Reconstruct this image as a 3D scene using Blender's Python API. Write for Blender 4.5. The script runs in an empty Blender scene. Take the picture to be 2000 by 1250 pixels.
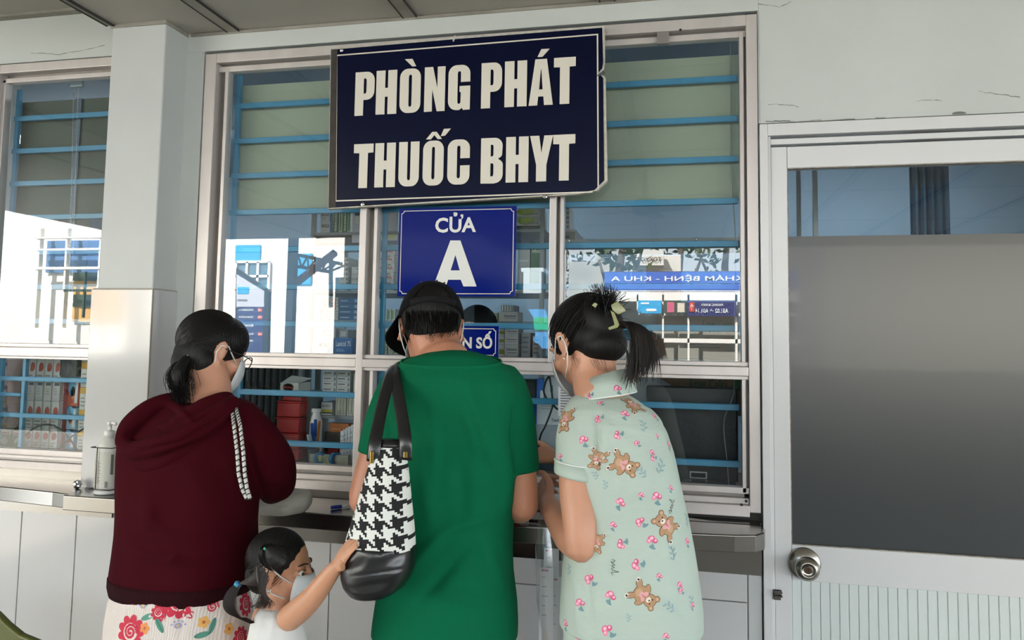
import bpy, bmesh, math, random
import numpy as np
from mathutils import Vector, Matrix, noise
from mathutils.bvhtree import BVHTree
random.seed(7)
SC = bpy.context.scene
COL = SC.collection
PI = math.pi

# ---------------------------------------------------------------- camera
FPX, CYP = 1480.0, 560.0
CAM = Vector((0.0, -2.2, 1.575))
_y, _p, _r = math.radians(12.27), math.radians(4.27), math.radians(0.89)
FW = Vector((-math.sin(_y)*math.cos(_p), math.cos(_y)*math.cos(_p), math.sin(_p)))
_rt = Vector((math.cos(_y), math.sin(_y), 0)); _up = _rt.cross(FW)
RT = _rt*math.cos(_r) + _up*math.sin(_r); UP = -_rt*math.sin(_r) + _up*math.cos(_r)
cam = bpy.data.objects.new('camera', bpy.data.cameras.new('camera'))
COL.objects.link(cam)
cam.matrix_world = Matrix(((RT.x, UP.x, -FW.x, CAM.x), (RT.y, UP.y, -FW.y, CAM.y), (RT.z, UP.z, -FW.z, CAM.z), (0, 0, 0, 1)))
cam.data.sensor_width = 36.0
cam.data.lens = FPX*36.0/2000.0
cam.data.shift_y = (CYP-625.0)/2000.0
cam.data.clip_start = 0.02
SC.camera = cam

# ---------------------------------------------------------------- light
w = bpy.data.worlds.new('world'); SC.world = w; w.use_nodes = True
nt = w.node_tree; nt.nodes.clear()
out = nt.nodes.new('ShaderNodeOutputWorld'); bg = nt.nodes.new('ShaderNodeBackground')
bg.inputs['Color'].default_value = (0.86, 0.94, 1.0, 1); bg.inputs['Strength'].default_value = 6.5
nt.links.new(bg.outputs[0], out.inputs[0])
sun = bpy.data.objects.new('sun', bpy.data.lights.new('sun', 'SUN')); COL.objects.link(sun)
sun.data.energy = 50.0; sun.data.angle = math.radians(0.6); sun.data.color = (1.0, 0.95, 0.86)
sun.rotation_euler = Vector((0.45, -0.75, -0.95)).to_track_quat('-Z', 'Y').to_euler()
SC.view_settings.view_transform = 'Standard'; SC.view_settings.look = 'None'
SC.view_settings.gamma = 1; SC.view_settings.use_curve_mapping = False
SC.view_settings.exposure = 0.42
SC.cycles.use_denoising = True
SC.cycles.max_bounces = 7; SC.cycles.diffuse_bounces = 4; SC.cycles.glossy_bounces = 4
SC.cycles.transparent_max_bounces = 16; SC.cycles.transmission_bounces = 6
SC.cycles.sample_clamp_indirect = 8.0
SC.cycles.caustics_reflective = False; SC.cycles.caustics_refractive = False

# ---------------------------------------------------------------- helpers
def ray(px, py): return RT*((px-1000)/FPX) - UP*((py-CYP)/FPX) + FW
def at(px, py, Y):
    d = ray(px, py); return CAM + d*((Y-CAM.y)/d.y)
def mir(px, py, Y):
    p = at(px, py, Y); return Vector((p.x, -p.y, p.z))

MATS = {}
def srgb(h):
    h = h.lstrip('#'); c = [int(h[i:i+2], 16)/255 for i in (0, 2, 4)]
    return tuple(v/12.92 if v <= .04045 else ((v+.055)/1.055)**2.4 for v in c)
def mat(name, col='#888888', rough=.6, metal=0, spec=.5, bump=0, bscale=60, var=0, vscale=3, stretch=None, coat=0, trans=0, alpha=1, emis=0, sheen=0, sss=0, bkind='noise', col2=None, aniso=0, dist=.002):
    """principled material with optional noise colour variation and bump"""
    if name in MATS: return MATS[name]
    m = bpy.data.materials.new(name); m.use_nodes = True; MATS[name] = m
    t = m.node_tree; b = t.nodes['Principled BSDF']
    c = srgb(col) if isinstance(col, str) else col
    b.inputs['Base Color'].default_value = (*c, 1)
    b.inputs['Roughness'].default_value = rough; b.inputs['Metallic'].default_value = metal
    b.inputs['Specular IOR Level'].default_value = spec
    b.inputs['Coat Weight'].default_value = coat; b.inputs['Transmission Weight'].default_value = trans
    b.inputs['Alpha'].default_value = alpha; b.inputs['Sheen Weight'].default_value = sheen
    b.inputs['Anisotropic'].default_value = aniso
    if sss: b.inputs['Subsurface Weight'].default_value = sss; b.inputs['Subsurface Radius'].default_value = (.012, .005, .003); b.inputs['Subsurface Scale'].default_value = 1
    if emis: b.inputs['Emission Color'].default_value = (*c, 1); b.inputs['Emission Strength'].default_value = emis
    tc = t.nodes.new('ShaderNodeTexCoord'); mp = t.nodes.new('ShaderNodeMapping')
    t.links.new(tc.outputs['Object'], mp.inputs['Vector'])
    if stretch: mp.inputs['Scale'].default_value = stretch
    if var or col2:
        n = t.nodes.new('ShaderNodeTexNoise'); n.inputs['Scale'].default_value = vscale; n.inputs['Detail'].default_value = 6
        t.links.new(mp.outputs[0], n.inputs['Vector'])
        r = t.nodes.new('ShaderNodeValToRGB'); r.color_ramp.elements[0].position = .32; r.color_ramp.elements[1].position = .68
        c2 = srgb(col2) if col2 else tuple(max(0, v*(1-var)) for v in c)
        r.color_ramp.elements[0].color = (*c2, 1); r.color_ramp.elements[1].color = (*c, 1)
        t.links.new(n.outputs['Fac'], r.inputs[0]); t.links.new(r.outputs[0], b.inputs['Base Color'])
    if bump:
        if bkind == 'noise':
            n2 = t.nodes.new('ShaderNodeTexNoise'); n2.inputs['Scale'].default_value = bscale; n2.inputs['Detail'].default_value = 5; o2 = n2.outputs['Fac']
        elif bkind == 'wave':
            n2 = t.nodes.new('ShaderNodeTexWave'); n2.inputs['Scale'].default_value = bscale; n2.inputs['Distortion'].default_value = 3; n2.inputs['Detail'].default_value = 2; o2 = n2.outputs['Fac']
        else:
            n2 = t.nodes.new('ShaderNodeTexVoronoi'); n2.inputs['Scale'].default_value = bscale; o2 = n2.outputs['Distance']
        t.links.new(mp.outputs[0], n2.inputs['Vector'])
        bp = t.nodes.new('ShaderNodeBump'); bp.inputs['Strength'].default_value = bump; bp.inputs['Distance'].default_value = dist
        t.links.new(o2, bp.inputs['Height']); t.links.new(bp.outputs[0], b.inputs['Normal'])
    return m
def glass_mat(name, f0=.05, tint=(1, 1, 1), rough=0.0):
    m = bpy.data.materials.new(name); m.use_nodes = True; t = m.node_tree; t.nodes.clear(); MATS[name] = m
    o = t.nodes.new('ShaderNodeOutputMaterial'); mx = t.nodes.new('ShaderNodeMixShader')
    tr = t.nodes.new('ShaderNodeBsdfTransparent'); gl = t.nodes.new('ShaderNodeBsdfGlossy')
    tr.inputs[0].default_value = (*tint, 1); gl.inputs['Roughness'].default_value = rough
    lw = t.nodes.new('ShaderNodeLayerWeight'); lw.inputs['Blend'].default_value = .5
    pw = t.nodes.new('ShaderNodeMath'); pw.operation = 'POWER'; pw.inputs[1].default_value = 4
    t.links.new(lw.outputs['Facing'], pw.inputs[0])
    ma = t.nodes.new('ShaderNodeMath'); ma.operation = 'MULTIPLY_ADD'; ma.inputs[1].default_value = 1-f0; ma.inputs[2].default_value = f0
    t.links.new(pw.outputs[0], ma.inputs[0]); t.links.new(ma.outputs[0], mx.inputs[0])
    t.links.new(tr.outputs[0], mx.inputs[1]); t.links.new(gl.outputs[0], mx.inputs[2]); t.links.new(mx.outputs[0], o.inputs[0])
    return m

def tag(o, label=None, cat=None, group=None, kind=None):
    if label: o['label'] = label
    if cat: o['category'] = cat
    if group: o['group'] = group
    if kind: o['kind'] = kind
    return o
def empty(name, loc=(0, 0, 0), rz=0, label=None, cat=None, group=None):
    o = bpy.data.objects.new(name, None); COL.objects.link(o); o.location = loc; o.rotation_euler = (0, 0, rz)
    o.empty_display_size = .05
    return tag(o, label, cat, group)

class MB:
    """collects shapes (world or local coordinates), then links them as ONE mesh object"""
    def __init__(s): s.v = []; s.f = []; s.m = []
    def add(s, vs, fs, mi=0):
        n = len(s.v); s.v += [tuple(v) for v in vs]; s.f += [tuple(i+n for i in f) for f in fs]; s.m += [mi]*len(fs); return s
    def box(s, x0, x1, y0, y1, z0, z1, mi=0):
        vs = [(x, y, z) for x in (x0, x1) for y in (y0, y1) for z in (z0, z1)]
        return s.add(vs, [(0, 1, 3, 2), (4, 6, 7, 5), (0, 4, 5, 1), (2, 3, 7, 6), (0, 2, 6, 4), (1, 5, 7, 3)], mi)
    def obox(s, c, ax, ay, az, mi=0):
        """box by centre and three half-axis vectors"""
        c, ax, ay, az = map(Vector, (c, ax, ay, az))
        vs = [c+ax*i+ay*j+az*k for i in (-1, 1) for j in (-1, 1) for k in (-1, 1)]
        return s.add(vs, [(0, 1, 3, 2), (4, 6, 7, 5), (0, 4, 5, 1), (2, 3, 7, 6), (0, 2, 6, 4), (1, 5, 7, 3)], mi)
    def loft(s, rings, mi=0, cap=True, closed=True):
        n = len(rings[0]); vs = [p for r in rings for p in r]; fs = []
        for i in range(len(rings)-1):
            for j in range(n if closed else n-1):
                a = i*n+j; b = i*n+(j+1) % n; fs.append((a, b, b+n, a+n))
        if cap: fs.append(tuple(range(n))[::-1]); fs.append(tuple((len(rings)-1)*n+j for j in range(n)))
        return s.add(vs, fs, mi)
    def tube(s, pts, r, n=8, mi=0, cap=True, up=None):
        pts = [Vector(p) for p in pts]; rs = r if isinstance(r, list) else [r]*len(pts)
        t0 = (pts[1]-pts[0]).normalized(); u = Vector(up) if up else (Vector((0, 0, 1)) if abs(t0.z) < .9 else Vector((1, 0, 0)))
        a = (u-t0*u.dot(t0)).normalized(); rings = []
        for i, p in enumerate(pts):
            t = (pts[min(i+1, len(pts)-1)]-pts[max(i-1, 0)]).normalized()
            a = (a-t*a.dot(t)); a = a.normalized() if a.length > 1e-6 else t.orthogonal().normalized(); b = t.cross(a)
            rr = rs[i]; ra, rb = rr if isinstance(rr, (list, tuple)) else (rr, rr)
            rings.append([p+a*(ra*math.cos(2*PI*k/n))+b*(rb*math.sin(2*PI*k/n)) for k in range(n)])
        return s.loft(rings, mi, cap)
    def lathe(s, c, prof, n=24, mi=0, axis=(0, 0, 1)):
        ax = Vector(axis).normalized(); a = ax.orthogonal().normalized(); b = ax.cross(a); c = Vector(c)
        return s.loft([[c+ax*h+(a*math.cos(2*PI*k/n)+b*math.sin(2*PI*k/n))*max(r, 1e-4) for k in range(n)] for r, h in prof], mi)
    def ball(s, c, r, n=12, mi=0):
        rx, ry, rz = r if isinstance(r, (list, tuple)) else (r, r, r); c = Vector(c)
        return s.loft([[c+Vector((rx*math.sin(t)*math.cos(2*PI*k/n), ry*math.sin(t)*math.sin(2*PI*k/n), rz*math.cos(t))) for k in range(n)] for t in [max(1e-3, min(PI-1e-3, PI*i/(n//2+1))) for i in range(n//2+2)]], mi)
    def prism(s, poly, y0, y1, mi=0, axis='y'):
        """closed outline extruded along one axis"""
        f = {'y': lambda a, b, d: (a, d, b), 'x': lambda a, b, d: (d, a, b), 'z': lambda a, b, d: (a, b, d)}[axis]
        return s.loft([[f(a, b, d) for a, b in poly] for d in (y0, y1)], mi)
    def build(s, name, mats, parent=None, smooth=False, bevel=0, seg=2, solid=0, sub=0):
        me = bpy.data.meshes.new(name); me.from_pydata(s.v, [], s.f)
        if not isinstance(mats, (list, tuple)): mats = [mats]
        for m in mats: me.materials.append(m)
        for p, i in zip(me.polygons, s.m): p.material_index = i
        bm = bmesh.new(); bm.from_mesh(me); bmesh.ops.recalc_face_normals(bm, faces=bm.faces); bm.to_mesh(me); bm.free()
        if smooth: me.shade_smooth()
        o = bpy.data.objects.new(name, me); COL.objects.link(o)
        if parent: o.parent = parent; o.matrix_parent_inverse = Matrix.LocRotScale(parent.location, parent.rotation_euler, parent.scale).inverted()
        if solid: md = o.modifiers.new('solid', 'SOLIDIFY'); md.thickness = solid; md.offset = 0
        if bevel: md = o.modifiers.new('bevel', 'BEVEL'); md.width = bevel; md.segments = seg; md.limit_method = 'ANGLE'; md.angle_limit = .6
        if sub: md = o.modifiers.new('sub', 'SUBSURF'); md.levels = sub; md.render_levels = sub
        return o
def struct(o): o['kind'] = 'structure'; return o

def copy_tree(o, parent=None):
    c = o.copy(); COL.objects.link(c); c.parent = parent
    if parent: c.matrix_parent_inverse = o.matrix_parent_inverse
    for ch in [x for x in bpy.data.objects if x.parent == o]: copy_tree(ch, c)
    return c

def flat(polys, name='shape', depth=0.0):
    """outlines (even-odd filled) -> verts, tris in the xy plane, by way of a 2D curve"""
    cu = bpy.data.curves.new(name, 'CURVE'); cu.dimensions = '2D'; cu.fill_mode = 'BOTH'; cu.extrude = depth
    for pl in polys:
        sp = cu.splines.new('POLY'); sp.points.add(len(pl)-1); sp.use_cyclic_u = True
        for i, (x, y) in enumerate(pl): sp.points[i].co = (x, y, 0, 1)
    o = bpy.data.objects.new(name, cu); COL.objects.link(o)
    me = bpy.data.meshes.new_from_object(o.evaluated_get(bpy.context.evaluated_depsgraph_get()))
    vs = [tuple(v.co) for v in me.vertices]; fs = [tuple(p.vertices) for p in me.polygons]
    bpy.data.objects.remove(o); bpy.data.curves.remove(cu); bpy.data.meshes.remove(me)
    return vs, fs
_tc = {}
def text(s, bold=0.0, depth=0.0, spacing=1.0):
    """built-in font -> verts, faces with cap height about 0.73; x from 0"""
    k = (s, bold, depth, spacing)
    if k in _tc: return _tc[k]
    cu = bpy.data.curves.new('t', 'FONT'); cu.body = s; cu.offset = bold; cu.extrude = depth; cu.space_character = spacing; cu.resolution_u = 3
    o = bpy.data.objects.new('t', cu); COL.objects.link(o)
    me = bpy.data.meshes.new_from_object(o.evaluated_get(bpy.context.evaluated_depsgraph_get()))
    vs = [tuple(v.co) for v in me.vertices]; fs = [tuple(p.vertices) for p in me.polygons]
    bpy.data.objects.remove(o); bpy.data.curves.remove(cu); bpy.data.meshes.remove(me)
    _tc[k] = (vs, fs); return _tc[k]
def put(mb, shape, org, u, v, su, sv=None, mi=0, fit=None, centre=False, lift=0.0):
    """lay a flat shape on a plane: origin org, axes u (right) and v (up); fit=(w,h) stretches its bounds"""
    vs, fs = shape; org, u, v = Vector(org), Vector(u).normalized(), Vector(v).normalized(); n = u.cross(v)
    sv = su if sv is None else sv
    if not vs: return
    x0 = min(p[0] for p in vs); x1 = max(p[0] for p in vs); y0 = min(p[1] for p in vs); y1 = max(p[1] for p in vs)
    if fit: su = fit[0]/max(x1-x0, 1e-6); sv = fit[1]/max(y1-y0, 1e-6)
    cx, cy = ((x0+x1)/2, (y0+y1)/2) if centre else ((x0, y0) if fit else (0, 0))
    mb.add([org+u*((p[0]-cx)*su)+v*((p[1]-cy)*sv)+n*(p[2]+lift) for p in vs], fs, mi)
def rrect(x0, y0, x1, y1, r, n=6):
    pts = []
    for cx, cy, a in ((x1-r, y1-r, 0), (x0+r, y1-r, 90), (x0+r, y0+r, 180), (x1-r, y0+r, 270)):
        for i in range(n+1): t = math.radians(a+90*i/n); pts.append((cx+r*math.cos(t), cy+r*math.sin(t)))
    return pts

# ---------------------------------------------------------------- materials shared by many things
M_wall = mat('painted plaster', '#c8ccc8', .55, bump=.35, bscale=9, var=.10, vscale=2.2, dist=.01)
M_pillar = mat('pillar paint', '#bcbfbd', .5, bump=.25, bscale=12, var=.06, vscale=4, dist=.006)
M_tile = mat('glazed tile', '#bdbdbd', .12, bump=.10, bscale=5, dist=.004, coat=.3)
M_grout = mat('grout', '#8f8980', .9)
M_alu = mat('aluminium frame', '#cfc8c4', .38, .35, var=.14, vscale=14, bump=.06, bscale=40, stretch=(1, 1, .25))
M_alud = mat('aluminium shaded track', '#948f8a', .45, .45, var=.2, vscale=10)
M_blue = mat('blue grille paint', '#3f8db4', .38, bump=.08, bscale=30, var=.12, vscale=12)
M_steel = mat('stainless steel', '#7f7c77', .22, 1.0, bump=.12, bscale=7, stretch=(.3, 1, 1), dist=.006, var=.1)
M_glass = glass_mat('window glass', .085, (.90, .95, .96))
M_white = mat('white paint', '#dcdcd9', .35)
M_black = mat('black plastic', '#0c0d0e', .4)
M_chrome = mat('chrome', '#c9c9c6', .12, 1.0)
M_ink = mat('black ink', '#17181b', .7)
# ================================================================ SHELL
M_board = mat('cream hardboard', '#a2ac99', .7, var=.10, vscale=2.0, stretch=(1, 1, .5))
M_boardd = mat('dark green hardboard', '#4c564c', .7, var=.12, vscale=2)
M_ceil = mat('ceiling board', '#b3aea4', .8, bump=.5, bscale=160, bkind='wave', dist=.0015, var=.06, vscale=1.5)
M_strip = mat('ceiling strip', '#9b968c', .7, var=.35, vscale=9)
M_dark = mat('dirt line', '#2c2a27', .9)
M_floor = mat('terrazzo floor', '#8b8780', .3, var=.15, vscale=40, bump=.05)
M_room = mat('room paint', '#7d97aa', .7)
M_ground = mat('sunlit concrete', '#6c6862', .8, var=.15, vscale=.8)
ZC = 2.60; ZT = 1.105; WX0, WX1, WZ0, WZ1 = -1.534, .225, 1.125, 2.523

# floor and ground
struct(MB().box(-6, 9, -5.6, 3.2, -.1, 0).build('floor', M_floor))
struct(MB().box(-40, 30, -45, -5.6, -.15, -.03).build('ground', M_ground))
# ceiling: boards with cover strips running towards the yard
c = MB(); c.box(-1.80, 9, -5.5, .12, ZC, ZC+.05)
for i in range(-1, 16):
    x = -.82+.62*i; c.box(x-.0215, x+.0215, -5.5, 0, ZC-.006, ZC, 1); c.box(x-.024, x-.0205, -5.5, 0, ZC-.0075, ZC, 2); c.box(x+.0205, x+.0225, -5.5, 0, ZC-.0075, ZC, 2)
for y in (-.55, -1.77, -2.99, -4.21, -5.3): c.box(-1.80, 9, y-.02, y+.02, ZC-.004, ZC, 1)
c.box(-1.80, 9, -5.5, -5.44, ZC-.05, ZC, 1)
struct(c.build('ceiling', [M_ceil, M_strip, M_dark]))
c = MB(); c.box(-6, -1.81, -5.5, .12, 2.715, 2.76); c.box(-1.83, -1.795, -5.5, -.115, ZC-.004, 2.72, 1); c.box(-1.809, -1.800, -5.5, -.115, ZC-.008, ZC-.004, 2); c.box(-1.834, -1.830, -5.5, -.115, ZC-.006, ZC+.03, 2)
for x in (-2.5, -3.2, -3.9): c.box(x-.02, x+.02, -5.5, 0, 2.709, 2.715, 1)
c.box(-6, -2.04, -.03, .0, 2.705, 2.715, 1)
struct(c.build('ceiling_side', [M_ceil, M_strip, M_dark]))
# front wall around the windows and the door
w = MB()
w.box(-1.64, WX1+.005, 0, .12, WZ1+.012, ZC+.12); w.box(-1.64, WX0-.012, 0, .12, 1.0, WZ1+.012)
w.box(WX1+.005, 3.4, 0, .12, 2.205, ZC+.12); w.box(WX1+.002, WX1+.005, 0, .12, 2.205, WZ1+.012); w.box(1.142, 3.4, 0, .12, 0, 2.205)
w.box(-6, -1.64, 0, .12, 2.545, 2.8); w.box(-6, -2.40, 0, .12, 1.09, 2.545)
w.box(-6, WX1+.002, .012, .12, 0, 1.09)
w.box(-1.60, WX1, -.004, -.0005, ZC-.012, ZC-.001, 1)
struct(w.build('wall_front', [M_wall, M_strip], bevel=.003))
# pillar
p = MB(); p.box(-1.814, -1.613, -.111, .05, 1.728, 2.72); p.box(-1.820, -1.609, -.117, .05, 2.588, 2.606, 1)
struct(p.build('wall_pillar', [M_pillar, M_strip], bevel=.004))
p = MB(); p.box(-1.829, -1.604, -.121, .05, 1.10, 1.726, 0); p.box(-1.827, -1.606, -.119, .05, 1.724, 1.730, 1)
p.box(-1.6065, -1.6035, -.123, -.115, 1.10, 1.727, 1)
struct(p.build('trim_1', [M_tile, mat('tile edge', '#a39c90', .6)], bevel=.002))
# tiled wall under the counter
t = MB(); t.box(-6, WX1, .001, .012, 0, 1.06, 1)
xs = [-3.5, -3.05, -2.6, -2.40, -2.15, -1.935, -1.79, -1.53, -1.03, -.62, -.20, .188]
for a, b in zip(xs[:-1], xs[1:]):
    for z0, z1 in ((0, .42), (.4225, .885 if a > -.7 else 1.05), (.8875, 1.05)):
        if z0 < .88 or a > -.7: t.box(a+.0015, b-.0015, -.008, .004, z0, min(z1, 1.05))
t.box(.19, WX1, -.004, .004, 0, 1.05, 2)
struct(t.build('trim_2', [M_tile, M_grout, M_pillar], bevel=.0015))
# added unseen screen wall cutting light from the left; side wall, inner room
struct(MB().box(-4.6, -4.5, -1.8, .0, 0, 2.72).build('wall_added_screen', M_wall))
s = MB(); s.box(3.4, 3.5, -.6, .12, 0, 2.8)
struct(s.build('wall_right', M_wall))
r = MB(); r.box(-6, 3.4, 2.4, 2.5, 0, 2.7); r.box(-6.1, -6, .12, 2.4, 0, 2.7); r.box(3.4, 3.5, .12, 2.4, 0, 2.7); r.box(-.0, .04, .5, 2.4, 0, 0.01)
struct(r.build('wall_back', M_room))
struct(MB().box(-6, 3.5, .12, 2.5, 2.68, 2.74).build('ceiling_room', M_room))

# ---------------- windows
def frame(mb, x0, x1, z0, z1, w, y0, y1, mi=0, sides='LRTB'):
    if 'L' in sides: mb.box(x0, x0+w, y0, y1, z0, z1, mi)
    if 'R' in sides: mb.box(x1-w, x1, y0, y1, z0, z1, mi)
    if 'T' in sides: mb.box(x0+w, x1-w, y0, y1, z1-w, z1, mi)
    if 'B' in sides: mb.box(x0+w, x1-w, y0, y1, z0, z0+w, mi)
win = struct(empty('window_1', (-.65, 0, 1.1)))
f = MB()
f.box(WX0-.004, WX0+.037, -.006, .045, WZ0, WZ1); f.box(WX1-.03, WX1, -.006, .045, WZ0, WZ1)
f.box(WX0+.037, WX1-.03, -.006, .045, WZ1-.032, WZ1)
f.box(WX0+.037, WX1-.03, -.010, .045, WZ0-.012, WZ0+.019); f.box(WX0+.037, WX1-.03, .004, .045, WZ0+.019, WZ0+.036)
f.box(-.968, -.946, -.006, .045, WZ0+.019, WZ1-.032); f.box(-.367, -.347, -.006, .045, 1.520, WZ1-.032)
f.box(WX0+.037, -.968, -.006, .045, 1.494, 1.521); f.box(-.946, WX1-.03, -.006, .045, 1.494, 1.520)
f.build('window_frame', M_alu, win, bevel=.002)
f = MB()   # set back sashes and tracks
for a, b in ((WX0+.037, -.968), (-.946, -.367), (-.347, WX1-.03)):
    f.box(a, b, .004, .04, 1.521, 1.533)
    f.box(a, b, .012, .04, WZ1-.058, WZ1-.040)
for a, b in ((WX0+.037, -.968), (-.946, WX1-.03)):
    f.box(a, b, .006, .04, WZ0+.047, WZ0+.064); f.box(a, b, .002, .04, 1.484, 1.494)
for x in (-.925, -.337+.000, WX1-.0475): f.box(x, x+.011, .006, .04, WZ0+.05 if x != -.337 else 1.53, WZ1-.045)
f.box(WX0+.062, WX0+.074, .010, .04, WZ0+.05, WZ1-.045)
f.build('window_sash', M_alu, win, bevel=.0012)
f = MB(); f.box(WX0+.037, WX1-.03, .028, .045, WZ1-.042, WZ1-.031)
f.box(WX0+.037, WX0+.062, .034, .045, WZ0+.03, WZ1-.03); f.box(-.946, -.925, .034, .045, WZ0+.03, WZ1-.03); f.box(-.347, -.337, .034, .045, 1.49, WZ1-.03)
f.box(WX1-.04, WX1-.03, .030, .045, WZ0+.03, WZ1-.03); f.box(WX0+.037, WX1-.03, .03, .045, WZ0+.036, WZ0+.048)
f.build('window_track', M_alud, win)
g = MB()
for a, b, z0, z1 in ((WX0+.07, -.966, 1.53, WZ1-.05), (-.93, -.366, 1.53, WZ1-.05), (-.333, WX1-.045, 1.53, WZ1-.05), (WX0+.07, -.966, WZ0+.06, 1.487), (-.93, WX1-.04, WZ0+.06, 1.487)):
    g.add([(a, .024, z0), (b, .024, z0), (b, .024, z1), (a, .024, z1)], [(0, 1, 2, 3)])
g.build('window_glass', M_glass, win)
sc_ = MB()
for px, py in ((1457, 978), (1448, 985), (700, 935), (1093, 678), (1329, 60)):
    p_ = at(px, py, -.004); sc_.lathe((p_.x, -.009, p_.z), [(.0038, 0), (.0038, .002), (.002, .003)], 10, axis=(0, -1, 0))
sc_.build('screw', M_ink, win)
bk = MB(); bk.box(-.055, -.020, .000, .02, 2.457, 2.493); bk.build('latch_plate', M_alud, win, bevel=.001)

# blue grille behind the glass
gr = MB(); zs = [2.370-.0, 2.2495, 2.130, 2.006, 1.881, 1.757, 1.636]
for z in zs: gr.box(WX0+.07, WX1-.05, .055, .070, z-.018, z)
for z in (1.412, 1.253): gr.box(-1.40, WX1-.05, .055, .070, z-.018, z)
for x, z0, z1 in ((WX0+.0755, 1.50, 2.47), (-1.41, 1.16, 1.50), (-.918, 1.16, 2.47)): gr.box(x, x+.015, .056, .071, z0, z1)
og = gr.build('window_grille', M_blue, win, bevel=.002)
b = MB(); b.box(WX0+.08, -.945, .085, .092, 2.003, 2.441); b.box(-.93, -.36, .085, .092, 2.003, 2.441); b.box(-.345, WX1-.045, .085, .092, 2.003, 2.441)
b.build('window_board', M_board, win)
bb = MB()
for px, py in ((1111, 470), (1360, 467)):
    p_ = at(px, py, .05); bb.lathe((p_.x, .055, p_.z), [(.0042, 0), (.0042, .002), (.0015, .004)], 12, axis=(0, -1, 0))
bb.build('bolt', M_chrome, win)

# the window beyond the pillar
win2 = struct(empty('window_2', (-2.08, 0, 1.1)))
LX0, LX1 = -2.395, -1.80
f = MB(); frame(f, LX0, LX1, 1.125, 2.540, .032, -.006, .045, sides='LT')
f.box(LX0+.032, LX1, -.006, .045, 1.505, 1.536); f.box(LX0+.032, LX1, -.010, .045, 1.125, 1.152); f.box(LX0+.03, LX1, -.012, .02, 1.160, 1.172)
f.build('window_frame', M_alu, win2, bevel=.002)
f = MB(); f.box(LX0+.03, LX1, .006, .04, 1.536, 1.549); f.box(LX0+.03, LX1, .004, .04, 1.496, 1.505); f.box(LX0+.03, LX1, .006, .04, 1.152, 1.190); f.box(LX0+.03, LX1, .010, .04, 2.478, 2.494)
f.box(LX0+.032, LX0+.045, .010, .04, 1.16, 2.49); f.build('window_sash', M_alu, win2, bevel=.0015)
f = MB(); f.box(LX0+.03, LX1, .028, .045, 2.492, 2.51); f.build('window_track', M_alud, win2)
g = MB()
for z0, z1 in ((1.545, 2.485), (1.185, 1.50)): g.add([(LX0+.04, .024, z0), (LX1, .024, z0), (LX1, .024, z1), (LX0+.04, .024, z1)], [(0, 1, 2, 3)])
g.build('window_glass', M_glass, win2)
gr = MB()
for z in zs: gr.box(LX0+.04, LX1, .055, .070, z-.018, z)
for z in (1.432, 1.305): gr.box(LX0+.04, LX1, .055, .070, z-.016, z)
gr.box(-2.249, -2.235, .056, .071, 1.17, 1.50); gr.box(LX0+.045, LX0+.06, .056, .071, 1.17, 2.47)
gr.box(LX0+.04, -2.25, .055, .070, 1.362, 1.374)
gr.build('window_grille', M_blue, win2, bevel=.002)
b = MB(); b.box(LX0+.045, -2.04, .085, .092, 1.56, 2.43); b.box(-2.04, -1.80, .085, .092, 2.00, 2.43)
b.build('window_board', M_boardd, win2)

# stainless counter under the windows
ct = empty('counter', (-.6, -.12, 1.06), label='polished stainless steel serving counter with folded front edge below the windows', cat='counter')
prof = [(-3.2, .0), (-3.2, -.19), (-2.05, -.196), (-1.83, -.222), (-1.775, -.232), (-1.765, -.252), (-1.55, -.256), (-1.04, -.262), (-.85, -.268), (-.5, -.262), (.0, -.212), (.14, -.196), (.19, -.182), (.212, -.150), (.218, -.11), (.218, .0)]
m_ = MB(); m_.prism(prof, ZT-.004, ZT, axis='z'); o = m_.build('counter_top', M_steel, ct)
# folded rim following the front
rim = MB(); path = prof[1:-1]
def offs(path, d):
    res = []
    for i, (x, y) in enumerate(path):
        a = Vector(path[max(i-1, 0)]); b_ = Vector(path[min(i+1, len(path)-1)]); t_ = (b_-a).normalized(); n_ = Vector((t_.y, -t_.x)); res.append((x+n_.x*d, y+n_.y*d))
    return res
cross = [(-.004, .0), (0.0, .0035), (.003, .0035), (.0055, .001), (.0055, -.038), (.003, -.040), (.0, -.038)]
rings = []
for i in range(len(path)):
    rings.append([(*offs(path, d)[i], ZT+h) for d, h in cross])
rim.loft(rings); rim.build('counter_rim', M_steel, ct, smooth=False, bevel=.001)
m_ = MB(); m_.box(-3.2, -1.796, -.016, -.008, .988, 1.10); m_.box(-1.60, WX1-.001, -.016, -.008, .962, 1.10); m_.build('counter_apron', M_steel, ct)
m_ = MB()   # splash under the sill, its corner curling away from the frame
pts = [(-1.60, 0), (-.6, 0), (-.2, -.003), (.0, -.010), (.12, -.020), (.222, -.040)]
m_.loft([[(x, -.012, 1.118+dz), (x, -.016, 1.118+dz), (x, -.060, ZT+.001), (x, -.056, ZT+.0)] for x, dz in pts]); m_.box(-3.2, -1.83, -.02, -.008, ZT, 1.128)
m_.build('splash_strip', M_steel, ct)
m_ = MB(); m_.box(-3.2, -1.84, .0, .02, 1.098, 1.125); m_.box(-1.535, WX1, .0, .02, 1.09, 1.125); struct(m_.build('trim_3', M_dark))

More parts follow.
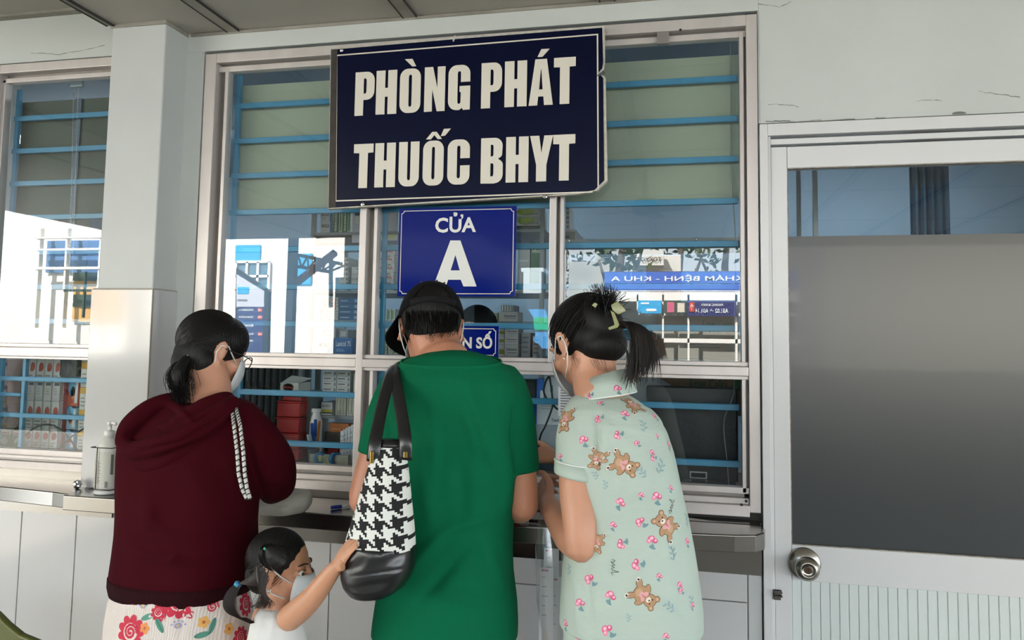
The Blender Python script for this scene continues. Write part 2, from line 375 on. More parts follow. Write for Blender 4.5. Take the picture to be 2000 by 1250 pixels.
# ---------------- door
M_door = mat('door aluminium', '#d3d3d3', .34, .05, bump=.05, bscale=20)
M_bead = mat('door bead board', '#cfd6d3', .4)
M_film = mat('frosted door film', '#2c3033', .30, 0, spec=.7, var=.06, vscale=2.5, coat=.12)
d = struct(empty('door_1', (.68, 0, 0)))
DX0, DX1 = .229, 1.14
f = MB(); f.box(DX0, DX0+.022, -.012, .05, 0, 2.2); f.box(DX1-.022, DX1, -.012, .05, 0, 2.2); f.box(DX0+.022, DX1-.022, -.012, .05, 2.166, 2.2)
f.box(DX0+.022, DX0+.030, -.004, .05, 0, 2.166); f.box(DX0+.030, DX1-.022, -.004, .05, 2.142, 2.158)
f.build('door_frame', M_door, d, bevel=.0015)
f = MB(); f.box(.2595, .302, -.002, .04, .01, 2.135); f.box(1.065, 1.108, -.002, .04, .01, 2.135); f.box(.303, 1.0645, -.001, .04, 2.075, 2.135); f.box(.303, 1.0645, -.001, .04, .953, 1.046); f.box(.303, 1.0645, -.001, .04, .01, .12)
f.build('door_rail', M_door, d, bevel=.0015)
f = MB(); frame(f, .301, 1.066, 1.044, 2.077, .004, .002, .012); f.build('door_seal', mat('aged sealant', '#a79d92', .8, var=.5, vscale=60), d)
g = MB(); g.add([(.302, .012, 1.88), (1.066, .012, 1.88), (1.066, .012, 2.076), (.302, .012, 2.076)], [(0, 1, 2, 3)])
g.build('door_glass', M_glass, d)
g = MB(); g.box(.302, 1.066, .010, .014, 1.045, 1.8835); g.build('door_film', M_film, d)
f = MB(); x = .303
while x < 1.06:
    f.box(x+.0012, min(x+.0226, 1.064), .006, .02, .118, .953); x += .0238
f.box(.303, 1.064, .009, .02, .118, .953); f.build('door_panel', M_bead, d, bevel=.001)
kx, kz = .3335, 1.0
k = MB(); k.lathe((kx, -.002, kz), [(.0425, 0), (.0425, .004), (.039, .008), (.020, .014), (.013, .016), (.012, .030), (.018, .036), (.029, .044), (.0315, .054), (.028, .064), (.020, .069), (.017, .0705), (.0165, .069), (.010, .067), (.0, .067)], 40, axis=(0, -1, 0))
kn = k.build('door_handle', mat('brushed nickel', '#a8a49d', .24, 1.0, aniso=.5), d, smooth=True)
k = MB(); k.lathe((kx, -.066, kz), [(.0085, 0), (.0085, .006), (.0, .006)], 20, axis=(0, -1, 0)); k.box(kx-.001, kx+.001, -.0735, -.070, kz-.005, kz+.005, 1)
k.build('lock_cylinder', [mat('lock brass', '#5b4636', .35, .9), M_ink], kn)
k = MB(); p_ = at(1519, 1163, -.015)
for dz in (.009, -.001): k.box(p_.x-.011, p_.x+.011, -.030, -.004, p_.z+dz, p_.z+dz+.003)
k.box(p_.x-.010, p_.x+.008, -.016, -.004, p_.z-.012, p_.z+.012); k.build('door_hasp', mat('weathered iron', '#5a5750', .5, .8), d, bevel=.001)
# something pale and a blue curtain can be seen through the clear strip of the door
cr = empty('room_curtain', (.72, .34, 0), label='blue curtain hanging inside the room behind the clear strip of the door', cat='curtain')
k = MB(); rr = []
for i in range(25): rr.append(.70+.0045*i)
k.loft([[(x_, .30+.012*math.sin(i*1.3), z_) for i, x_ in enumerate(rr)] for z_ in (0.02, 2.6)], cap=False, closed=False)
k.build('curtain_cloth', mat('blue curtain cloth', '#2c5a78', .8), cr, solid=.002); 
k = MB(); k.tube([(.2, .30, 2.61), (1.3, .30, 2.61)], .01); k.tube([(.22, .30, 2.61), (.22, .30, 2.68)], .006); k.tube([(1.28, .30, 2.61), (1.28, .30, 2.68)], .006); k.build('curtain_rod', M_chrome, cr)

# cracks and flaked patches in the plaster
M_crack = mat('plaster crack', '#6f726c', .9); k = MB()
def crack(pts, w=.0012):
    P = [at(px, py, 0) for px, py in pts]
    for i in range(len(P)-1):
        for q in range(4):
            a, b = P[i].lerp(P[i+1], q/4), P[i].lerp(P[i+1], (q+1)/4); j = random.uniform(-.002, .002); t = (b-a).normalized(); n = Vector((-t.z, 0, t.x))*w*random.uniform(.3, 1)
            k.add([(p.x, -.0006, p.z+j) for p in (a-n, b-n, b+n, a+n)], [(0, 1, 2, 3)])
crack([(1790, 198), (1812, 194), (1840, 196)]); crack([(1480, 8), (1520, 14), (1545, 4)]); crack([(1910, 178), (1950, 184), (1992, 190)]); crack([(1500, 205), (1540, 204), (1560, 210)]); crack([(60, 104), (120, 106), (160, 98), (205, 88)]); crack([(1495, 236), (1560, 238), (1650, 233), (1730, 232), (1850, 228), (1990, 222)], .002); crack([(395, 104), (480, 100), (560, 96), (640, 90)], .0022)
c_ = at(1873, 222, 0); k.add([(c_.x+.018*math.cos(t_), -.0008, c_.z+.006*max(-.3, math.sin(t_))) for t_ in [2*PI*i/10 for i in range(10)]], [tuple(range(10))])
o = k.build('plaster_crack', M_crack, bpy.data.objects['wall_front'])
# ================================================================ INSIDE THE DISPENSARY
def pm(hexc): return mat('print '+hexc.lstrip('#'), hexc, .42)
ORD = ['lowest', 'second', 'third', 'fourth', 'fifth', 'sixth', 'seventh', 'eighth']
def pack(name, r, Y, dp, base, deco, label, cat='box', group=None, yaw=0, parent=None, snap=None):
    """carton whose front face spans the pixel rectangle r at depth Y; print is laid on that face"""
    a, b = at(r[0], r[3], Y), at(r[2], r[1], Y); z0 = a.z if snap is None else snap; w_, h_ = b.x-a.x, b.z-z0
    m = MB(); cols = [base]
    def ci(c):
        if c not in cols: cols.append(c)
        return cols.index(c)
    m.box(0, w_, 0, dp, 0, h_)
    for d_ in deco:
        if d_[0] == 'r':
            _, u0, v0, u1, v1, c = d_; m.box(u0*w_, u1*w_, -.0006, 0, v0*h_, v1*h_, ci(c))
        elif d_[0] == 't':
            _, s, u0, v0, u1, v1, c = d_[:7]; rot = len(d_) > 7 and d_[7]
            u, v, o = ((1, 0, 0), (0, 0, 1), (u0*w_, -.0008, v0*h_))
            if rot == 180: u, v, o = (-1, 0, 0), (0, 0, -1), (u1*w_, -.0008, v1*h_)
            fit = ((u1-u0)*w_, (v1-v0)*h_)
            if rot == 90: u, v, o = (0, 0, 1), (-1, 0, 0), (u1*w_, -.0008, v0*h_); fit = (fit[1], fit[0])
            put(m, text(s, .02), o, u, v, 1, fit=fit, mi=ci(c))
        elif d_[0] == 'l':
            _, n, u0, v0, u1, v1, c = d_
            for i in range(n):
                zz = (v0+(v1-v0)*(i+.3)/n)*h_; m.box(u0*w_, (u0+(u1-u0)*random.uniform(.6, 1))*w_, -.0006, 0, zz, zz+(v1-v0)/n*.4*h_, ci(c))
        elif d_[0] == 'e':
            _, u0, v0, u1, v1, c = d_
            m.add([((u0+u1)/2*w_+(u1-u0)/2*w_*math.cos(t_), -.0007, (v0+v1)/2*h_+(v1-v0)/2*h_*math.sin(t_)) for t_ in [2*PI*k/20 for k in range(20)]], [tuple(range(20))], ci(c))
    o = m.build(name, [pm(c) for c in cols])
    o.location = (a.x, Y, z0); o.rotation_euler.z = yaw
    return tag(o, label, cat, group)
def table(name, x0, x1, y0, y1, z, col, label, cat, th=.02, legs=True, back=False):
    t = empty(name, ((x0+x1)/2, (y0+y1)/2, 0), label=label, cat=cat)
    MB().box(x0, x1, y0, y1, z-th, z).build('tabletop', col, t, bevel=.002)
    for x in (x0+.03, x1-.03):
        for y in (y0+.03, y1-.03): MB().box(x-.015, x+.015, y-.015, y+.015, 0, z-th).build('leg', col, t)
    return t
M_rack = mat('grey rack steel', '#8b9296', .45, .4)
M_lamin = mat('laminate desk', '#77736b', .5)
# the work desk running behind all windows
table('work_desk', -3.0, .21, .13, .42, 1.165, M_lamin, 'long laminate work desk under the grille on the inner side of the windows', 'desk')
# rack with shelves behind the middle of the window
def rack(name, x0, x1, y0, y1, zs_, label, top):
    k = empty(name, ((x0+x1)/2, (y0+y1)/2, 0), label=label, cat='shelf')
    for x in (x0, x1):
        for y in (y0, y1): MB().box(x-.008, x+.008, y-.008, y+.008, 0, top).build('post', M_rack, k)
    for z in zs_: MB().box(x0-.006, x1+.006, y0-.006, y1+.006, z-.012, z).build('shelf_board', M_rack, k, bevel=.001)
    return k
Yr = .64
def zat(px, py, Y=Yr): return at(px, py, Y).z
S1, S2, S3, S4 = zat(660, 690), zat(660, 625), zat(660, 568), zat(660, 455)
xa, xb = at(614, 500, Yr).x, at(1060, 500, Yr).x
rack('storage_rack', xa, xb, Yr-.012, Yr+.30, [S1, S2, S3, S4, 1.25, .7], 'grey steel rack full of medicine cartons behind the window pane', 2.45)
W, G, DG, BL, LG = '#d8dad8', '#4f9a4e', '#34506b', '#2a67a8', '#b9bcbb'
# --- top shelf
for i, (y0, y1) in enumerate(((432, 455), (409, 432))):
    pack('medicine_carton', (626, y0, 650, y1), Yr, .12, W, [('r', .78, 0, 1, 1, BL), ('t', 'MOOLA', .1, .45, .7, .75, '#3a3a3c'), ('l', 2, .1, .1, .6, .35, LG)], ['white carton with blue end, lower of the pair on the top rack shelf', 'white carton with blue end, upper of the pair on the top rack shelf'][i], snap=S4 if i == 0 else zat(638, 432))
for i, x in enumerate((652, 661, 670, 678)):
    pack('medicine_carton', (x, 411, x+8, 455), Yr, .11, G if i % 2 == 0 else '#cfd9cf', [('r', .3, .1, .7, .9, '#e3e8e0' if i % 2 == 0 else G), ('l', 5, .35, .15, .65, .85, '#8aa58a')], ['slim green carton standing first beside the white and blue pair', 'slim pale carton standing second beside the white and blue pair', 'slim green carton standing third beside the white and blue pair', 'slim pale carton standing last beside the notice sheet'][i], group='slim cartons on the top rack shelf', snap=S4)
pack('ledger_box', (617, 456, 686, 474), Yr+.02, .2, '#2c2f31', [('r', 0, .3, .8, .5, '#55595b')], 'flat dark file box under the top shelf of the rack', snap=S4-.013-(zat(650,456)-zat(650,475)))
bpy.data.objects['ledger_box'].scale = (1, 1, .98)
# --- thin white cartons in two piles on the third shelf
for c_, (x0, x1, n) in enumerate(((665, 681, 7), (688, 701, 5))):
    hz = (S4-.10-S3)/7.0
    for i in range(n):
        o = pack('thin_carton', (x0, 480, x1, 490), Yr, .10, W, [('l', 2, .1, .2, .8, .8, '#8c9094'), ('r', .8, .2, .95, .8, '#6f7a86')], 'thin white carton, %s in the %s pile' % (['bottom', 'second', 'third', 'fourth', 'fifth', 'sixth', 'seventh'][i], ['taller', 'shorter'][c_]), group='thin white cartons in two piles', snap=None)
        o.scale.z = hz*.96/(o.dimensions.z if o.dimensions.z else .02) if False else 1
        me = o.data; h0 = max(v.co.z for v in me.vertices)
        for v in me.vertices: v.co.z *= hz*.95/h0
        o.location.z = S3+i*hz
# --- second shelf: striped cartons and blue cartons
k = 0
for j, (y0, y1) in enumerate(((603, 625), (581, 603))):
    for i in range(4):
        c_ = ['#c8594f', '#d9d3cc', '#cfae9f', '#b7bcc0'][(i+j) % 4]
        pack('striped_carton', (625+i*9, y0, 633.5+i*9, y1), Yr, .10, '#d5d2cd', [('r', .1, 0, .45, 1, c_), ('l', 3, .55, .1, .9, .9, '#9a9c9c')], 'narrow striped carton, %s of four in the %s row' % (['first', 'second', 'third', 'fourth'][i], ['lower', 'upper'][j]), group='narrow striped cartons on the middle rack shelf', snap=S2 if j == 0 else zat(640, 603))
hz = (S3-.02-S2)/4.4
for i in range(4):
    o = pack('blue_carton', (663, 560, 701, 572), Yr, .14, '#2b6291', [('l', 1, .08, .3, .7, .7, '#b7cfe0'), ('r', .8, .2, .93, .8, '#8fb3cf')], 'blue carton with pale lettering, %s from the bottom of its stack' % ['first', 'second', 'third', 'fourth'][i], group='blue cartons stacked on the middle rack shelf')
    h0 = max(v.co.z for v in o.data.vertices)
    for v in o.data.vertices: v.co.z *= hz*.95/h0
    o.location.z = S2+i*hz
# --- lowest visible shelf
pack('medicine_carton', (620, 660, 652, 690), Yr, .12, '#d7dcdf', [('r', .62, 0, 1, 1, BL), ('t', 'MOOLA', .12, .4, .6, .65, '#2c2c30')], 'white and blue carton standing on the lowest shelf in view', snap=S1)
pack('medicine_carton', (653, 660, 688, 690), Yr, .12, '#2f72b5', [('t', 'Lanicid 75', .08, .45, .92, .78, '#dfe8ef'), ('l', 2, .1, .1, .6, .3, '#9cc0de')], 'blue carton with white lettering beside the white and blue carton', snap=S1)
pack('medicine_carton', (626, 641, 655, 659.5), Yr+.01, .1, '#c9cdd0', [('l', 3, .1, .2, .9, .8, '#7f868c')], 'flat pale packet lying on the white and blue carton', snap=zat(636, 660.5))
pack('medicine_carton', (662, 644, 680, 659.5), Yr+.01, .08, '#8d9193', [('r', .2, .2, .8, .8, '#b8babb')], 'small grey packet lying on the blue lettered carton', snap=zat(670, 660.5))
# --- between the mullion and the blue sign
S4b = S4
pack('notice_sheet', (741, 412, 778, 470), Yr-.016, .002, '#c6c4d2', [('r', .06, .04, .94, .30, '#cfcf9a'), ('r', .06, .36, .94, .97, '#cfcddc')], 'pale notice sheet with a yellow strip fixed to the rack beside the blue sign', 'notice')
pack('notice_sheet', (687, 412, 704, 474), Yr-.016, .002, '#cfc8d4', [('r', .4, .6, .95, .8, '#d7d9c8'), ('r', .3, .85, .9, .95, '#5b5a5e')], 'narrow pale notice sheet fixed to the rack beside the slim green cartons', 'notice')
zz = [zat(755, y) for y in (568, 549, 531, 513, 497, 482)]; zz[0] = S3
for i in range(5):
    o = pack('vitamin_carton', (739, 500, 771-(i % 2)*1.5, 510), Yr, .13, '#d9d6d2', [('t', 'Vitamin', .12, .2, .9, .62, '#b23a2e', 180), ('t', '400IU', .5, .7, .8, .9, '#3f4a44', 180), ('l', 1, .05, .75, .4, .95, '#c5bfb8')], 'vitamin carton with upside-down red lettering, %s from the bottom' % ['first', 'second', 'third', 'fourth', 'top one, fifth'][i], group='vitamin cartons stacked beside the blue sign')
    h0 = max(v.co.z for v in o.data.vertices)
    for v in o.data.vertices: v.co.z *= (zz[i+1]-zz[i])*.96/h0
    o.location.z = zz[i]
for i in range(4):
    pack('slim_carton', (741+i*8, 604, 748+i*8, 625), Yr, .1, '#cdd6c8', [('r', .1, .1, .5, .9, ['#5fa052', '#9fb98a', '#4c8a5a', '#7fae6a'][i])], 'short green and white carton, %s of the row of four on the middle shelf' % ['first', 'second', 'third', 'fourth'][i], group='short green cartons on the middle shelf', snap=S2)
for i in range(4):
    pack('slim_carton', (738+i*10, 643, 747+i*10, 690), Yr, .12, '#d3d8ce', [('r', .15, .04, .55, .96, '#6aa544' if i % 2 else '#b9cfa4'), ('l', 6, .62, .1, .9, .9, '#8f978b')], 'tall green and white carton, %s of the row of four by the blue upright' % ['first', 'second', 'third', 'fourth'][i], group='tall green cartons on the lower shelf', snap=S1)
# --- between the blue sign and the next mullion
for i in range(2):
    o = pack('agirenyl_carton', (1008, 405+i*18, 1056, 421+i*18), Yr, .14, '#b9beb9', [('e', .05, .1, .75, 1.0, '#9db33c'), ('r', 0, 0, 1, .45, '#d2d4d0'), ('t', 'AGIRENYL', .25, .12, .95, .4, '#4c5554')], ['white carton with green arc, upper one beside the blue sign', 'white carton with green arc, lower one beside the blue sign'][i], group='white cartons with a green arc', snap=zat(1030, 423) if i == 0 else zat(1030, 441))
MB_ = MB(); 
pack('carton_support_box', (1006, 441, 1056, 462), Yr, .2, '#5e6365', [('r', 0, .7, 1, .9, '#3c4144')], 'dark grey storage tray holding the cartons with the green arc', 'tray', snap=S4)
pack('pale_carton', (1011, 476, 1035, 560), Yr, .12, '#a3a9ac', [('r', .1, .62, .9, .66, '#c3c8ca')], 'tall pale grey carton behind the window beside the blue sign', snap=S3)
pack('green_carton', (1036, 472, 1057, 560), Yr, .12, '#2f6b45', [('t', 'Agifuros', .1, .75, .9, .85, '#c8d8c8'), ('e', .4, .88, .6, .95, '#dfe9df')], 'dark green carton with small white lettering beside the mullion', snap=S3)
pack('medicine_carton', (938, 611, 972, 625), Yr, .1, '#b5c6ad', [('t', 'Mekoamin', .08, .3, .92, .75, '#2c4a33'), ('r', 0, .0, 1, .15, '#4f8a52')], 'pale green carton with dark lettering on the middle shelf', snap=S2)
pack('medicine_carton', (974, 609, 1011, 625), Yr, .1, '#d6d5d2', [('t', 'Dextromore', .3, .45, .92, .7, '#3c3c3e'), ('r', .3, .3, .9, .34, '#444446')], 'single white carton with black lettering on the middle shelf', snap=S2)
pack('pill_bottle_tray', (978, 596, 1004, 608), Yr, .1, '#8f9598', [('r', .1*i+.03, .1, .1*i+.08, .9, '#e6e6e4') for i in range(10)] if False else [('r', .1, .1, .16, .9, '#e6e6e4'), ('r', .3, .1, .36, .9, '#e6e6e4'), ('r', .5, .1, .56, .9, '#e6e6e4'), ('r', .7, .1, .76, .9, '#e6e6e4')], 'small grey tray with white stripes lying on the single white carton', 'tray', snap=zat(990, 609.3))
zz = [S1, zat(992, 672), zat(992, 656), zat(992, 640)]
for i in range(3):
    for j, (x0, x1) in enumerate(((975, 985), (986, 1012))):
        o = pack('dextromore_carton', (x0, 650, x1, 660), Yr, .1, '#d6d5d2', ([('t', 'Dextromore', .15, .5, .92, .72, '#3c3c3e'), ('r', .2, .3, .9, .34, '#444446')] if j else [('r', 0, .2, 1, .6, '#9aa84a')])+([('r', 0, .85, 1, 1, '#c9a02e')] if i == 2 else []), 'white carton with %s, %s from the bottom beside the lower sign' % (['an olive band', 'black lettering'][j], ['first', 'second', 'third'][i]), group='lettered cartons beside the lower sign')
        h0 = max(v.co.z for v in o.data.vertices)
        for v in o.data.vertices: v.co.z *= (zz[i+1]-zz[i])*.96/h0
        o.location.z = zz[i]
pack('pale_carton', (1018, 650, 1036, 690), Yr, .1, '#9ea6aa', [('l', 4, .1, .1, .9, .9, '#7c8589')], 'upright pale carton at the end of the lower shelf', snap=S1)
pack('pale_carton', (1040, 656, 1058, 690), Yr, .1, '#adb3b5', [('l', 4, .1, .1, .9, .9, '#7c8589')], 'shorter upright pale carton next to the mullion on the lower shelf', snap=S1)
# --- right bay: second rack with cartons of dialysis fluid and small boxes
Y2 = .66
xr0, xr1 = at(1092, 500, Y2).x, at(1450, 500, Y2).x
R1 = at(1380, 744, Y2).z; R0 = at(1380, 702, Y2).z; RT_ = at(1200, 468, Y2).z
k2 = rack('storage_rack', xr0-.02, xr1+.25, Y2-.012, Y2+.36, [R0-.0, RT_, .7], 'grey steel rack with brown cartons behind the end pane of the window', 2.45)
zz = [RT_+.03, RT_+.03]
for i in range(5):
    o = pack('thin_carton', (1090, 430, 1112, 441), Y2, .12, '#b3b6b6', [('l', 2, .1, .2, .7, .8, '#888c8e'), ('r', .75, .3, .95, .7, '#5c6f92')], 'small white carton with a blue mark, %s from the bottom' % ['first', 'second', 'third', 'fourth', 'fifth'][i], group='small white cartons with a blue mark')
    h0 = max(v.co.z for v in o.data.vertices); hh = (zat(1100, 402, Y2)-zat(1100, 448, Y2))/5
    for v in o.data.vertices: v.co.z *= hh*.95/h0
    o.location.z = zat(1100, 448, Y2)+i*hh
pack('dot_printer', (1086, 448, 1124, 468), Y2, .25, '#6d7071', [('r', .05, .15, .7, .45, '#35383a'), ('r', .0, .8, 1, 1, '#9a9d9d')], 'small grey printer on the rack shelf under the pile of small cartons', 'printer', snap=RT_)
def carton(r, Y, dp, lines, label, snap=None):
    o = pack('brown_carton', r, Y, dp, '#7d6047', [('r', 0, .0, 1, .012, '#5d4530')]+lines, label, 'carton', group='brown cardboard cartons on the rack', snap=snap); return o
tg = '#1f4a34'
carton((1262, 590, 1442, 702), Y2, .3, [('t', 'CÔNG TY CP DƯỢC PHẨM PHÂN PHÚC', .33, .93, .92, .98, tg), ('t', 'RITALYSIS 2.5%', .34, .76, .93, .88, tg), ('t', 'Low Calci', .62, .56, .93, .68, tg), ('t', 'THÙNG 6 TÚI X 2 LÍT', .38, .44, .82, .51, tg), ('l', 1, .62, .35, .72, .39, '#4d3a2a'), ('l', 2, .42, .18, .88, .29, '#4d3a2a')], 'large brown cardboard carton with dark green lettering on the rack', snap=R0)
carton((1262, 500, 1330, 589), Y2+.01, .28, [('r', .1, .2, .9, .25, '#5d4530')], 'plain brown carton standing on the lettered carton', snap=zat(1300, 589.3, Y2))
carton((1225, 640, 1259, 702), Y2+.005, .3, [('r', .1, .6, .9, .7, '#4d3a2a')], 'narrow brown carton beside the lettered carton', snap=R0)
carton((1262, 716, 1450, 790), Y2, .3, [('t', 'Low Calci', .46, .45, .84, .68, tg), ('r', .9, .4, .99, .7, tg)], 'brown carton with green lettering below the rack shelf behind the monitor', snap=None)
bx = bpy.data.objects['brown_carton.003']; table('side_table', at(1262, 750, Y2).x-.01, xr1+.15, Y2+.0, Y2+.32, bx.location.z-.001, M_lamin, 'low laminate side table carrying the brown carton behind the monitor', 'table', th=.03)
# desk things in the right bay: monitor seen from behind, base, cables
Dk = 1.165
mo = empty('computer_monitor', (-.02, .24, Dk), label='large black computer monitor seen from behind at the end of the desk', cat='monitor')
a_, b_ = at(1262, 950, .24), at(1441, 757, .24)
m = MB(); m.box(a_.x, b_.x, .235, .262, a_.z-.006, b_.z); m.build('screen_housing', mat('monitor plastic', '#15181a', .35, bump=.1, bscale=80), mo, bevel=.006)
m = MB(); p0, p1 = at(1347, 934, .233), at(1381, 922, .233); m.box(p0.x, p1.x, .233, .2352, p0.z, p1.z); m.box(p0.x+.004, p1.x-.004, .2325, .2332, p0.z+.004, p1.z-.004, 1); m.build('port_panel', [mat('port steel', '#a9aaa6', .4, .7), M_ink], mo)
m = MB(); m.box(-.10, .02, .25, .32, Dk, Dk+.008); m.box(-.055, -.025, .262, .285, Dk+.006, a_.z+.08); m.build('monitor_stand', M_black, mo, bevel=.002)
mb_ = MB(); mb_.box(at(1320, 950, .2).x, at(1437, 950, .2).x, .17, .215, Dk, at(1400, 940, .2).z); o = mb_.build('cable_tray', mat('clear tray plastic', '#50544f', .2), bevel=.003); tag(o, 'low translucent tray lying on the desk in front of the monitor', 'tray')
def cable(name, pts, r, label, m_=M_black, cat='cable', Ys=None):
    P = [at(px, py, y) for px, py, y in pts]; q = []
    for i in range(len(P)-1):
        a, b, c, d_ = P[max(i-1, 0)], P[i], P[i+1], P[min(i+2, len(P)-1)]
        for t in (0, .2, .4, .6, .8): q.append(.5*((2*b)+(c-a)*t+(2*a-5*b+4*c-d_)*t*t+(3*b-a-3*c+d_)*t**3))
    q.append(P[-1]); mb = MB(); mb.tube(q, r, 7); return tag(mb.build(name, m_, smooth=True), label, cat)
cable('grey_cable', [(1420, 66, .10), (1427, 100, .08), (1427, 300, .08), (1432, 400, .08), (1436, 480, .1), (1434, 740, .14), (1431, 775, .15), (1414, 825, .15), (1420, 900, .15), (1424, 957, .15)], .0016, 'thin grey cord hanging behind the end pane down to the desk', mat('grey cord', '#8f9392', .5))
def person_hair_cap(): pass
# things on the desk behind the left bay
def dsk(*a, **k): return pack(*a, snap=Dk, **k)
Yd = .20
red = [(539, 878, 591, 909), (539, 846, 590, 878), (539, 815, 590, 846), (539, 784, 588, 815)]
zz = [Dk]+[at(560, y, Yd).z for y in (878, 846, 815, 783)]
M_redp = mat('glossy red plastic', '#b3101a', .18, coat=.4)
for i in range(4):
    x0, x1 = at(538.5, 850, Yd).x, at(584, 850, Yd).x; d0 = empty('red_storage_box', ((x0+x1)/2, Yd+.06, zz[i]), label='glossy red plastic storage box, %s of the stack of four' % ['bottom one', 'second from the bottom', 'third from the bottom', 'top one'][i], cat='storage box', group='red plastic boxes stacked on the desk')
    h = zz[i+1]-zz[i]
    m = MB(); m.box(x0, x1, Yd, Yd+.13, zz[i]+.0005, zz[i+1]-.006); m.build('box_body', M_redp, d0, bevel=.004, seg=3)
    m = MB(); m.box(x0-.002, x1+.003, Yd-.002, Yd+.132, zz[i+1]-.006, zz[i+1]-.0008); m.build('box_lid', M_redp, d0, bevel=.0015)
m = MB(); c0 = at(565, 779, Yd+.03); m.prism([(x0+.012, zz[4]), (x1+.0, zz[4]), (x1-.004, zz[4]+.012), (x0+.018, zz[4]+.018)], Yd+.01, Yd+.05); tag(m.build('red_tray', M_redp, bevel=.002), 'small open red plastic tray on top of the stack of red boxes', 'tray')
dsk('tissue_carton', (592, 800, 612, 909), .26, .12, '#a9abaa', [('l', 8, .1, .05, .9, .95, '#8a8d8d'), ('r', 0, .62, 1, .63, '#777777')], 'tall pale printed carton just behind the red box stack')
Yw = .30
# steel shelf behind the desk with more cartons
zsh = at(640, 766, Yw).z; zsh2 = at(660, 811, Yw).z
kk = rack('desk_rack', at(590, 760, Yw).x, at(712, 760, Yw).x, Yw-.008, Yw+.12, [zsh, zsh2], 'low grey rack standing on the desk behind the pens', 1.70)
for ch in kk.children:
    if ch.name.startswith('post'):
        for v in ch.data.vertices:
            if v.co.z < .1: v.co.z = Dk
            elif v.co.z > 1.5: v.co.z = 1.50
for c_, (x0, x1, n) in enumerate(((581, 628, 3), (630, 657, 4), (658, 684, 4))):
    for i in range(n):
        if c_ == 0: continue
        h = (at(640, 724, Yw).z-zsh)/4.0
        o = pack('grey_label_carton', (x0, 740, x1, 750), Yw, .1, '#c3c6c6', [('r', .08, .5, .6, .68, '#3e4244'), ('l', 1, .08, .15, .5, .35, '#9aa0a2'), ('r', .82, .2, .94, .8, '#70777a')], 'pale carton with dark label, %s up in the pile %s' % (['first', 'second', 'third', 'fourth'][i], ['', 'nearer to the red boxes', 'farther from the red boxes'][c_]), group='pale cartons on the low rack')
        h0 = max(v.co.z for v in o.data.vertices)
        for v in o.data.vertices: v.co.z *= h*.96/h0
        o.location.z = zsh+i*h
for c_, (x0, x1) in enumerate(((655, 676), (677, 699))):
    o = pack('wave_carton', (x0, 775, x1, 811), Yw, .1, '#c9ccc4', [('t', '(', .1+.3*j, .05, .25+.3*j, .95, '#98a052') for j in range(3)]+[('l', 3, .3, .1, .6, .3, '#9a9d98')], ['pale carton with olive waves, nearer to the yellow striped carton', 'pale carton with olive waves, nearer to the mullion'][c_], group='pale cartons with olive waves', snap=zsh2)
pack('wave_carton', (690, 728, 712, 766), Yw, .1, '#c9ccc4', [('t', ')', .1+.3*j, .05, .25+.3*j, .95, '#98a052') for j in range(3)], 'pale carton with olive waves on the upper shelf of the low rack', snap=zsh)
pack('medicine_carton', (627, 786, 649, 811), Yw, .1, '#d0d2cf', [('t', 'BIOCK H', .1, .62, .8, .8, '#3c4041'), ('r', 0, .2, 1, .42, '#c4b93a'), ('r', 0, .1, 1, .2, '#3a3d3e')], 'white carton with a yellow stripe on the lower shelf of the low rack', snap=zsh2)
# dark cartons, three tiers
Yk = .32
for j in range(3):
    z0 = Dk+.0+j*.1185
    for i in range(9):
        xk = at(462+i*13, 850, Yk).x; wv = .0182
        m = MB(); m.box(0, wv, 0, .1, 0, .1165); m.box(wv*.2, wv*.5, -.0006, 0, .02, .10, 1)
        o = m.build('dark_carton', [pm('#2a2c2f'), pm('#4b4f53')]); o.location = (xk, Yk, z0)
        tag(o, 'dark grey carton on edge, %s in the %s row' % (['first', 'second', 'third', 'fourth', 'fifth', 'sixth', 'seventh', 'eighth', 'ninth'][i], ['lowest', 'middle', 'top'][j]), 'box', 'dark cartons on edge behind the red boxes')
# open white carton with a red oval mark on top of a grey block
pack('grey_file_block', (556, 767, 606, 782), .25, .1, '#6d6f70', [], 'grey file block behind the top of the red box stack', 'box', snap=None)
fb = bpy.data.objects['grey_file_block']
for v in fb.data.vertices:
    if v.co.z < 1e-5: v.co.z = Dk-fb.location.z
oc = pack('open_carton', (547, 748, 583, 767), .24, .09, '#d9d9d2', [('e', .15, .15, .75, .95, '#8c8c88'), ('e', .17, .18, .73, .92, '#e2e2dc'), ('t', 'Bolien', .2, .42, .7, .68, '#b2262c')], 'open white carton with a red oval mark above the red boxes', snap=at(570, 766.6, .25).z)
m = MB(); w_ = oc.dimensions.x; m.loft([[(0, .0, .0), (w_, 0, 0)], [(.02, .03, .022), (w_+.03, .03, .014)]], cap=False, closed=False)
o = m.build('carton_flap', pm('#deded8'), solid=.001); o.parent = oc; o.location = (0, .012, max(v.co.z for v in oc.data.vertices)+.001); o['label'] = 'raised white flap'
for i, (px, Y_) in enumerate(((500, .27), (585, .42))):
    pass
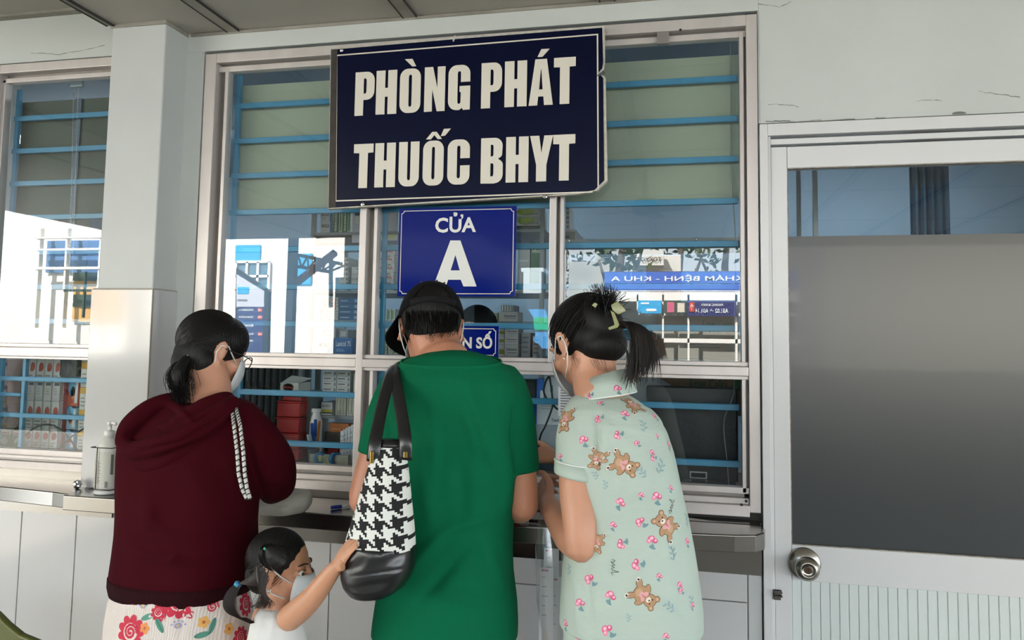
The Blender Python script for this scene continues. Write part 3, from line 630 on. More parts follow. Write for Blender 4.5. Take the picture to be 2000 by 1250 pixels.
# cup with pens
cx_ = at(612, 880, .17); cu_ = MB(); cu_.lathe((cx_.x, .17, Dk), [(.001, 0), (.018, 0), (.02, .05), (.0185, .05), (.017, .003), (.001, .003)], 20); tag(cu_.build('pen_cup', mat('smoked plastic', '#3a4148', .2), smooth=True), 'short smoked plastic cup holding pens beside the red boxes', 'cup')
def pen(p0, p1, r, col, label, capcol=None, cat='pen'):
    a, b = Vector(p0), Vector(p1); t = (b-a).normalized(); L = (b-a).length; e = empty('ballpoint_pen', tuple(a), label=label, cat=cat)
    MB().tube([a, a+t*.01, a+t*L*.62], [r*.3, r, r], 10).build('barrel', pm(col), e, smooth=True)
    m = MB(); m.tube([a+t*L*.60, a+t*(L-.002), b], [r*1.2, r*1.2, r*.8], 10); m.tube([a+t*L*.68+Vector((0, -r*1.5, 0)), a+t*L*.98+Vector((0, -r*1.5, 0))], r*.3, 6); m.build('pen_cap', pm(capcol or col), e, smooth=True); return e
c_ = (cx_.x, .17, Dk+.005)
pen(c_, at(609, 826, .175), .0045, '#24427e', 'blue pen standing in the cup beside the other blue pen', '#2c5cb4')
pen((c_[0]+.006, .168, c_[2]), at(616, 819, .17), .0045, '#1c4f9b', 'tall blue pen standing in the cup, tallest of the pens', '#1e50b0')
pen((c_[0]+.008, .175, c_[2]), at(624, 822, .18), .004, '#c9702a', 'orange pencil standing in the pen cup', '#d9843a', 'pencil')
pen((c_[0]+.012, .162, c_[2]), at(603, 848, .16), .0065, '#1d4a80', 'thick blue marker leaning over the rim of the pen cup', '#cfd6dc', 'marker')
def tape(px, py, Y, r, label, yawf=.0):
    c = at(px, py, Y); c.z = Dk+r; m = MB(); ax = Vector((math.sin(yawf), -math.cos(yawf), 0))
    m.lathe(c, [(r*.55, 0), (r, 0), (r, .018), (r*.55, .018), (r*.55, 0)], 28, axis=ax); tag(m.build('tape_roll', mat('blue tape', '#2e6f9e', .2, coat=.4), smooth=False, bevel=.0008), label, 'tape')
tape(628, 870, .165, .021, 'blue tape roll standing on edge nearer to the pens', .2); tape(653, 870, .165, .021, 'blue tape roll standing on edge nearer to the papers', 1.0)
st = empty('stapler', tuple(at(648, 868, .22)), label='red stapler standing behind the two blue tape rolls', cat='stapler'); m = MB(); p = at(640, 870, .215); m.box(p.x, p.x+.04, .215, .235, Dk, Dk+.045); m.build('stapler_base', pm('#a31d20'), st, bevel=.004); m = MB(); m.box(p.x+.004, p.x+.038, .217, .233, Dk+.046, Dk+.058); m.build('stapler_arm', pm('#c0262a'), st, bevel=.004)
pack('orange_pouch', (642, 828, 681, 846), .24, .03, '#b86a28', [('r', .1, .3, .6, .5, '#cf8a48')], 'orange plastic pouch lying above the papers behind the lower blue bar', 'pouch', snap=at(660, 845.5, .24).z)
dsk('paper_tray', (632, 846, 690, 905), .235, .09, '#2a2c2e', [('r', .04, .1, .96, .9, '#17191a')], 'black desk tray behind the tape rolls', 'tray')
for i in range(5):
    dsk('prescription_slip', (663+i*5, 842-i*3, 672+i*6, 908), .205+i*.003, .0012, '#c9cdd1', [('l', 6, .15, .1, .8, .9, '#9aa2ab')], 'white slip, %s of the five in the bundle by the mullion' % ['first', 'second', 'third', 'fourth', 'last'][i], 'paper', group='prescription slips by the mullion')
dsk('flat_carton', (604, 890, 680, 909), .15, .018, '#8d8f80', [('t', '(((', .2, .1, .5, .9, '#7c8a4a')], 'flat pale carton lying on the desk along the window sill')
# white bottle beside the drawers
c = at(618, 810, .22); m = MB(); m.lathe((c.x, .22, Dk), [(.001, 0), (.02, 0), (.021, .01), (.021, .13), (.012, .16), (.012, .165)], 20); bt = m.build('lotion_bottle', mat('white plastic', '#d5d6d6', .3), smooth=True); tag(bt, 'white plastic bottle with a flat cap standing behind the pens', 'bottle'); m = MB(); m.lathe((c.x, .22, Dk+.165), [(.001, 0), (.016, 0), (.017, .012), (.001, .013)], 16); m.build('bottle_cap', M_white, bt)
# gap between the man in green and the woman in pyjamas
dsk('desk_speaker', (1020, 742, 1046, 776), .25, .08, '#1b1d1f', [('r', .1, .1, .9, .9, '#26282a')], 'small black speaker on the boxes behind the man in green', 'speaker'); sp = bpy.data.objects['desk_speaker']
for v in sp.data.vertices: v.co.z += (at(1030, 777, .25).z-Dk) if v.co.z < 1e-5 else 0
sp.data.update()
zc_ = at(1060, 829, .26).z; zt_ = at(1060, 782, .26).z
pack('blue_white_carton', (1030, 778.5, 1096, 830), .26, .1, '#bcc4ca', [('r', 0, 0, .28, 1, '#2355a8'), ('t', 'Trasolu', .72, .12, .96, .25, '#4a5560'), ('l', 2, .4, .55, .9, .75, '#9fa9b0')], 'white and blue carton, upper of the two below the black speaker', group='white and blue cartons behind the counter', snap=zc_)
pack('blue_white_carton', (1030, 832, 1096, 910), .26, .1, '#8f9aa2', [('r', 0, .4, .5, .6, '#2f7bb4'), ('r', 0, 0, 1, .2, '#2d3a44')], 'white and blue carton, lower of the two standing on the desk', group='white and blue cartons behind the counter', snap=Dk)
lo = bpy.data.objects['blue_white_carton.001']
for v in lo.data.vertices:
    if v.co.z > 1e-3: v.co.z *= (zc_-Dk-.001)/(max(q.co.z for q in lo.data.vertices)) if False else 1
hh = max(v.co.z for v in lo.data.vertices); lo.scale.z = (zc_-Dk-.001)/hh
pack('upright_carton', (1048, 740, 1062, 777), .25, .07, '#2a5fae', [('r', .5, .0, 1, .4, '#cfd6dc')], 'upright blue carton beside the black speaker', snap=at(1055, 777.5, .26).z)
pack('upright_carton', (1063, 736, 1092, 777), .255, .07, '#b9c2c8', [('t', 'i', .4, .3, .6, .6, '#4a5560')], 'upright pale carton behind the looped black cables', snap=at(1055, 777.5, .26).z)
cable('black_cable', [(1072, 735, .13), (1066, 745, .13), (1062, 765, .12), (1070, 782, .12), (1080, 790, .12), (1066, 830, .12), (1056, 850, .13), (1050, 880, .14)], .003, 'looped black cable hanging behind the pane beside the printed sheet')
cable('black_cable', [(1073, 735, .125), (1077, 760, .125), (1081, 790, .125), (1090, 800, .125)], .003, 'short black cable crossing the looped cable behind the pane')
sh_ = pack('printed_sheet', (1090, 736, 1165, 812), .020, .0006, '#c9ccce', [('l', 11, .06, .08, .6, .8, '#60666c')], 'white printed sheet taped inside the lower pane beside the pyjama sleeve', 'paper')
# ---------------- items behind the window beyond the pillar
Ya = .20; Z0 = Dk
zrow = [Z0, at(90, 836, Ya).z, at(90, 783, Ya).z, at(90, 745, Ya).z, at(90, 698, Ya).z]
for j in range(4):
    for i in range(4):
        deco = ([('e', .3, .42, .95, .8, '#b5443a'), ('r', .3, .42, .6, .6, '#b5443a'), ('l', 2, .1, .06, .9, .3, '#8e8a84')] if j in (0, 1, 3) else [('r', .25, .8, .9, .95, '#5a6470'), ('l', 3, .2, .3, .8, .7, '#b5b5b0')])+[('r', .0, 0, .035, 1, '#d6a88c')]
        o = pack('prescription_carton', (51+i*16.6, 760, 67+i*16.6, 790), Ya, .08, '#d8d5cf', deco, 'white carton beyond the pillar, %s row, %s in line' % (['bottom', 'second', 'third', 'top'][j], ['first', 'second', 'third', 'fourth'][i]), group='white cartons beyond the pillar')
        h0 = max(v.co.z for v in o.data.vertices)
        for v in o.data.vertices: v.co.z *= (zrow[j+1]-zrow[j])*.985/h0
        o.location.z = zrow[j]
for i, (y0, y1) in enumerate(((790, 836), (748, 789), (702, 747))):
    pack('pink_carton', (-22, y0, 16, y1), Ya, .08, '#d9b9b4', [('t', 'cartais', .35, .72, .98, .92, '#3c4a86'), ('e', .6, .3, .95, .65, '#e6e2df'), ('e', .72, .4, .82, .52, '#a83c48'), ('r', .5, .1, 1, .16, '#cdb04c')], 'pink carton with blue lettering, %s of the pile behind the lattice' % ['lowest', 'middle', 'top'][i], group='pink cartons behind the lattice', snap=at(0, y1+.5, Ya).z)
pack('green_carton', (-8, 840, 22, 880), Ya-.01, .08, '#3f7a46', [('r', 0, .72, 1, 1, '#dfe3dd'), ('t', 'Hatata', .15, .76, .9, .92, '#b23a3a'), ('e', .3, .1, .8, .55, '#cfe0cf')], 'green carton with a white banner, farther from the pillar', group='green cartons with white banners', snap=Z0)
pack('green_carton', (23, 842, 46, 880), Ya-.01, .08, '#3f7a46', [('r', 0, .72, 1, 1, '#dfe3dd'), ('t', 'Hatata', .15, .76, .9, .92, '#b23a3a'), ('e', .2, .1, .8, .55, '#cfe0cf')], 'green carton with a white banner, nearer to the pillar', group='green cartons with white banners', snap=Z0)
for v in bpy.data.objects['pink_carton'].data.vertices: pass
gx = bpy.data.objects['pink_carton']; 
for i in range(2):
    pack('mauve_carton', (20+i*15.5, 704, 34.5+i*15.5, 838), Ya+.05, .05, '#7a6564', [('r', .05, .5+.0, .95, .505, '#5d4a4a'), ('r', .1, .7, .6, .72, '#94807e'), ('r', .05, 0, .95, .33, '#80304a' if i else '#7d4048')], ['tall mauve carton beside the blue lattice upright', 'tall mauve carton beside the white cartons'][i], group='tall mauve cartons', snap=Z0)
pack('facory_carton', (117, 748, 126, 880), Ya-.02, .06, '#a8323a', [('t', 'PACORIM', .15, .25, .85, .95, '#e8e2de', 90)], 'narrow red carton with white vertical lettering behind the pane beyond the pillar', snap=Z0)
fr = [('e', .1, .35, .8, 1.1, '#5fb0d6'), ('e', .35, .25, .75, .75, '#d97a35'), ('r', .7, .1, .95, .9, '#dfe6ea')]
zf = [Z0, at(130, 838, Ya).z, at(130, 792, Ya).z, at(130, 735, Ya).z]
for i in range(3):
    o = pack('fruit_sachet_carton', (127+[0, 1, 3][i], 760, 150+[0, 1, 3][i], 790), Ya, .06, ['#5aa7cf', '#a7cfe0', '#c9502f'][i], fr, 'bright blue carton with orange fruit, %s of the pile of three' % ['bottom', 'middle', 'top'][i], group='fruit cartons piled beyond the pillar')
    h0 = max(v.co.z for v in o.data.vertices)
    for v in o.data.vertices: v.co.z *= (zf[i+1]-zf[i])*.98/h0
    o.location.z = zf[i]
zy = [Z0, at(163, 842, Ya).z, at(163, 800, Ya).z, at(163, 756, Ya).z, at(163, 706, Ya).z, at(163, 660, Ya).z, at(163, 628, Ya).z]
for i in range(6):
    o = pack('yellow_band_carton', (155, 760, 185, 790), Ya, .08, '#d5d2c8', [('r', 0, .72, 1, 1, '#d7a21f'), ('r', .45, 0, .48, .72, '#b0aca2'), ('l', 3, .08, .1, .4, .6, '#9a978e')], 'white carton with a yellow top band, %s from the desk beside the pillar' % ['first', 'second', 'third', 'fourth', 'fifth', 'sixth'][i], group='yellow banded cartons by the pillar')
    h0 = max(v.co.z for v in o.data.vertices)
    for v in o.data.vertices: v.co.z *= (zy[i+1]-zy[i])*.98/h0
    o.location.z = zy[i]
# flat stack carrying the papers behind the transom
o = pack('dark_file_carton', (118, 672, 152, 700), Ya, .08, '#33373a', [], 'dark carton behind the transom carrying the loose packet', snap=zrow[4] if False else zf[3])
h0 = max(v.co.z for v in o.data.vertices)
for v in o.data.vertices: v.co.z *= (at(130, 668, Ya).z-zf[3])/h0
m = MB(); c = at(130, 650, .16); zb = at(130, 668, Ya).z
m.loft([[(c.x-.045+.09*i/6, .17+.05*j/3, zb+.002+.055*math.sin(i*.5)*(.3+j/3)*.8+.01*math.sin(i*2+j)) for i in range(7)] for j in range(4)], cap=False, closed=False)
tag(m.build('folded_paper', pm('#c3c7cf'), smooth=True, solid=.0008), 'crumpled white folded paper lying over the red packet behind the pane', 'paper')
m = MB(); m.loft([[(c.x-.03+.07*i/6, .15+.02*j, zb+.001+.04*math.sin(i*.52)*(1-j*.3)) for i in range(7)] for j in range(3)], cap=False, closed=False)
tag(m.build('foil_packet', mat('foil red packet', '#8a4a42', .3, .4, var=.6, vscale=60, col2='#c9b8b0'), smooth=True, solid=.001), 'reddish foil packet lying under the folded paper', 'packet')
cable('usb_cable', [(36, 864, .12), (52, 848, .12), (70, 834, .12), (90, 829, .12), (110, 834, .12), (130, 850, .12), (142, 865, .13), (150, 878, .14)], .0035, 'black cable with a metal plug arched in front of the white cartons')
m = MB(); a, b = at(32, 868, .12), at(44, 856, .12); m.tube([a, b], .005, 8); q = m.build('plug', M_chrome); q.parent = bpy.data.objects['usb_cable']
cable('usb_cable', [(110, 882, .13), (125, 866, .12), (150, 845, .12), (175, 832, .12)], .003, 'straight black cable crossing the arched cable')
def chain(name, px, y0, y1, Y, label, slant=0):
    a, b = at(px, y0, Y), at(px+slant, y1, Y); n = int((b-a).length/.0062); m = MB()
    for i in range(n+1): m.ball(a.lerp(b, i/n), .0021, 5)
    tag(m.build(name, mat('white bead', '#c9cbc9', .35), smooth=True), label, 'chain', 'blind chains beyond the pillar')
chain('bead_chain', 144, 178, 640, .045, 'white bead chain of the blind, farther from the pillar', -10)
chain('bead_chain', 153, 172, 640, .045, 'white bead chain of the blind, nearer to the pillar', -14)
m = MB(); a = at(152, 164, .075); m.box(a.x-.03, a.x+.02, .072, .084, a.z-.01, a.z+.012); a = at(137, 450, .095)
tag(m.build('blind_bracket', mat('clear bracket', '#9fb0b5', .2), bevel=.002), 'small clear bracket holding the two bead chains', 'bracket')
m = MB(); a, b = at(134, 465, .076), at(153, 180, .076); m.box(min(a.x, b.x)-.006, min(a.x, b.x)+.018, .078, .083, a.z, 2.43); tag(m.build('blind_strip', mat('blue-grey blind', '#4a5e70', .5)), 'narrow blue-grey blind strip hanging behind the bead chains', 'blind')
# unseen ceiling lamps added to brighten the dispensary
def added_lamp(x, y, label):
    lt = empty('added_ceiling_lamp', (x, y, 2.68), label=label, cat='lamp')
    MB().box(x-.6, x+.6, y-.08, y+.08, 2.64, 2.68).build('lamp_body', M_white, lt)
    for d_ in (-.04, .04): MB().tube([(x-.58, y+d_, 2.62), (x+.58, y+d_, 2.62)], .013, 12).build('lamp_tube', mat('lit tube', (.93, .97, 1), .3, emis=26), lt)
added_lamp(-1.3, 1.5, 'unseen twin tube lamp added on the dispensary ceiling behind the middle pane')
added_lamp(.9, 1.5, 'unseen twin tube lamp added on the dispensary ceiling behind the door')
added_lamp(-2.9, 1.2, 'unseen twin tube lamp added on the dispensary ceiling beyond the pillar')
# ================================================================ THE YARD BEHIND THE CAMERA (seen in the panes)
def yard(px, py, Y):
    p = at(px, py, Y); return Vector((p.x, -p.y, p.z))
M_bw = mat('white render', '#e9e7e2', .8); M_cy = mat('cyan panel', '#2aa3dc', .5); M_och = mat('ochre render', '#d8a860', .8)
M_pane = mat('dark building glass', '#5a7f94', .1, spec=.8); M_bluepane = mat('blue building glass', '#5f86b8', .12, spec=.8); M_dkg = mat('dark louvre', '#2f4a46', .5)
M_iron = mat('dark painted iron', '#2a2f36', .5, .3); M_redi = mat('red oxide iron', '#7a3b35', .6)
M_tarp = mat('blue tarpaulin', '#3d8fd0', .5); M_leaf = mat('leaf green', '#3f6330', .7, var=.5, vscale=6); M_bark = mat('bark', '#574a3d', .9, var=.3, vscale=8)
M_navy = mat('navy board', '#30366e', .4); M_pale = mat('pale board', '#c9cbd8', .5); M_red = mat('arrow red', '#c8452f', .4)
M_ban = mat('banner blue', '#2f62c4', .45); M_wt = mat('white lettering', '#e9edef', .5)
def yrect(mb, r, Y, th=.06, mi=0, k=0):
    """slab facing the windows that fills the mirrored pixel rectangle r"""
    a, b = yard(r[0], r[3], Y), yard(r[2], r[1], Y)
    mb.box(a.x, b.x, -Y-th+k, -Y+k, a.z, b.z, mi)
def ytext(mb, s, r, Y, mi=0, bold=.02, lift=.004):
    a, b = yard(r[0], r[3], Y), yard(r[2], r[1], Y)
    put(mb, text(s, bold), (b.x, -Y+lift, a.z), (-1, 0, 0), (0, 0, 1), 1, fit=(b.x-a.x, b.z-a.z), mi=mi)
# long white building with cyan panels
YB = 14
bd = empty('white_building', (-11, -YB-3, 0), label='tall white building with cyan panels and gridded windows across the yard', cat='building')
m = MB(); a, b = yard(-150, 700, YB), yard(705, 330, YB)
m.box(a.x-6, b.x, -YB-6, -YB, 0, 8.2); m.build('wall', M_bw, bd)
m = MB()
for r in ((458, 478, 508, 512), (577, 495, 609, 556)): yrect(m, r, YB, .02, 0, .03)
m.build('cyan_panel', M_cy, bd)
fr_, gl_ = MB(), MB()
for r, nx, nz in (((459, 511, 526, 568), 3, 2),):
    yrect(gl_, r, YB, .02, 0, .02); a, b = yard(r[0], r[3], YB), yard(r[2], r[1], YB)
    for i in range(nx+1): x = a.x+(b.x-a.x)*i/nx; fr_.box(x-.03, x+.03, -YB, -YB+.06, a.z, b.z)
    for i in range(nz+1): z = a.z+(b.z-a.z)*i/nz; fr_.box(a.x, b.x, -YB, -YB+.06, z-.03, z+.03)
fr_.build('window_bars', M_bw, bd); gl_.build('window_panes', M_pane, bd)
# entrance block with the gridded glass front
YE = 11
be = empty('glazed_entrance_block', (-13.5, -YE-1, 0), label='glazed white entrance block with blue panes and an ochre wall behind', cat='building')
m = MB(); a, b = yard(60, 640, YE), yard(215, 436, YE); m.box(yard(46, 500, YE).x, yard(250, 500, YE).x, -YE-1.0, -YE-.3, 0, b.z+.5); m.build('wall', M_bw, be)
m = MB(); yrect(m, (66, 464, 240, 530), YE, .02, 0, -.25); m.build('blue_panes', M_bluepane, be)
m = MB(); yrect(m, (118, 530, 240, 628), YE, .02, 0, -.25); yrect(m, (122, 574, 178, 598), YE, .02, 1, -.22); yrect(m, (122, 530, 178, 546), YE, .02, 1, -.22); m.build('ochre_wall', [M_och, M_dkg], be)
m = MB()
for x in (64, 118, 184): yrect(m, (x, 445, x+8, 640), YE, .1)
for x0, x1, y in ((64, 240, 483), (64, 240, 520), (64, 240, 460)): yrect(m, (x0, y+ (0), x1, y+6), YE, .1, 0, .02)
yrect(m, (120, 565, 180, 569), YE, .06, 1); yrect(m, (158, 530, 161, 620), YE, .06, 1)
m.build('grid_bars', [M_bw, M_dkg], be)
# column of the covered walk, braced, with truss
YP = 7.0
pc = empty('steel_post', (yard(565, 600, YP).x, -YP, 0), label='dark steel post with a diagonal brace carrying the walkway roof', cat='post')
x = yard(565, 600, YP).x; m = MB(); m.box(x-.05, x+.05, -YP-.05, -YP+.05, 0, 3.05); m.build('post', M_iron, pc)
m = MB(); a, b = yard(575, 552, YP), yard(652, 492, YP); m.tube([a, b], .055, 4); m.build('brace', M_redi, pc)
m = MB(); a, b = yard(578, 497, YP), yard(665, 515, YP); c, d_ = yard(578, 520, YP), yard(645, 531, YP); m.tube([a, b], .022, 4); m.tube([c, d_], .022, 4)
for i in range(5): m.tube([a.lerp(b, i/4.6), c.lerp(d_, (i+.6)/5)], .014, 4); m.tube([c.lerp(d_, (i+.6)/5), a.lerp(b, (i+1)/4.6)], .014, 4)
m.tube([yard(643, 500, YP), yard(643, 600, YP)], .03, 4); m.build('truss', M_iron, pc)
rf = MB(); a, b = yard(425, 470, YP-.6), yard(670, 470, YP-.6)
for i in range(46):
    x = a.x+(b.x-a.x)*i/46; rf.box(x, x+(b.x-a.x)/92, -YP-.6, -YP+.6, 3.05, 3.075)
rf.box(a.x, b.x, -YP-.6, -YP+.6, 3.075, 3.085)
rf.box(a.x, b.x, -YP+.56, -YP+.62, 2.95, 3.08)
tag(rf.build('walkway_roof', mat('grey corrugated sheet', '#6d7378', .5, .4)), 'grey corrugated walkway roof on the braced steel post', 'roof')
# direction board
YD = 9.0
db = empty('direction_board', (yard(487, 600, YD).x, -YD, 0), label='tall slanted hospital direction board with navy rows and red arrows', cat='sign')
P = [yard(458, 700, YD), yard(522, 700, YD), yard(522, 570, YD), yard(515, 562, YD), yard(458, 523, YD)]
m = MB(); m.prism([(p.x, p.z if i > 1 else 0) for i, p in enumerate(P)], -YD-.08, -YD); m.build('board', M_iron, db)
m = MB(); Q = [yard(459, 600, YD), yard(513, 600, YD), yard(513, 568, YD), yard(459, 535, YD)]; m.prism([(p.x, p.z) for p in Q], -YD, -YD+.006); yrect(m, (457, 599, 513, 700), YD, .006, 1, .006)
yrect(m, (461, 560, 484, 574), YD, .002, 2, .010); m.build('face', [M_pale, M_navy, M_cy], db)
m = MB(); ytext(m, 'BỆNH VIỆN', (461, 583, 480, 589), YD, 0, .02, .012)
for s, y in (('KHU KHÁM A', 605), ('KHOA KHÁM B', 619), ('KHOA', 636), ('KHU KHÁM C', 652), ('NHÀ THUỐC', 665)): ytext(m, s, (464, y-3, 492, y+2), YD, 1, .02, .012)
for y in (606, 620, 653): yrect(m, (501, y-4, 510, y+3), YD, .002, 2, .012); ytext(m, '→', (502, y-3, 509, y+2), YD, 1, .0, .014)
m.build('lettering', [M_ink, M_wt, M_red], db)
# banner building of the examination ward
YK = 9.5
kb = empty('examination_ward', (yard(1320, 600, YK).x, -YK-1, 0), label='examination ward front with blue banner, posters and white mullioned windows', cat='building')
m = MB(); a, b = yard(1180, 700, YK), yard(1560, 530, YK); m.box(a.x, b.x, -YK-3, -YK-.35, 0, yard(1300, 575, YK).z); m.build('wall', mat('dull ward wall', '#8d8f88', .8), kb)
m = MB(); yrect(m, (1180, 529, 1560, 553), YK, .12); yrect(m, (1180, 554, 1560, 567), YK, .12, 1); yrect(m, (1178, 528, 1562, 530), YK, .13, 2); yrect(m, (1178, 566.5, 1562, 568.5), YK, .13, 2); m.build('banner', [M_ban, mat('banner violet', '#4050b0', .45), M_wt], kb)
m = MB(); ytext(m, 'KHÁM BỆNH - KHU A', (1193, 535, 1452, 551), YK, 0, .01, .01); m.build('banner_lettering', M_wt, kb)
m = MB()
for x in (1243, 1293, 1343, 1437, 1500): yrect(m, (x, 575, x+3.5, 706), YK, .06)
for y in (585, 612, 664): yrect(m, (1180, y, 1560, y+3), YK, .06)
yrect(m, (1180, 570, 1560, 584), YK, .2); m.build('window_bars', M_bw, kb)
m = MB(); yrect(m, (1246, 587, 1292, 612), YK, .02, 0, .06); yrect(m, (1262, 603, 1282, 608), YK, .004, 2, .065); yrect(m, (1252, 591, 1268, 594), YK, .004, 2, .065)
yrect(m, (1296, 587, 1343, 612), YK, .02, 1, .06); yrect(m, (1303, 590, 1317, 610), YK, .004, 3, .065); yrect(m, (1323, 592, 1337, 610), YK, .004, 4, .065); yrect(m, (1342, 587, 1438, 617), YK, .02, 5, .07)
m.build('poster', [M_cy, M_dkg, M_wt, mat('poster pink', '#c9607e', .5), mat('poster cream', '#d9cdbf', .5), M_navy], kb)
m = MB(); ytext(m, 'PHÒNG KHÁM', (1370, 592, 1412, 598), YK, 0, .01, .085); ytext(m, 'A01.02 → A01.14', (1358, 603, 1422, 611), YK, 0, .01, .085); yrect(m, (1346, 591, 1356, 609), YK, .004, 1, .08); ytext(m, '↑', (1348, 593, 1354, 607), YK, 0, .01, .09); m.build('poster_lettering', [M_wt, M_red], kb)
m = MB(); ytext(m, 'TOKYO Deli', (1229, 502, 1292, 511), YK+4, 0, .02, .03); m.build('shop_lettering', M_ink); tk = bpy.data.objects['shop_lettering']
m = MB(); yrect(m, (1226, 487, 1296, 518), YK+4, .5); yrect(m, (1226, 490, 1330, 560), YK+4, 2.5, 0, -.6); sb = m.build('shop_front', mat('pale shop front', '#cfcfcb', .7)); tag(sb, 'pale shop front with dark lettering rising behind the ward banner', 'shop'); tk.parent = sb
m = MB(); a, b = yard(1110, 560, YK+6), yard(1205, 510, YK+6); m.box(a.x, b.x, -YK-10, -YK-6, 0, b.z); m.box(a.x+.6, b.x-.4, -YK-9, -YK-6.4, b.z, b.z+1.2); tag(m.build('old_house', mat('weathered house', '#b5b6b0', .8, var=.4, vscale=2)), 'grey weathered house beyond the shop front', 'house')
# stall with blue tarpaulin, seen beside the blue sign
m = MB(); yrect(m, (1020, 530, 1056, 572), 6.3, .03); yrect(m, (1016, 522, 1060, 530), 6.3, .5); t_ = m.build('roller_blind', mat('pale ribbed blind', '#c3d3de', .6)); 
for v in t_.data.vertices: pass
tag(t_, 'pale ribbed roller blind hanging at the edge of the walkway', 'blind')
m = MB(); a, b = yard(1022, 700, 6.8), yard(1100, 604, 6.8); m.box(a.x, b.x, -7.4, -6.8, 0, b.z); m.box(a.x-.02, b.x+.02, -7.42, -6.78, b.z-.25, b.z-.1, 1); tag(m.build('covered_stall', [M_tarp, mat('green strap', '#1fa86a', .4)]), 'small stall covered by a blue tarpaulin with a green strap', 'stall')
m = MB(); x = yard(1100, 600, 8).x; m.tube([(x, -8, 0), (x, -8, 3.1)], .03, 8); tag(m.build('thin_post', M_bw), 'thin white post standing in the yard', 'post')
# trees
def tree(px, Y, h, r, name, label):
    x = yard(px, 560, Y).x; e = empty(name, (x, -Y, 0), label=label, cat='tree', group='trees along the yard')
    m = MB(); m.tube([(x, -Y, 0), (x+.05, -Y, h*.35), (x-.05, -Y, h*.7), (x+.1, -Y, h)], [.17, .14, .09, .03], 8); m.tube([(x+.02, -Y, h*.5), (x+r*.6, -Y+.2, h*.85)], [.07, .02], 6); m.tube([(x, -Y, h*.45), (x-r*.6, -Y, h*.8)], [.07, .02], 6); m.build('trunk', M_bark, e, smooth=True)
    m = MB()
    for i in range(110):
        d_ = Vector((random.gauss(0, 1), random.gauss(0, 1), random.gauss(0, .7))); d_ = d_.normalized()*random.uniform(.35, 1)*r; c = Vector((x, -Y, h*.85))+d_*Vector((1, 1, .8)).length/1.6
        a = Vector((random.uniform(-1, 1), random.uniform(-1, 1), random.uniform(-1, 1))).normalized()*.11; b = a.orthogonal().normalized()*.06; m.add([c-a, c-b, c+a, c+b], [(0, 1, 2, 3)])
    m.build('foliage', M_leaf, e)
tree(1100, 20, 4.6, 1.1, 'yard_tree', 'slender tree in front of the weathered house'); tree(1212, 12.2, 4.0, .7, 'yard_tree', 'tree between the house and the shop front'); tree(1330, 18, 5.0, 1.1, 'yard_tree', 'broad tree beside the shop front'); tree(1420, 18, 5.2, 1.3, 'yard_tree', 'leafy tree at the end of the ward')
# far street houses
m = MB(); 
for i in range(1): m.box(4.0, 14, -26, -20, 0, 5.2)
tag(m.build('street_house', mat('street house render', '#a9a79f', .8)), 'long pale house closing the yard on the street side', 'house')
# ceiling fan and lamp under the canopy, mirrored in the panes
fn = empty('ceiling_fan', (-.18, -2.2, 2.6), label='round caged ceiling fan hanging under the canopy', cat='fan')
MB().tube([(-.18, -2.2, 2.6), (-.18, -2.2, 2.42)], .015, 8).build('rod', M_iron, fn); MB().lathe((-.18, -2.2, 2.33), [(.001, 0), (.07, .01), (.08, .06), (.05, .1), (.001, .1)], 20).build('motor', M_iron, fn, smooth=True)
for k in range(4):
    t_ = k*PI/2+.3; u = Vector((math.cos(t_), math.sin(t_), 0)); v = Vector((-u.y, u.x, .2)); MB().obox(Vector((-.18, -2.2, 2.36))+u*.17, u*.11, v*.035, Vector((0, 0, .002))).build('blade', M_iron, fn)
la = empty('tube_lamp', (.9, -1.75, 2.57), label='single tube lamp fixed under the canopy before the door', cat='lamp')
a, b = Vector((.70, -1.55, 2.58)), Vector((1.10, -1.95, 2.58)); u = (b-a).normalized(); n_ = Vector((-u.y, u.x, 0))
m = MB(); m.obox((a+b)/2, (b-a)*.62, n_*.03, Vector((0, 0, .012))); m.build('lamp_body', M_white, la); m = MB(); m.tube([a-Vector((0, 0, .03)), b-Vector((0, 0, .03))], .013, 10); m.build('lamp_tube', mat('unlit tube', '#dfe3e6', .2), la)

# invented low hedge along the open side, added to darken the lower panes
hg = empty('added_hedge', (-2, -5.9, 0), label='long low clipped hedge in a concrete planter, added to darken the lower panes', cat='hedge')
MB().box(-9, 6, -6.15, -5.65, -.03, .42).build('planter', mat('planter concrete', '#6f6c66', .8), hg, bevel=.01)
MB().box(-8.95, 5.95, -6.1, -5.7, .40, 1.30).build('hedge_core', mat('hedge core', '#141c12', .9), hg)
m = MB(); random.seed(12)
for i in range(9000):
    f_ = random.random(); c = Vector((random.uniform(-8.95, 5.95), -5.68+random.uniform(-.02, .04) if f_ < .7 else random.uniform(-6.1, -5.68), random.uniform(.42, 1.36) if f_ < .7 else 1.30+random.uniform(0, .07)))
    a = Vector((random.uniform(-1, 1), random.uniform(-1, 1), random.uniform(-1, 1))).normalized()*.035; b = a.orthogonal().normalized()*.018; m.add([c-a, c-b, c+a, c+b], [(0, 1, 2, 3)])
m.build('foliage', mat('hedge leaf', '#2a3d24', .6), hg)

m = MB(); a, b = yard(668, 560, 9.2), yard(1016, 440, 9.2); m.box(a.x, b.x, -12, -9.2, 0, 4.6)  # added dark block, keeps the reflection in the middle pane dark
for i in range(5):
    x = a.x+(b.x-a.x)*(i+.5)/5; m.box(x-.42, x+.42, -9.2, -9.17, 1.3, 2.6, 1)
tag(m.build('added_dark_block', [mat('dark cladding', '#202628', .6), mat('dark block glass', '#101a20', .15)]), 'low dark block added beside the white building to darken the middle pane', 'building')
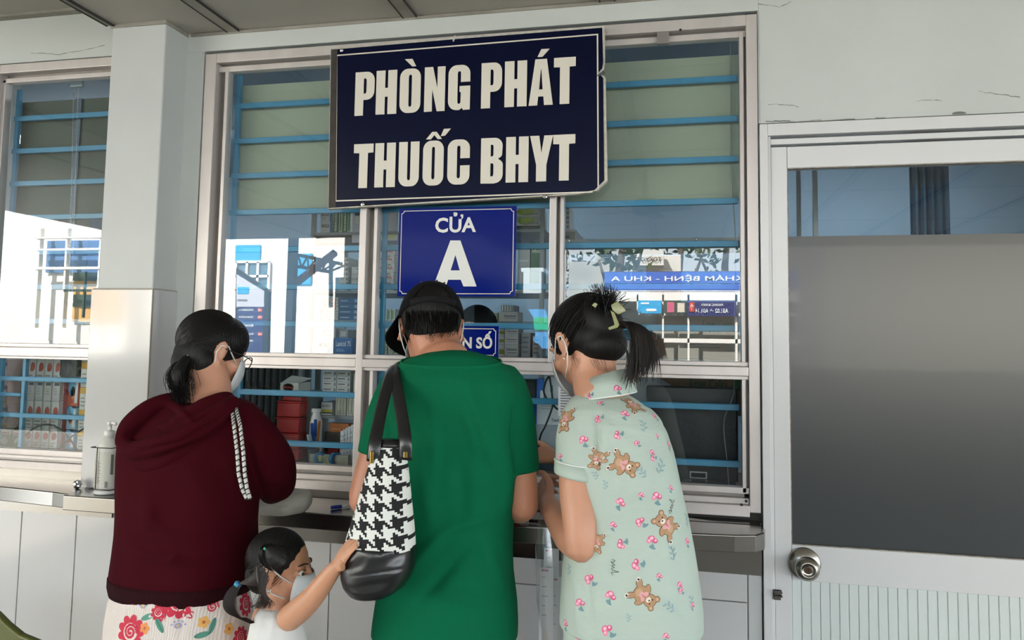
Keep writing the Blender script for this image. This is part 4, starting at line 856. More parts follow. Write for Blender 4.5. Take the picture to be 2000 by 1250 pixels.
# ================================================================ PEOPLE: tools
def V3(*a): return Vector(a)
def fuse(mb, name, mats, voxel, smooth=4, parent=None, shape=None):
    """closed shapes -> one continuous remeshed surface; shape(co, no) may move the vertices"""
    o = mb.build(name, mats)
    r = o.modifiers.new('r', 'REMESH'); r.mode = 'VOXEL'; r.voxel_size = voxel
    if smooth: s_ = o.modifiers.new('s', 'SMOOTH'); s_.factor = .5; s_.iterations = smooth
    me = bpy.data.meshes.new_from_object(o.evaluated_get(bpy.context.evaluated_depsgraph_get()))
    old = o.data; o.modifiers.clear(); o.data = me; bpy.data.meshes.remove(old); me.name = name
    me.materials.clear()
    for m in (mats if isinstance(mats, (list, tuple)) else [mats]): me.materials.append(m)
    n = len(me.vertices); co = np.empty(n*3, 'f'); me.vertices.foreach_get('co', co); co = co.reshape(-1, 3)
    no = np.empty(n*3, 'f'); me.vertices.foreach_get('normal', no); no = no.reshape(-1, 3)
    me.polygons.foreach_set('material_index', np.zeros(len(me.polygons), 'i'))
    if shape is not None:
        co = shape(co, no); me.vertices.foreach_set('co', co.astype('f').ravel()); me.update()
    me.shade_smooth()
    if parent: o.parent = parent; o.matrix_parent_inverse = Matrix.LocRotScale(parent.location, parent.rotation_euler, parent.scale).inverted()
    return o
_F, _R, _U, _C = (np.array(v) for v in (FW, RT, UP, CAM))
def topix(co):
    v = co-_C; d = v@_F; return np.stack([1000+FPX*(v@_R)/d, CYP-FPX*(v@_U)/d], 1)
def folds(ridges, wr=.0012, ws=14, back=True):
    """cloth relief: ridges (x0,y0,x1,y1,width px,height m) traced from the photograph, and small wrinkles"""
    def f(co, no):
        pc = topix(co); h = np.zeros(len(co)); face = np.clip(-no@np.array([0, 1., 0])*1.6, 0, 1)
        for x0, y0, x1, y1, w, a in ridges:
            d = np.array([x1-x0, y1-y0], float); L = d@d; t = np.clip(((pc-[x0, y0])@d)/L, 0, 1)
            q = np.array([x0, y0])+t[:, None]*d; r = np.hypot(*(pc-q).T); h += a*np.exp(-(r/w)**2)*np.sin(PI*(.12+.76*t))
        h *= face
        if wr:
            h += wr*np.array([noise.noise(Vector((p[0]*ws, p[1]*ws, p[2]*ws*.6))) for p in co])
        return co+no*h[:, None]
    return f
def rowring(pl, pr, py, Y, hd, n=40, e=2.4, sk=0, dz=0):
    """horizontal cross-section of a garment between two silhouette pixels"""
    a, b = at(pl, py, Y), at(pr, py, Y); c = (a+b)/2; hw = (b-a).length/2; out_ = []
    for k in range(n):
        t = 2*PI*k/n; ct, st = math.cos(t), math.sin(t); rx = math.copysign(abs(ct)**(2/e), ct)*hw; ry = math.copysign(abs(st)**(2/e), st)*hd
        out_.append(V3(c.x+rx, c.y+ry, c.z+dz-sk*ry))
    return out_
def limb(mb, pts, rr, n=18, flat=False):
    """rounded tapering limb through points"""
    P = [Vector(p) for p in pts]; q, rs = [], []
    R_ = [r if isinstance(r, (tuple, list)) else (r, r) for r in rr]
    for i in range(len(P)-1):
        a, b, c, d = P[max(i-1, 0)], P[i], P[i+1], P[min(i+2, len(P)-1)]
        for t in (0, .25, .5, .75):
            q.append(.5*((2*b)+(c-a)*t+(2*a-5*b+4*c-d)*t*t+(3*b-a-3*c+d)*t**3)); rs.append(tuple(R_[i][k]*(1-t)+R_[i+1][k]*t for k in (0, 1)))
    q.append(P[-1]); rs.append(R_[-1])
    t0 = (q[0]-q[1]).normalized(); t1 = (q[-1]-q[-2]).normalized(); r0, r1 = min(rs[0]), min(rs[-1])
    q = [q[0]+t0*r0*.9, q[0]+t0*r0*.6]+q; rs = [(rs[0][0]*.4, rs[0][1]*.4), (rs[0][0]*.8, rs[0][1]*.8)]+rs
    if not flat: q += [q[-1]+t1*r1*.6, q[-1]+t1*r1*.9]; rs += [(rs[-1][0]*.8, rs[-1][1]*.8), (rs[-1][0]*.4, rs[-1][1]*.4)]
    mb.tube(q, rs, n)
def frame_of(f, up=(0, 0, 1), c=(0, 0, 0), s=1.0):
    f = Vector(f).normalized(); x = f.cross(Vector(up)).normalized(); z = x.cross(f)
    return Matrix(((x.x*s, f.x*s, z.x*s, c[0]), (x.y*s, f.y*s, z.y*s, c[1]), (x.z*s, f.z*s, z.z*s, c[2]), (0, 0, 0, 1)))
def xf(mb, M):
    mb.v = [tuple(M @ Vector(v)) for v in mb.v]; return mb
def merge(a, b): a.add(b.v, b.f); return a
def head_shape(M, jaw=1.0, ears=True):
    h = MB()
    h.ball((0, -.012, .030), (.075, .095, .088), 24); h.ball((0, .028, -.030), (.060, .062, .080), 20)
    h.ball((0, .066, -.088), (.022, .018, .017), 12); h.ball((0, .015, -.055), (.056*jaw, .050, .050), 16)
    h.tube([(0, .084, .022), (0, .096, .002), (0, .104, -.016)], [.0075, .0085, .011], 10); h.ball((.010, .096, -.020), (.007, .008, .006), 8); h.ball((-.010, .096, -.020), (.007, .008, .006), 8)
    h.ball((0, .089, -.047), (.023, .009, .0055), 10); h.ball((0, .088, -.056), (.019, .009, .006), 10)
    for s in (-1, 1):
        h.ball((s*.031, .076, .027), (.024, .010, .008), 10); h.ball((s*.036, .062, -.020), (.026, .026, .024), 12)
        h.ball((s*.031, .073, .008), (.0145, .0115, .0105), 12)
        if ears:
            h.tube([(s*(.074+.010*(abs(math.sin(t))**1)), -.004-.017*math.cos(t-.3), -.004+.031*math.sin(t)) for t in [(-.5+1.25*i/10)*PI for i in range(11)]], .0048, 8)
            h.ball((s*.076, -.001, -.002), (.006, .014, .024), 10); h.ball((s*.077, .003, -.030), (.006, .008, .009), 8)
    return xf(h, M)
def eyes(M, parent, look=0):
    m = MB()
    for s in (-1, 1):
        m.ball((s*.031, .0745, .009), .0125, 14, 0); m.ball((s*.031+look, .0838, .0085), (.0052, .0036, .0052), 12, 1)
        ax = [.017+.0035*i for i in range(9)]; m.tube([(s*x, .0905-9*x*x+.0015*math.sin(i*.39), .0145+.003*math.sin(i*.39)) for i, x in enumerate(ax)], .0012, 6, 1)
        ax = [.014+.0042*i for i in range(9)]; m.tube([(s*x, .0925-9.5*x*x, .033+.004*math.sin(i*.4)) for i, x in enumerate(ax)], .0019, 6, 1)
    xf(m, M); return m.build('eyes', [mat('eye white', '#d8d4cf', .15), mat('eye dark', '#120c0a', .2)], parent, smooth=True)
def hand(mb, wrist, d, nrm, s=1.0, curl=.5, thumb=1, spread=0.0, thumb_up=.4):
    """palm, four unequal bent fingers and a thumb; d towards the fingers, nrm out of the back of the hand"""
    d = Vector(d).normalized(); nrm = Vector(nrm); nrm = (nrm-d*nrm.dot(d)).normalized(); y = nrm.cross(d)*thumb
    def L(x, yy, z): return Vector(wrist)+(d*x+y*yy+nrm*z)*s
    mb.loft([[L(x, w*math.cos(t)*(1), th*math.sin(t)) for t in [2*PI*k/14 for k in range(14)]] for x, w, th in ((-.02, .024, .018), (0, .025, .017), (.03, .035, .016), (.06, .041, .014), (.082, .040, .012), (.092, .036, .009))])
    for i, (yy, ln, r) in enumerate(((.030, .070, .0085), (.010, .078, .0088), (-.010, .073, .0083), (-.029, .058, .0074))):
        a = 0; p = L(.080, yy, 0); pts = [p]; rs = [r*s]; x, z, sp = .080, 0, yy
        for j, fr in enumerate((.45, .32, .23)):
            a += curl*(.75, 1.1, .8)[j]*(1+.12*i); x += ln*fr*math.cos(a); z -= ln*fr*math.sin(a); sp += spread*(yy/.03)*ln*fr
            pts.append(L(x, sp, z)); rs.append(r*s*(.94, .86, .72)[j])
        limb(mb, pts, rs, 10)
    limb(mb, [L(.018, .022, -.004), L(.045, .045, -.008+.01*thumb_up), L(.070, .056, -.010+.04*thumb_up), L(.088, .058-.01*curl, -.014+.06*thumb_up)], [.014*s, .0115*s, .010*s, .0075*s], 10)
def strands(mb, paths, r=.0007, n=3, mi=0):
    for p in paths: mb.tube(p, [r*(1-.6*i/(len(p)-1)) for i in range(len(p))], n, mi, cap=False)
def bez(a, b, c, d, n=10):
    return [a*(1-t)**3+b*3*t*(1-t)**2+c*3*t*t*(1-t)+d*t**3 for t in [i/n for i in range(n+1)]]
M_skin = mat('skin', '#b97f63', .5, sss=.12, bump=.08, bscale=260, var=.10, vscale=18, dist=.0005)
M_skinf = mat('fair skin', '#c99377', .48, sss=.12, bump=.06, bscale=260, var=.08, vscale=18, dist=.0005)
M_skinc = mat('child skin', '#c48f70', .48, sss=.12, var=.07, vscale=18)
M_hair = mat('black hair', '#080605', .55, spec=.3, bump=.5, bscale=110, bkind='wave', dist=.002, stretch=(1, 1, .35))
M_strand = mat('hair strand', '#0d0a09', .5, spec=.35)
M_strandb = mat('brown hair strand', '#20140f', .5, spec=.35)
M_mask = mat('white mask cloth', '#d6dadc', .7, bump=.15, bscale=300, dist=.0005)
M_elastic = mat('mask elastic', '#dcdcda', .6)
M_denim = mat('dark denim', '#1e2a3d', .8, bump=.3, bscale=500, dist=.0005)
M_shoe = mat('dark shoe', '#26221f', .6)
def face_mask(M, parent, m_=M_mask, side=0):
    g = MB(); rows = []
    for j in range(9):
        v = j/8; el = math.radians(38-92*v); rows.append([])
        for i in range(17):
            u = -1+2*i/16; az = math.radians(66*u)*(1-.15*abs(2*v-1)**2); bul = 1+.02*math.cos(v*PI*6)*.5
            rows[-1].append((.071*math.sin(az)*math.cos(el*.75), .030+.086*math.cos(az)*math.cos(el*.8)*bul, -.040+.074*math.sin(el)))
    g.loft(rows, cap=False, closed=False); xf(g, M); o = g.build('face_mask', m_, parent, smooth=True, solid=.0012)
    for s in (-1, 1):
        s_ = MB(); s_.tube([M @ Vector(p) for p in ((s*.060, .062, -.016), (s*.074, .030, .004), (s*.082, .006, .022), (s*.084, -.016, .016), (s*.083, -.022, -.006), (s*.079, -.014, -.032), (s*.070, .010, -.052), (s*.056, .046, -.066))], .0016, 6)
        s_.build('ear_loop', M_elastic, o, smooth=True)
    return o
def legs(body, hip, sep, r=.075, foot=(0, 1), s=1.0):
    hip = Vector(hip)
    for k in (-1, 1):
        h = hip+V3(k*sep, 0, 0); a = V3(h.x, h.y+.0, .07)
        limb(body, [h, V3(h.x, h.y+.01, hip.z*.54), V3(a.x, a.y-.01, .30*s), a], [r, r*.72, r*.60, r*.42]); body.ball((a.x, a.y+.05, .035), (.034*s, .10*s, .032), 14)
def shoes(parent, hip, sep, s=1.0, m_=M_shoe):
    for k in (-1, 1):
        x, y = hip[0]+k*sep, hip[1]; m = MB(); m.loft([[(x+.042*s*w*math.cos(t), y+.05+yy*s, max(.0, zz+.0)+h*math.sin(t) if math.sin(t) > 0 else .0) for t in [2*PI*q/16 for q in range(16)]] for yy, w, h, zz in ((-.09, .6, .05, .02), (-.06, .9, .075, .02), (0, .95, .08, .02), (.06, 1.05, .055, .02), (.11, .95, .04, .015), (.135, .5, .025, .01))])
        m.build('shoe', m_, parent, smooth=True)
def surf(o):
    me = o.data; return BVHTree.FromPolygons([o.matrix_world @ v.co for v in me.vertices] if o.parent is None else [v.co.copy() for v in me.vertices], [tuple(p.vertices) for p in me.polygons])
class Print:
    """coloured shapes laid on a garment and joined to its mesh"""
    def __init__(s, o): s.o = o; s.t = surf(o); s.mb = MB(); s.cols = []
    def ci(s, c):
        if c not in s.cols: s.cols.append(c)
        return s.cols.index(c)
    def at(s, px, py):
        h = s.t.ray_cast(CAM, ray(px, py).normalized()); return h
    def poly(s, c, pts, col, lift=.0006, ang=0, size=1.0):
        """fan-filled outline, pts in metres about the centre pixel"""
        h = s.at(*c)
        if h[0] is None: return
        n = h[1]; n = n if n.dot(ray(*c)) < 0 else -n
        u = RT-n*RT.dot(n); u.normalize(); v = n.cross(u)*(1); v = v if v.z > 0 else -v
        ca, sa = math.cos(ang), math.sin(ang); out_ = []
        for x, y in [(0, 0)]+pts if len(pts) > 5 else pts:
            x, y = x*size, y*size; x, y = x*ca-y*sa, x*sa+y*ca
            q = h[0]+u*x+v*y+n*.03; g = s.t.ray_cast(q, -n, .07); 
            if g[0] is None: g = s.t.find_nearest(q)
            m_ = g[1] if g[1].dot(n) > 0 else -g[1]; out_.append(g[0]+m_*lift)
        k = len(out_)
        if len(pts) > 5: s.mb.add(out_, [(0, i, i % (k-1)+1) for i in range(1, k)], s.ci(col))
        else: s.mb.add(out_, [tuple(range(k))], s.ci(col))
    def ell(s, c, x, y, rx, ry, col, lift=.0006, ang=0, size=1.0, rot=0, n=14):
        cr, sr = math.cos(rot), math.sin(rot); P = [(x, y)]+[(x+rx*math.cos(t)*cr-ry*math.sin(t)*sr, y+rx*math.cos(t)*sr+ry*math.sin(t)*cr) for t in [2*PI*i/n for i in range(n)]]
        h = s.at(*c)
        if h[0] is None: return
        nn = h[1] if h[1].dot(ray(*c)) < 0 else -h[1]; u = (RT-nn*RT.dot(nn)).normalized(); v = nn.cross(u); v = v if v.z > 0 else -v
        ca, sa = math.cos(ang), math.sin(ang); o_ = []
        for a, b in P:
            a, b = a*size, b*size; a, b = a*ca-b*sa, a*sa+b*ca; q = h[0]+u*a+v*b+nn*.03; g = s.t.ray_cast(q, -nn, .07)
            if g[0] is None: g = s.t.find_nearest(q)
            m_ = g[1] if g[1].dot(nn) > 0 else -g[1]; o_.append(g[0]+m_*lift)
        s.mb.add(o_, [(0, i, i % n+1) for i in range(1, n+1)], s.ci(col))
    def line(s, c, pts, w, col, lift=.0008, ang=0, size=1.0):
        for (x0, y0), (x1, y1) in zip(pts[:-1], pts[1:]):
            L = math.hypot(x1-x0, y1-y0) or 1e-6; nx, ny = -(y1-y0)/L*w/2, (x1-x0)/L*w/2; ex, ey = (x1-x0)/L*w*.4, (y1-y0)/L*w*.4
            s.poly(c, [(x0+nx-ex, y0+ny-ey), (x1+nx+ex, y1+ny+ey), (x1-nx+ex, y1-ny+ey), (x0-nx-ex, y0-ny-ey)], col, lift, ang, size)
    def done(s):
        me = s.o.data; n0 = len(me.materials); bm = bmesh.new(); bm.from_mesh(me); vs = [bm.verts.new(v) for v in s.mb.v]
        for f, mi in zip(s.mb.f, s.mb.m):
            try: q = bm.faces.new([vs[i] for i in f]); q.material_index = n0+mi; q.smooth = True
            except ValueError: pass
        bm.to_mesh(me); bm.free()
        for c in s.cols: me.materials.append(mat('cloth print '+c.lstrip('#'), c, .75))

def band_on(o, c, slope, r, n=44, dirs=(0, 2*PI)):
    """ring of points where a tilted plane through c meets the garment"""
    t = surf(o); P_ = []
    for i in range(n+1):
        a = dirs[0]+(dirs[1]-dirs[0])*i/n; d = Vector((math.cos(a), math.sin(a), slope*math.sin(a))).normalized(); q = c+d*.3; h = t.ray_cast(q, -d, .3)
        P_.append((h[0] if h[0] is not None else c+d*.06)+d*r*.3)
    return P_
# ================================================================ MAN IN GREEN
M_green = mat('green jersey', '#03603f', .85, spec=.12, bump=.25, bscale=700, dist=.0004, var=.08, vscale=6)
man = empty('person', (at(875, 1000, -.5).x, -.50, 0), label='person in green t-shirt and black cap leaning on the counter, houndstooth bag on shoulder', cat='person')
HM = frame_of((-.30, .80, -.42), c=at(842, 642, -.43), s=.93)
b = MB(); merge(b, head_shape(HM))
nb = at(868, 712, -.49)
limb(b, [HM @ V3(0, -.03, -.02), at(858, 690, -.465), nb], [.056, .058, .064])
hp = V3(at(872, 1240, -.5).x, -.50, .86)
shL, shR = at(785, 765, -.51), at(992, 768, -.50); elL, elR = at(716, 972, -.56), at(1019, 985, -.50)
wrL, wrR = V3(elL.x+.10, -.275, 1.150), V3(elR.x-.06, -.29, 1.15)
b.loft([rowring(*r, n=28, e=2.2) for r in ((790, 955, 735, -.50, .075), (762, 1005, 800, -.50, .10), (768, 1000, 900, -.5, .105), (770, 985, 1000, -.5, .10), (765, 985, 1100, -.5, .10), (758, 992, 1220, -.5, .11))])
legs(b, (hp.x, hp.y, .84), .082, .085); b.ball((hp.x, -.5, .90), (.14, .11, .12), 16)
for sh, el, wr, k in ((shL, elL, wrL, 1), (shR, elR, wrR, -1)):
    limb(b, [sh, sh.lerp(el, .5)+V3(-.006*k, 0, 0), el], [.042, .040 if k < 0 else .045, .037 if k < 0 else .041]); limb(b, [el, el.lerp(wr, .35), wr], [.038, .037, .024])
    hand(b, wr, (wr-el)+V3(.05*k, .05, -.03), (0, 0, 1), .92, .35, thumb=k if k == 1 else -1)
bo = fuse(b, 'body', M_skin, .0042, 3, man)
# t-shirt
t = MB()
rows = [(846, 944, 694, -.478, .052), (826, 966, 701, -.485, .066), (795, 990, 713, -.49, .082), (772, 1006, 730, -.495, .094), (755, 1020, 760, -.50, .108), (750, 1024, 800, -.505, .118), (750, 1022, 860, -.51, .122), (752, 1010, 930, -.51, .120), (752, 1001, 1000, -.51, .118), (750, 999, 1060, -.51, .118), (748, 1000, 1110, -.51, .12), (745, 1006, 1170, -.51, .124), (738, 1008, 1215, -.51, .126), (735, 1007, 1242, -.51, .127)]
t.loft([rowring(*r, n=48, e=2.5, sk=.25 if i < 5 else 0) for i, r in enumerate(rows)])
limb(t, [at(797, 750, -.50), at(776, 790, -.52), at(756, 838, -.535), at(740, 893, -.548)], [(.058, .062), (.058, .062), (.053, .058), (.048, .056)], 24, True)
limb(t, [at(980, 756, -.49), at(995, 800, -.50), at(1003, 855, -.50), at(1008, 922, -.50)], [(.055, .06), (.054, .062), (.050, .060), (.047, .060)], 24, True)
G = [(915, 750, 960, 900, 14, .007), (895, 770, 930, 880, 9, .005), (845, 780, 850, 930, 12, .004), (960, 800, 1000, 1000, 16, .005), (800, 1110, 880, 1030, 14, .006), (880, 1030, 960, 1010, 12, .005), (815, 1180, 905, 1080, 12, -.005), (775, 800, 800, 1000, 14, .004),
     (1000, 880, 985, 1010, 12, .006), (760, 1120, 790, 1060, 12, .005), (850, 990, 960, 960, 18, -.004), (900, 900, 905, 1010, 16, -.004), (1005, 800, 1003, 915, 6, -.007), (752, 800, 765, 900, 7, -.006), (935, 1050, 990, 1150, 14, .004), (850, 1150, 980, 1190, 14, .004), (820, 870, 850, 1050, 20, .004)]
ts = fuse(t, 't_shirt', M_green, .005, 5, man, folds([(a_, b_, c_, d_, e_, f_*1.9) for a_, b_, c_, d_, e_, f_ in G], .0030, 9))
c = MB(); c.tube(band_on(ts, at(890, 699, -.482), .18, .003), (.006, .0028), 8, cap=False); c.build('neck_band', M_green, man, smooth=True)
# jeans
j = MB(); j.loft([rowring(*r, n=30) for r in ((752, 996, 1200, -.51, .105), (750, 1000, 1246, -.51, .112))]); j.ball((hp.x, -.505, .84), (.155, .118, .13), 20)
for k in (-1, 1): limb(j, [V3(hp.x+.078*k, -.505, .82), V3(hp.x+.085*k, -.495, .46), V3(hp.x+.085*k, -.50, .10)], [.092, .070, .066])
jn = fuse(j, 'jeans', M_denim, .008, 4, man); shoes(man, (hp.x, -.50), .085)
# hair under the cap, ears stay free
h = MB(); h.ball((0, -.022, .022), (.079, .095, .086), 28); h.ball((0, -.058, -.022), (.060, .046, .040), 20); xf(h, HM)
ho = fuse(h, 'hair', M_hair, .004, 2, man)
m = MB(); P = []
for i in range(520):
    az = random.uniform(-1.02, 1.02); z = random.uniform(-.058+.03*abs(az), .008); x = .077*math.sin(az); y = -.022-.088*math.cos(az)*(1-max(0, -.02-z)*4)
    a = V3(x, y, z+.02); bb = V3(x*1.02+random.uniform(-.004, .004), y-.003+random.uniform(0, .003), z); cc = V3(x*.95+random.uniform(-.006, .006), y+.004+max(0, -z-.02)*.5, z-.018-random.random()*.008)
    P.append([HM @ q for q in bez(a, bb, bb, cc, 4)])
strands(m, P, .0009); m.build('hair_strands', M_strand, ho)
# cap: dome, arched opening at the back with strap, brim
M_cap = mat('black cap cloth', '#0b0b0c', .85, spec=.15, bump=.2, bscale=600, dist=.0004)
cp = MB(); rings = []
for i in range(15):
    ph = (PI/2)*i/14; rings.append([(.087*math.cos(ph)**.85*math.cos(t_) if ph < PI/2-.01 else .001*math.cos(t_), -.008+.109*(math.cos(ph)**.85 if ph < PI/2-.01 else .01)*math.sin(t_), .018+.102*math.sin(ph)) for t_ in [2*PI*k/48 for k in range(48)]])
cp.loft(rings); xf(cp, HM); co_ = cp.build('cap', M_cap, man, smooth=True)
m = MB(); rows_ = []
for i in range(13):
    t_ = math.radians(-104+124*i/12); rows_.append([(.088*math.sin(t_), -.008+.108*math.cos(t_), .020), (.128*math.sin(t_)*.86-.008, .012+.128*math.cos(t_), -.024)])
m.loft(rows_, cap=False, closed=False); xf(m, HM); m.build('cap_brim', M_cap, co_, smooth=True, solid=.003)
def capp(az, el, k=1.0):
    return V3(.087*k*math.cos(el)**.85*math.sin(az), -.008-.109*k*math.cos(el)**.85*math.cos(az), .018+.102*k*math.sin(el))
m = MB(); arch = [capp(.62*math.cos(t_), .03+.62*math.sin(t_), 1.012) for t_ in [PI*i/20 for i in range(21)]]
ct_ = capp(0, .25, 1.012)
inner = [[capp(.58*u*math.cos(t_), .03+.58*u*math.sin(t_), 1.008) for t_ in [PI*i/20 for i in range(21)]] for u in (.02, .35, .7, 1)]
m.loft([[HM @ p for p in r] for r in inner], cap=False, closed=False); m.build('cap_opening', M_hair, co_, smooth=True)
m = MB(); m.tube([HM @ p for p in arch], (.0028, .0012), 8); m.tube([HM @ capp(a_*.1, .06, 1.02) for a_ in range(-7, 8)], (.008, .0015), 8); m.obox(HM @ capp(.12, .09, 1.03), (HM.to_3x3() @ V3(.008, 0, 0)), (HM.to_3x3() @ V3(0, .0015, 0)), (HM.to_3x3() @ V3(0, 0, .006)))
m.build('cap_strap', mat('cap strap', '#131315', .8, spec=.2), co_, smooth=True)
m = MB()
for az in (-.55, .2, .6): m.ball(HM @ capp(az, .95, 1.01), .0028, 8)
m.ball(HM @ V3(0, -.008, .121), .006, 10); m.build('cap_eyelet', mat('dark eyelet', '#3d3d40', .4, .5), co_, smooth=True)
eyes(HM, man); fm = face_mask(HM, man, mat('blue mask cloth', '#8fb6c2', .7))
# ---------------- houndstooth bag hanging from his shoulder
def hound():
    m_ = mat('houndstooth canvas', '#e4e4de', .85); t_ = m_.node_tree; bs = t_.nodes['Principled BSDF']; N = lambda op, *v: nd(t_, op, *v)
    def nd(tt, op, *vals):
        n_ = tt.nodes.new('ShaderNodeMath'); n_.operation = op
        for i, v_ in enumerate(vals):
            if isinstance(v_, (int, float)): n_.inputs[i].default_value = v_
            else: tt.links.new(v_, n_.inputs[i])
        return n_.outputs[0]
    tc = t_.nodes.new('ShaderNodeTexCoord'); mp = t_.nodes.new('ShaderNodeMapping'); mp.inputs['Rotation'].default_value = (0, .10, 0); mp.inputs['Location'].default_value = (10, 0, 10)
    t_.links.new(tc.outputs['Object'], mp.inputs[0]); sp = t_.nodes.new('ShaderNodeSeparateXYZ'); t_.links.new(mp.outputs[0], sp.inputs[0])
    X = nd(t_, 'FLOOR', nd(t_, 'DIVIDE', sp.outputs[0], .0042)); Z = nd(t_, 'FLOOR', nd(t_, 'DIVIDE', sp.outputs[2], .0042))
    wx = nd(t_, 'LESS_THAN', nd(t_, 'MODULO', X, 8), 4); wz = nd(t_, 'LESS_THAN', nd(t_, 'MODULO', Z, 8), 4)
    tw = nd(t_, 'LESS_THAN', nd(t_, 'MODULO', nd(t_, 'ADD', X, Z), 4), 2)
    f = nd(t_, 'ADD', nd(t_, 'MULTIPLY', tw, wx), nd(t_, 'MULTIPLY', nd(t_, 'SUBTRACT', 1, tw), wz))
    mx = t_.nodes.new('ShaderNodeMix'); mx.data_type = 'RGBA'; mx.inputs[6].default_value = (*srgb('#d9dad4'), 1); mx.inputs[7].default_value = (*srgb('#0d0d0e'), 1)
    t_.links.new(f, mx.inputs[0]); t_.links.new(mx.outputs[2], bs.inputs['Base Color']); return m_
M_leather = mat('black leather', '#0e0e10', .33, spec=.7, bump=.35, bscale=26, dist=.004)
YB_ = -.71
bag = empty('tote_bag', tuple(at(742, 1160, YB_)), label='black and white houndstooth tote bag with black leather base and handles', cat='bag')
prof_ = [(733, 790, 868, .020), (728, 793, 890, .030), (717, 797, 930, .042), (706, 800, 970, .050), (695, 804, 1010, .056), (685, 807, 1040, .060), (677, 808, 1066, .062)]
base_ = [(677, 808, 1066, .062), (672, 808, 1085, .064), (671, 806, 1105, .065), (672, 798, 1125, .064), (677, 786, 1143, .060), (688, 768, 1157, .050), (705, 748, 1164, .030)]
m = MB(); m.loft([rowring(a_, b_, y_, YB_, d_, 64, 2.3) for a_, b_, y_, d_ in prof_], cap=False)
cb = m.build('canvas_body', hound(), bag, smooth=True, sub=1)
def lbase(co, no): return co
m = MB(); m.loft([rowring(a_, b_, y_, YB_, d_*1.02, 56, 2.3, dz=(.006 if i == 0 else 0)) for i, (a_, b_, y_, d_) in enumerate(base_)])
lb = fuse(m, 'leather_base', M_leather, .003, 6, bag, folds([(686, 1126, 793, 1111, 2.5, -.002), (744, 1068, 743, 1084, 3, -.002), (700, 1095, 760, 1085, 12, .004), (750, 1100, 800, 1080, 12, -.004), (690, 1110, 720, 1090, 9, -.003), (690, 1150, 760, 1140, 8, -.003)], .002, 22))
m = MB(); m.loft([rowring(a_, b_, y_, YB_, d_, 48, 2.3) for a_, b_, y_, d_ in ((735, 788, 858, .017), (734, 789, 866, .020), (732, 791, 872, .023))]); m.build('top_edge', M_leather, bag, smooth=True)
def strap(pts, w, name):
    P_ = [at(*p) for p in pts]; q = []
    for i in range(len(P_)-1):
        a_, b_, c_, d_ = P_[max(i-1, 0)], P_[i], P_[i+1], P_[min(i+2, len(P_)-1)]
        for t_ in (0, .25, .5, .75): q.append(.5*((2*b_)+(c_-a_)*t_+(2*a_-5*b_+4*c_-d_)*t_*t_+(3*b_-a_-3*c_+d_)*t_**3))
    q.append(P_[-1]); m = MB(); m.tube(q, (.0028, w), 10, up=(0, -1, 0)); return m.build(name, M_leather, bag, smooth=True)
strap([(728, 902, -.735), (733, 860, -.73), (745, 800, -.67), (757, 750, -.615), (766, 724, -.575), (778, 712, -.50), (786, 722, -.42)], .0145, 'handle')
strap([(792, 898, -.735), (791, 855, -.735), (783, 800, -.675), (774, 752, -.618), (769, 726, -.58), (775, 711, -.50), (784, 722, -.42)], .0145, 'handle')
m = MB()
for px, py in ((727, 893), (793, 882)): c_ = at(px, py, YB_-.028); m.box(c_.x-.004, c_.x+.004, c_.y-.003, c_.y+.003, c_.z-.012, c_.z+.012)
m.build('ring', mat('gold ring', '#b99a55', .25, 1.0), bag, bevel=.001)
m = MB(); c_ = at(680, 1135, YB_-.03); m.loft([[at(676, 1120, YB_-.035), at(686, 1122, YB_-.058)], [at(681, 1142, YB_-.030), at(690, 1136, YB_-.055)]], cap=False, closed=False); m.build('side_tab', mat('worn pale tab', '#b5b2a9', .7, var=.4, vscale=60), bag, solid=.001)
# ================================================================ WOMAN IN THE MAROON HOODIE
M_mar = mat('maroon fleece', '#3a0610', .92, spec=.08, bump=.25, bscale=500, dist=.0005, var=.10, vscale=7)
M_mard = mat('maroon rib', '#26040a', .92, spec=.15, bump=.5, bscale=120, bkind='wave', dist=.001)
M_cream = mat('cream pleated cloth', '#d6ccc4', .85, bump=.6, bscale=55, bkind='wave', dist=.0018)
wa = empty('person', (at(365, 1100, -.58).x, -.58, 0), label='person in maroon hoodie and printed trousers with ponytail and glasses at the counter', cat='person')
HA = frame_of((.50, .80, -.36), c=at(413, 688, -.50), s=.84)
b = MB(); merge(b, head_shape(HA)); nb = at(395, 800, -.56)
limb(b, [HA @ V3(0, -.03, -.02), at(412, 755, -.535), nb], [.050, .047, .060])
hx = at(355, 1150, -.58).x
b.loft([rowring(*r, n=28, e=2.2) for r in ((310, 470, 812, -.57, .070), (285, 490, 870, -.575, .085), (275, 480, 980, -.58, .085), (275, 475, 1080, -.58, .09), (262, 470, 1150, -.58, .10))])
sR, eR = at(478, 830, -.56), at(540, 940, -.50); wR = at(530, 964, -.29); sL, eL = at(280, 850, -.56), at(272, 985, -.52); wL = V3(eL.x+.14, -.22, 1.15)
for sh, el, wr, k in ((sR, eR, wR, -1), (sL, eL, wL, 1)):
    limb(b, [sh, sh.lerp(el, .5), el], [.040, .036, .030]); limb(b, [el, el.lerp(wr, .4), wr], [.030, .028, .020]); hand(b, wr, (wr-el)+V3(.06*k, 0, 0), (0, 0, 1), .80, .4, thumb=k)
b.ball((hx, -.58, .90), (.13, .10, .11), 16); legs(b, (hx, -.58, .84), .075, .078)
fuse(b, 'body', M_skinf, .0042, 3, wa)
t = MB()
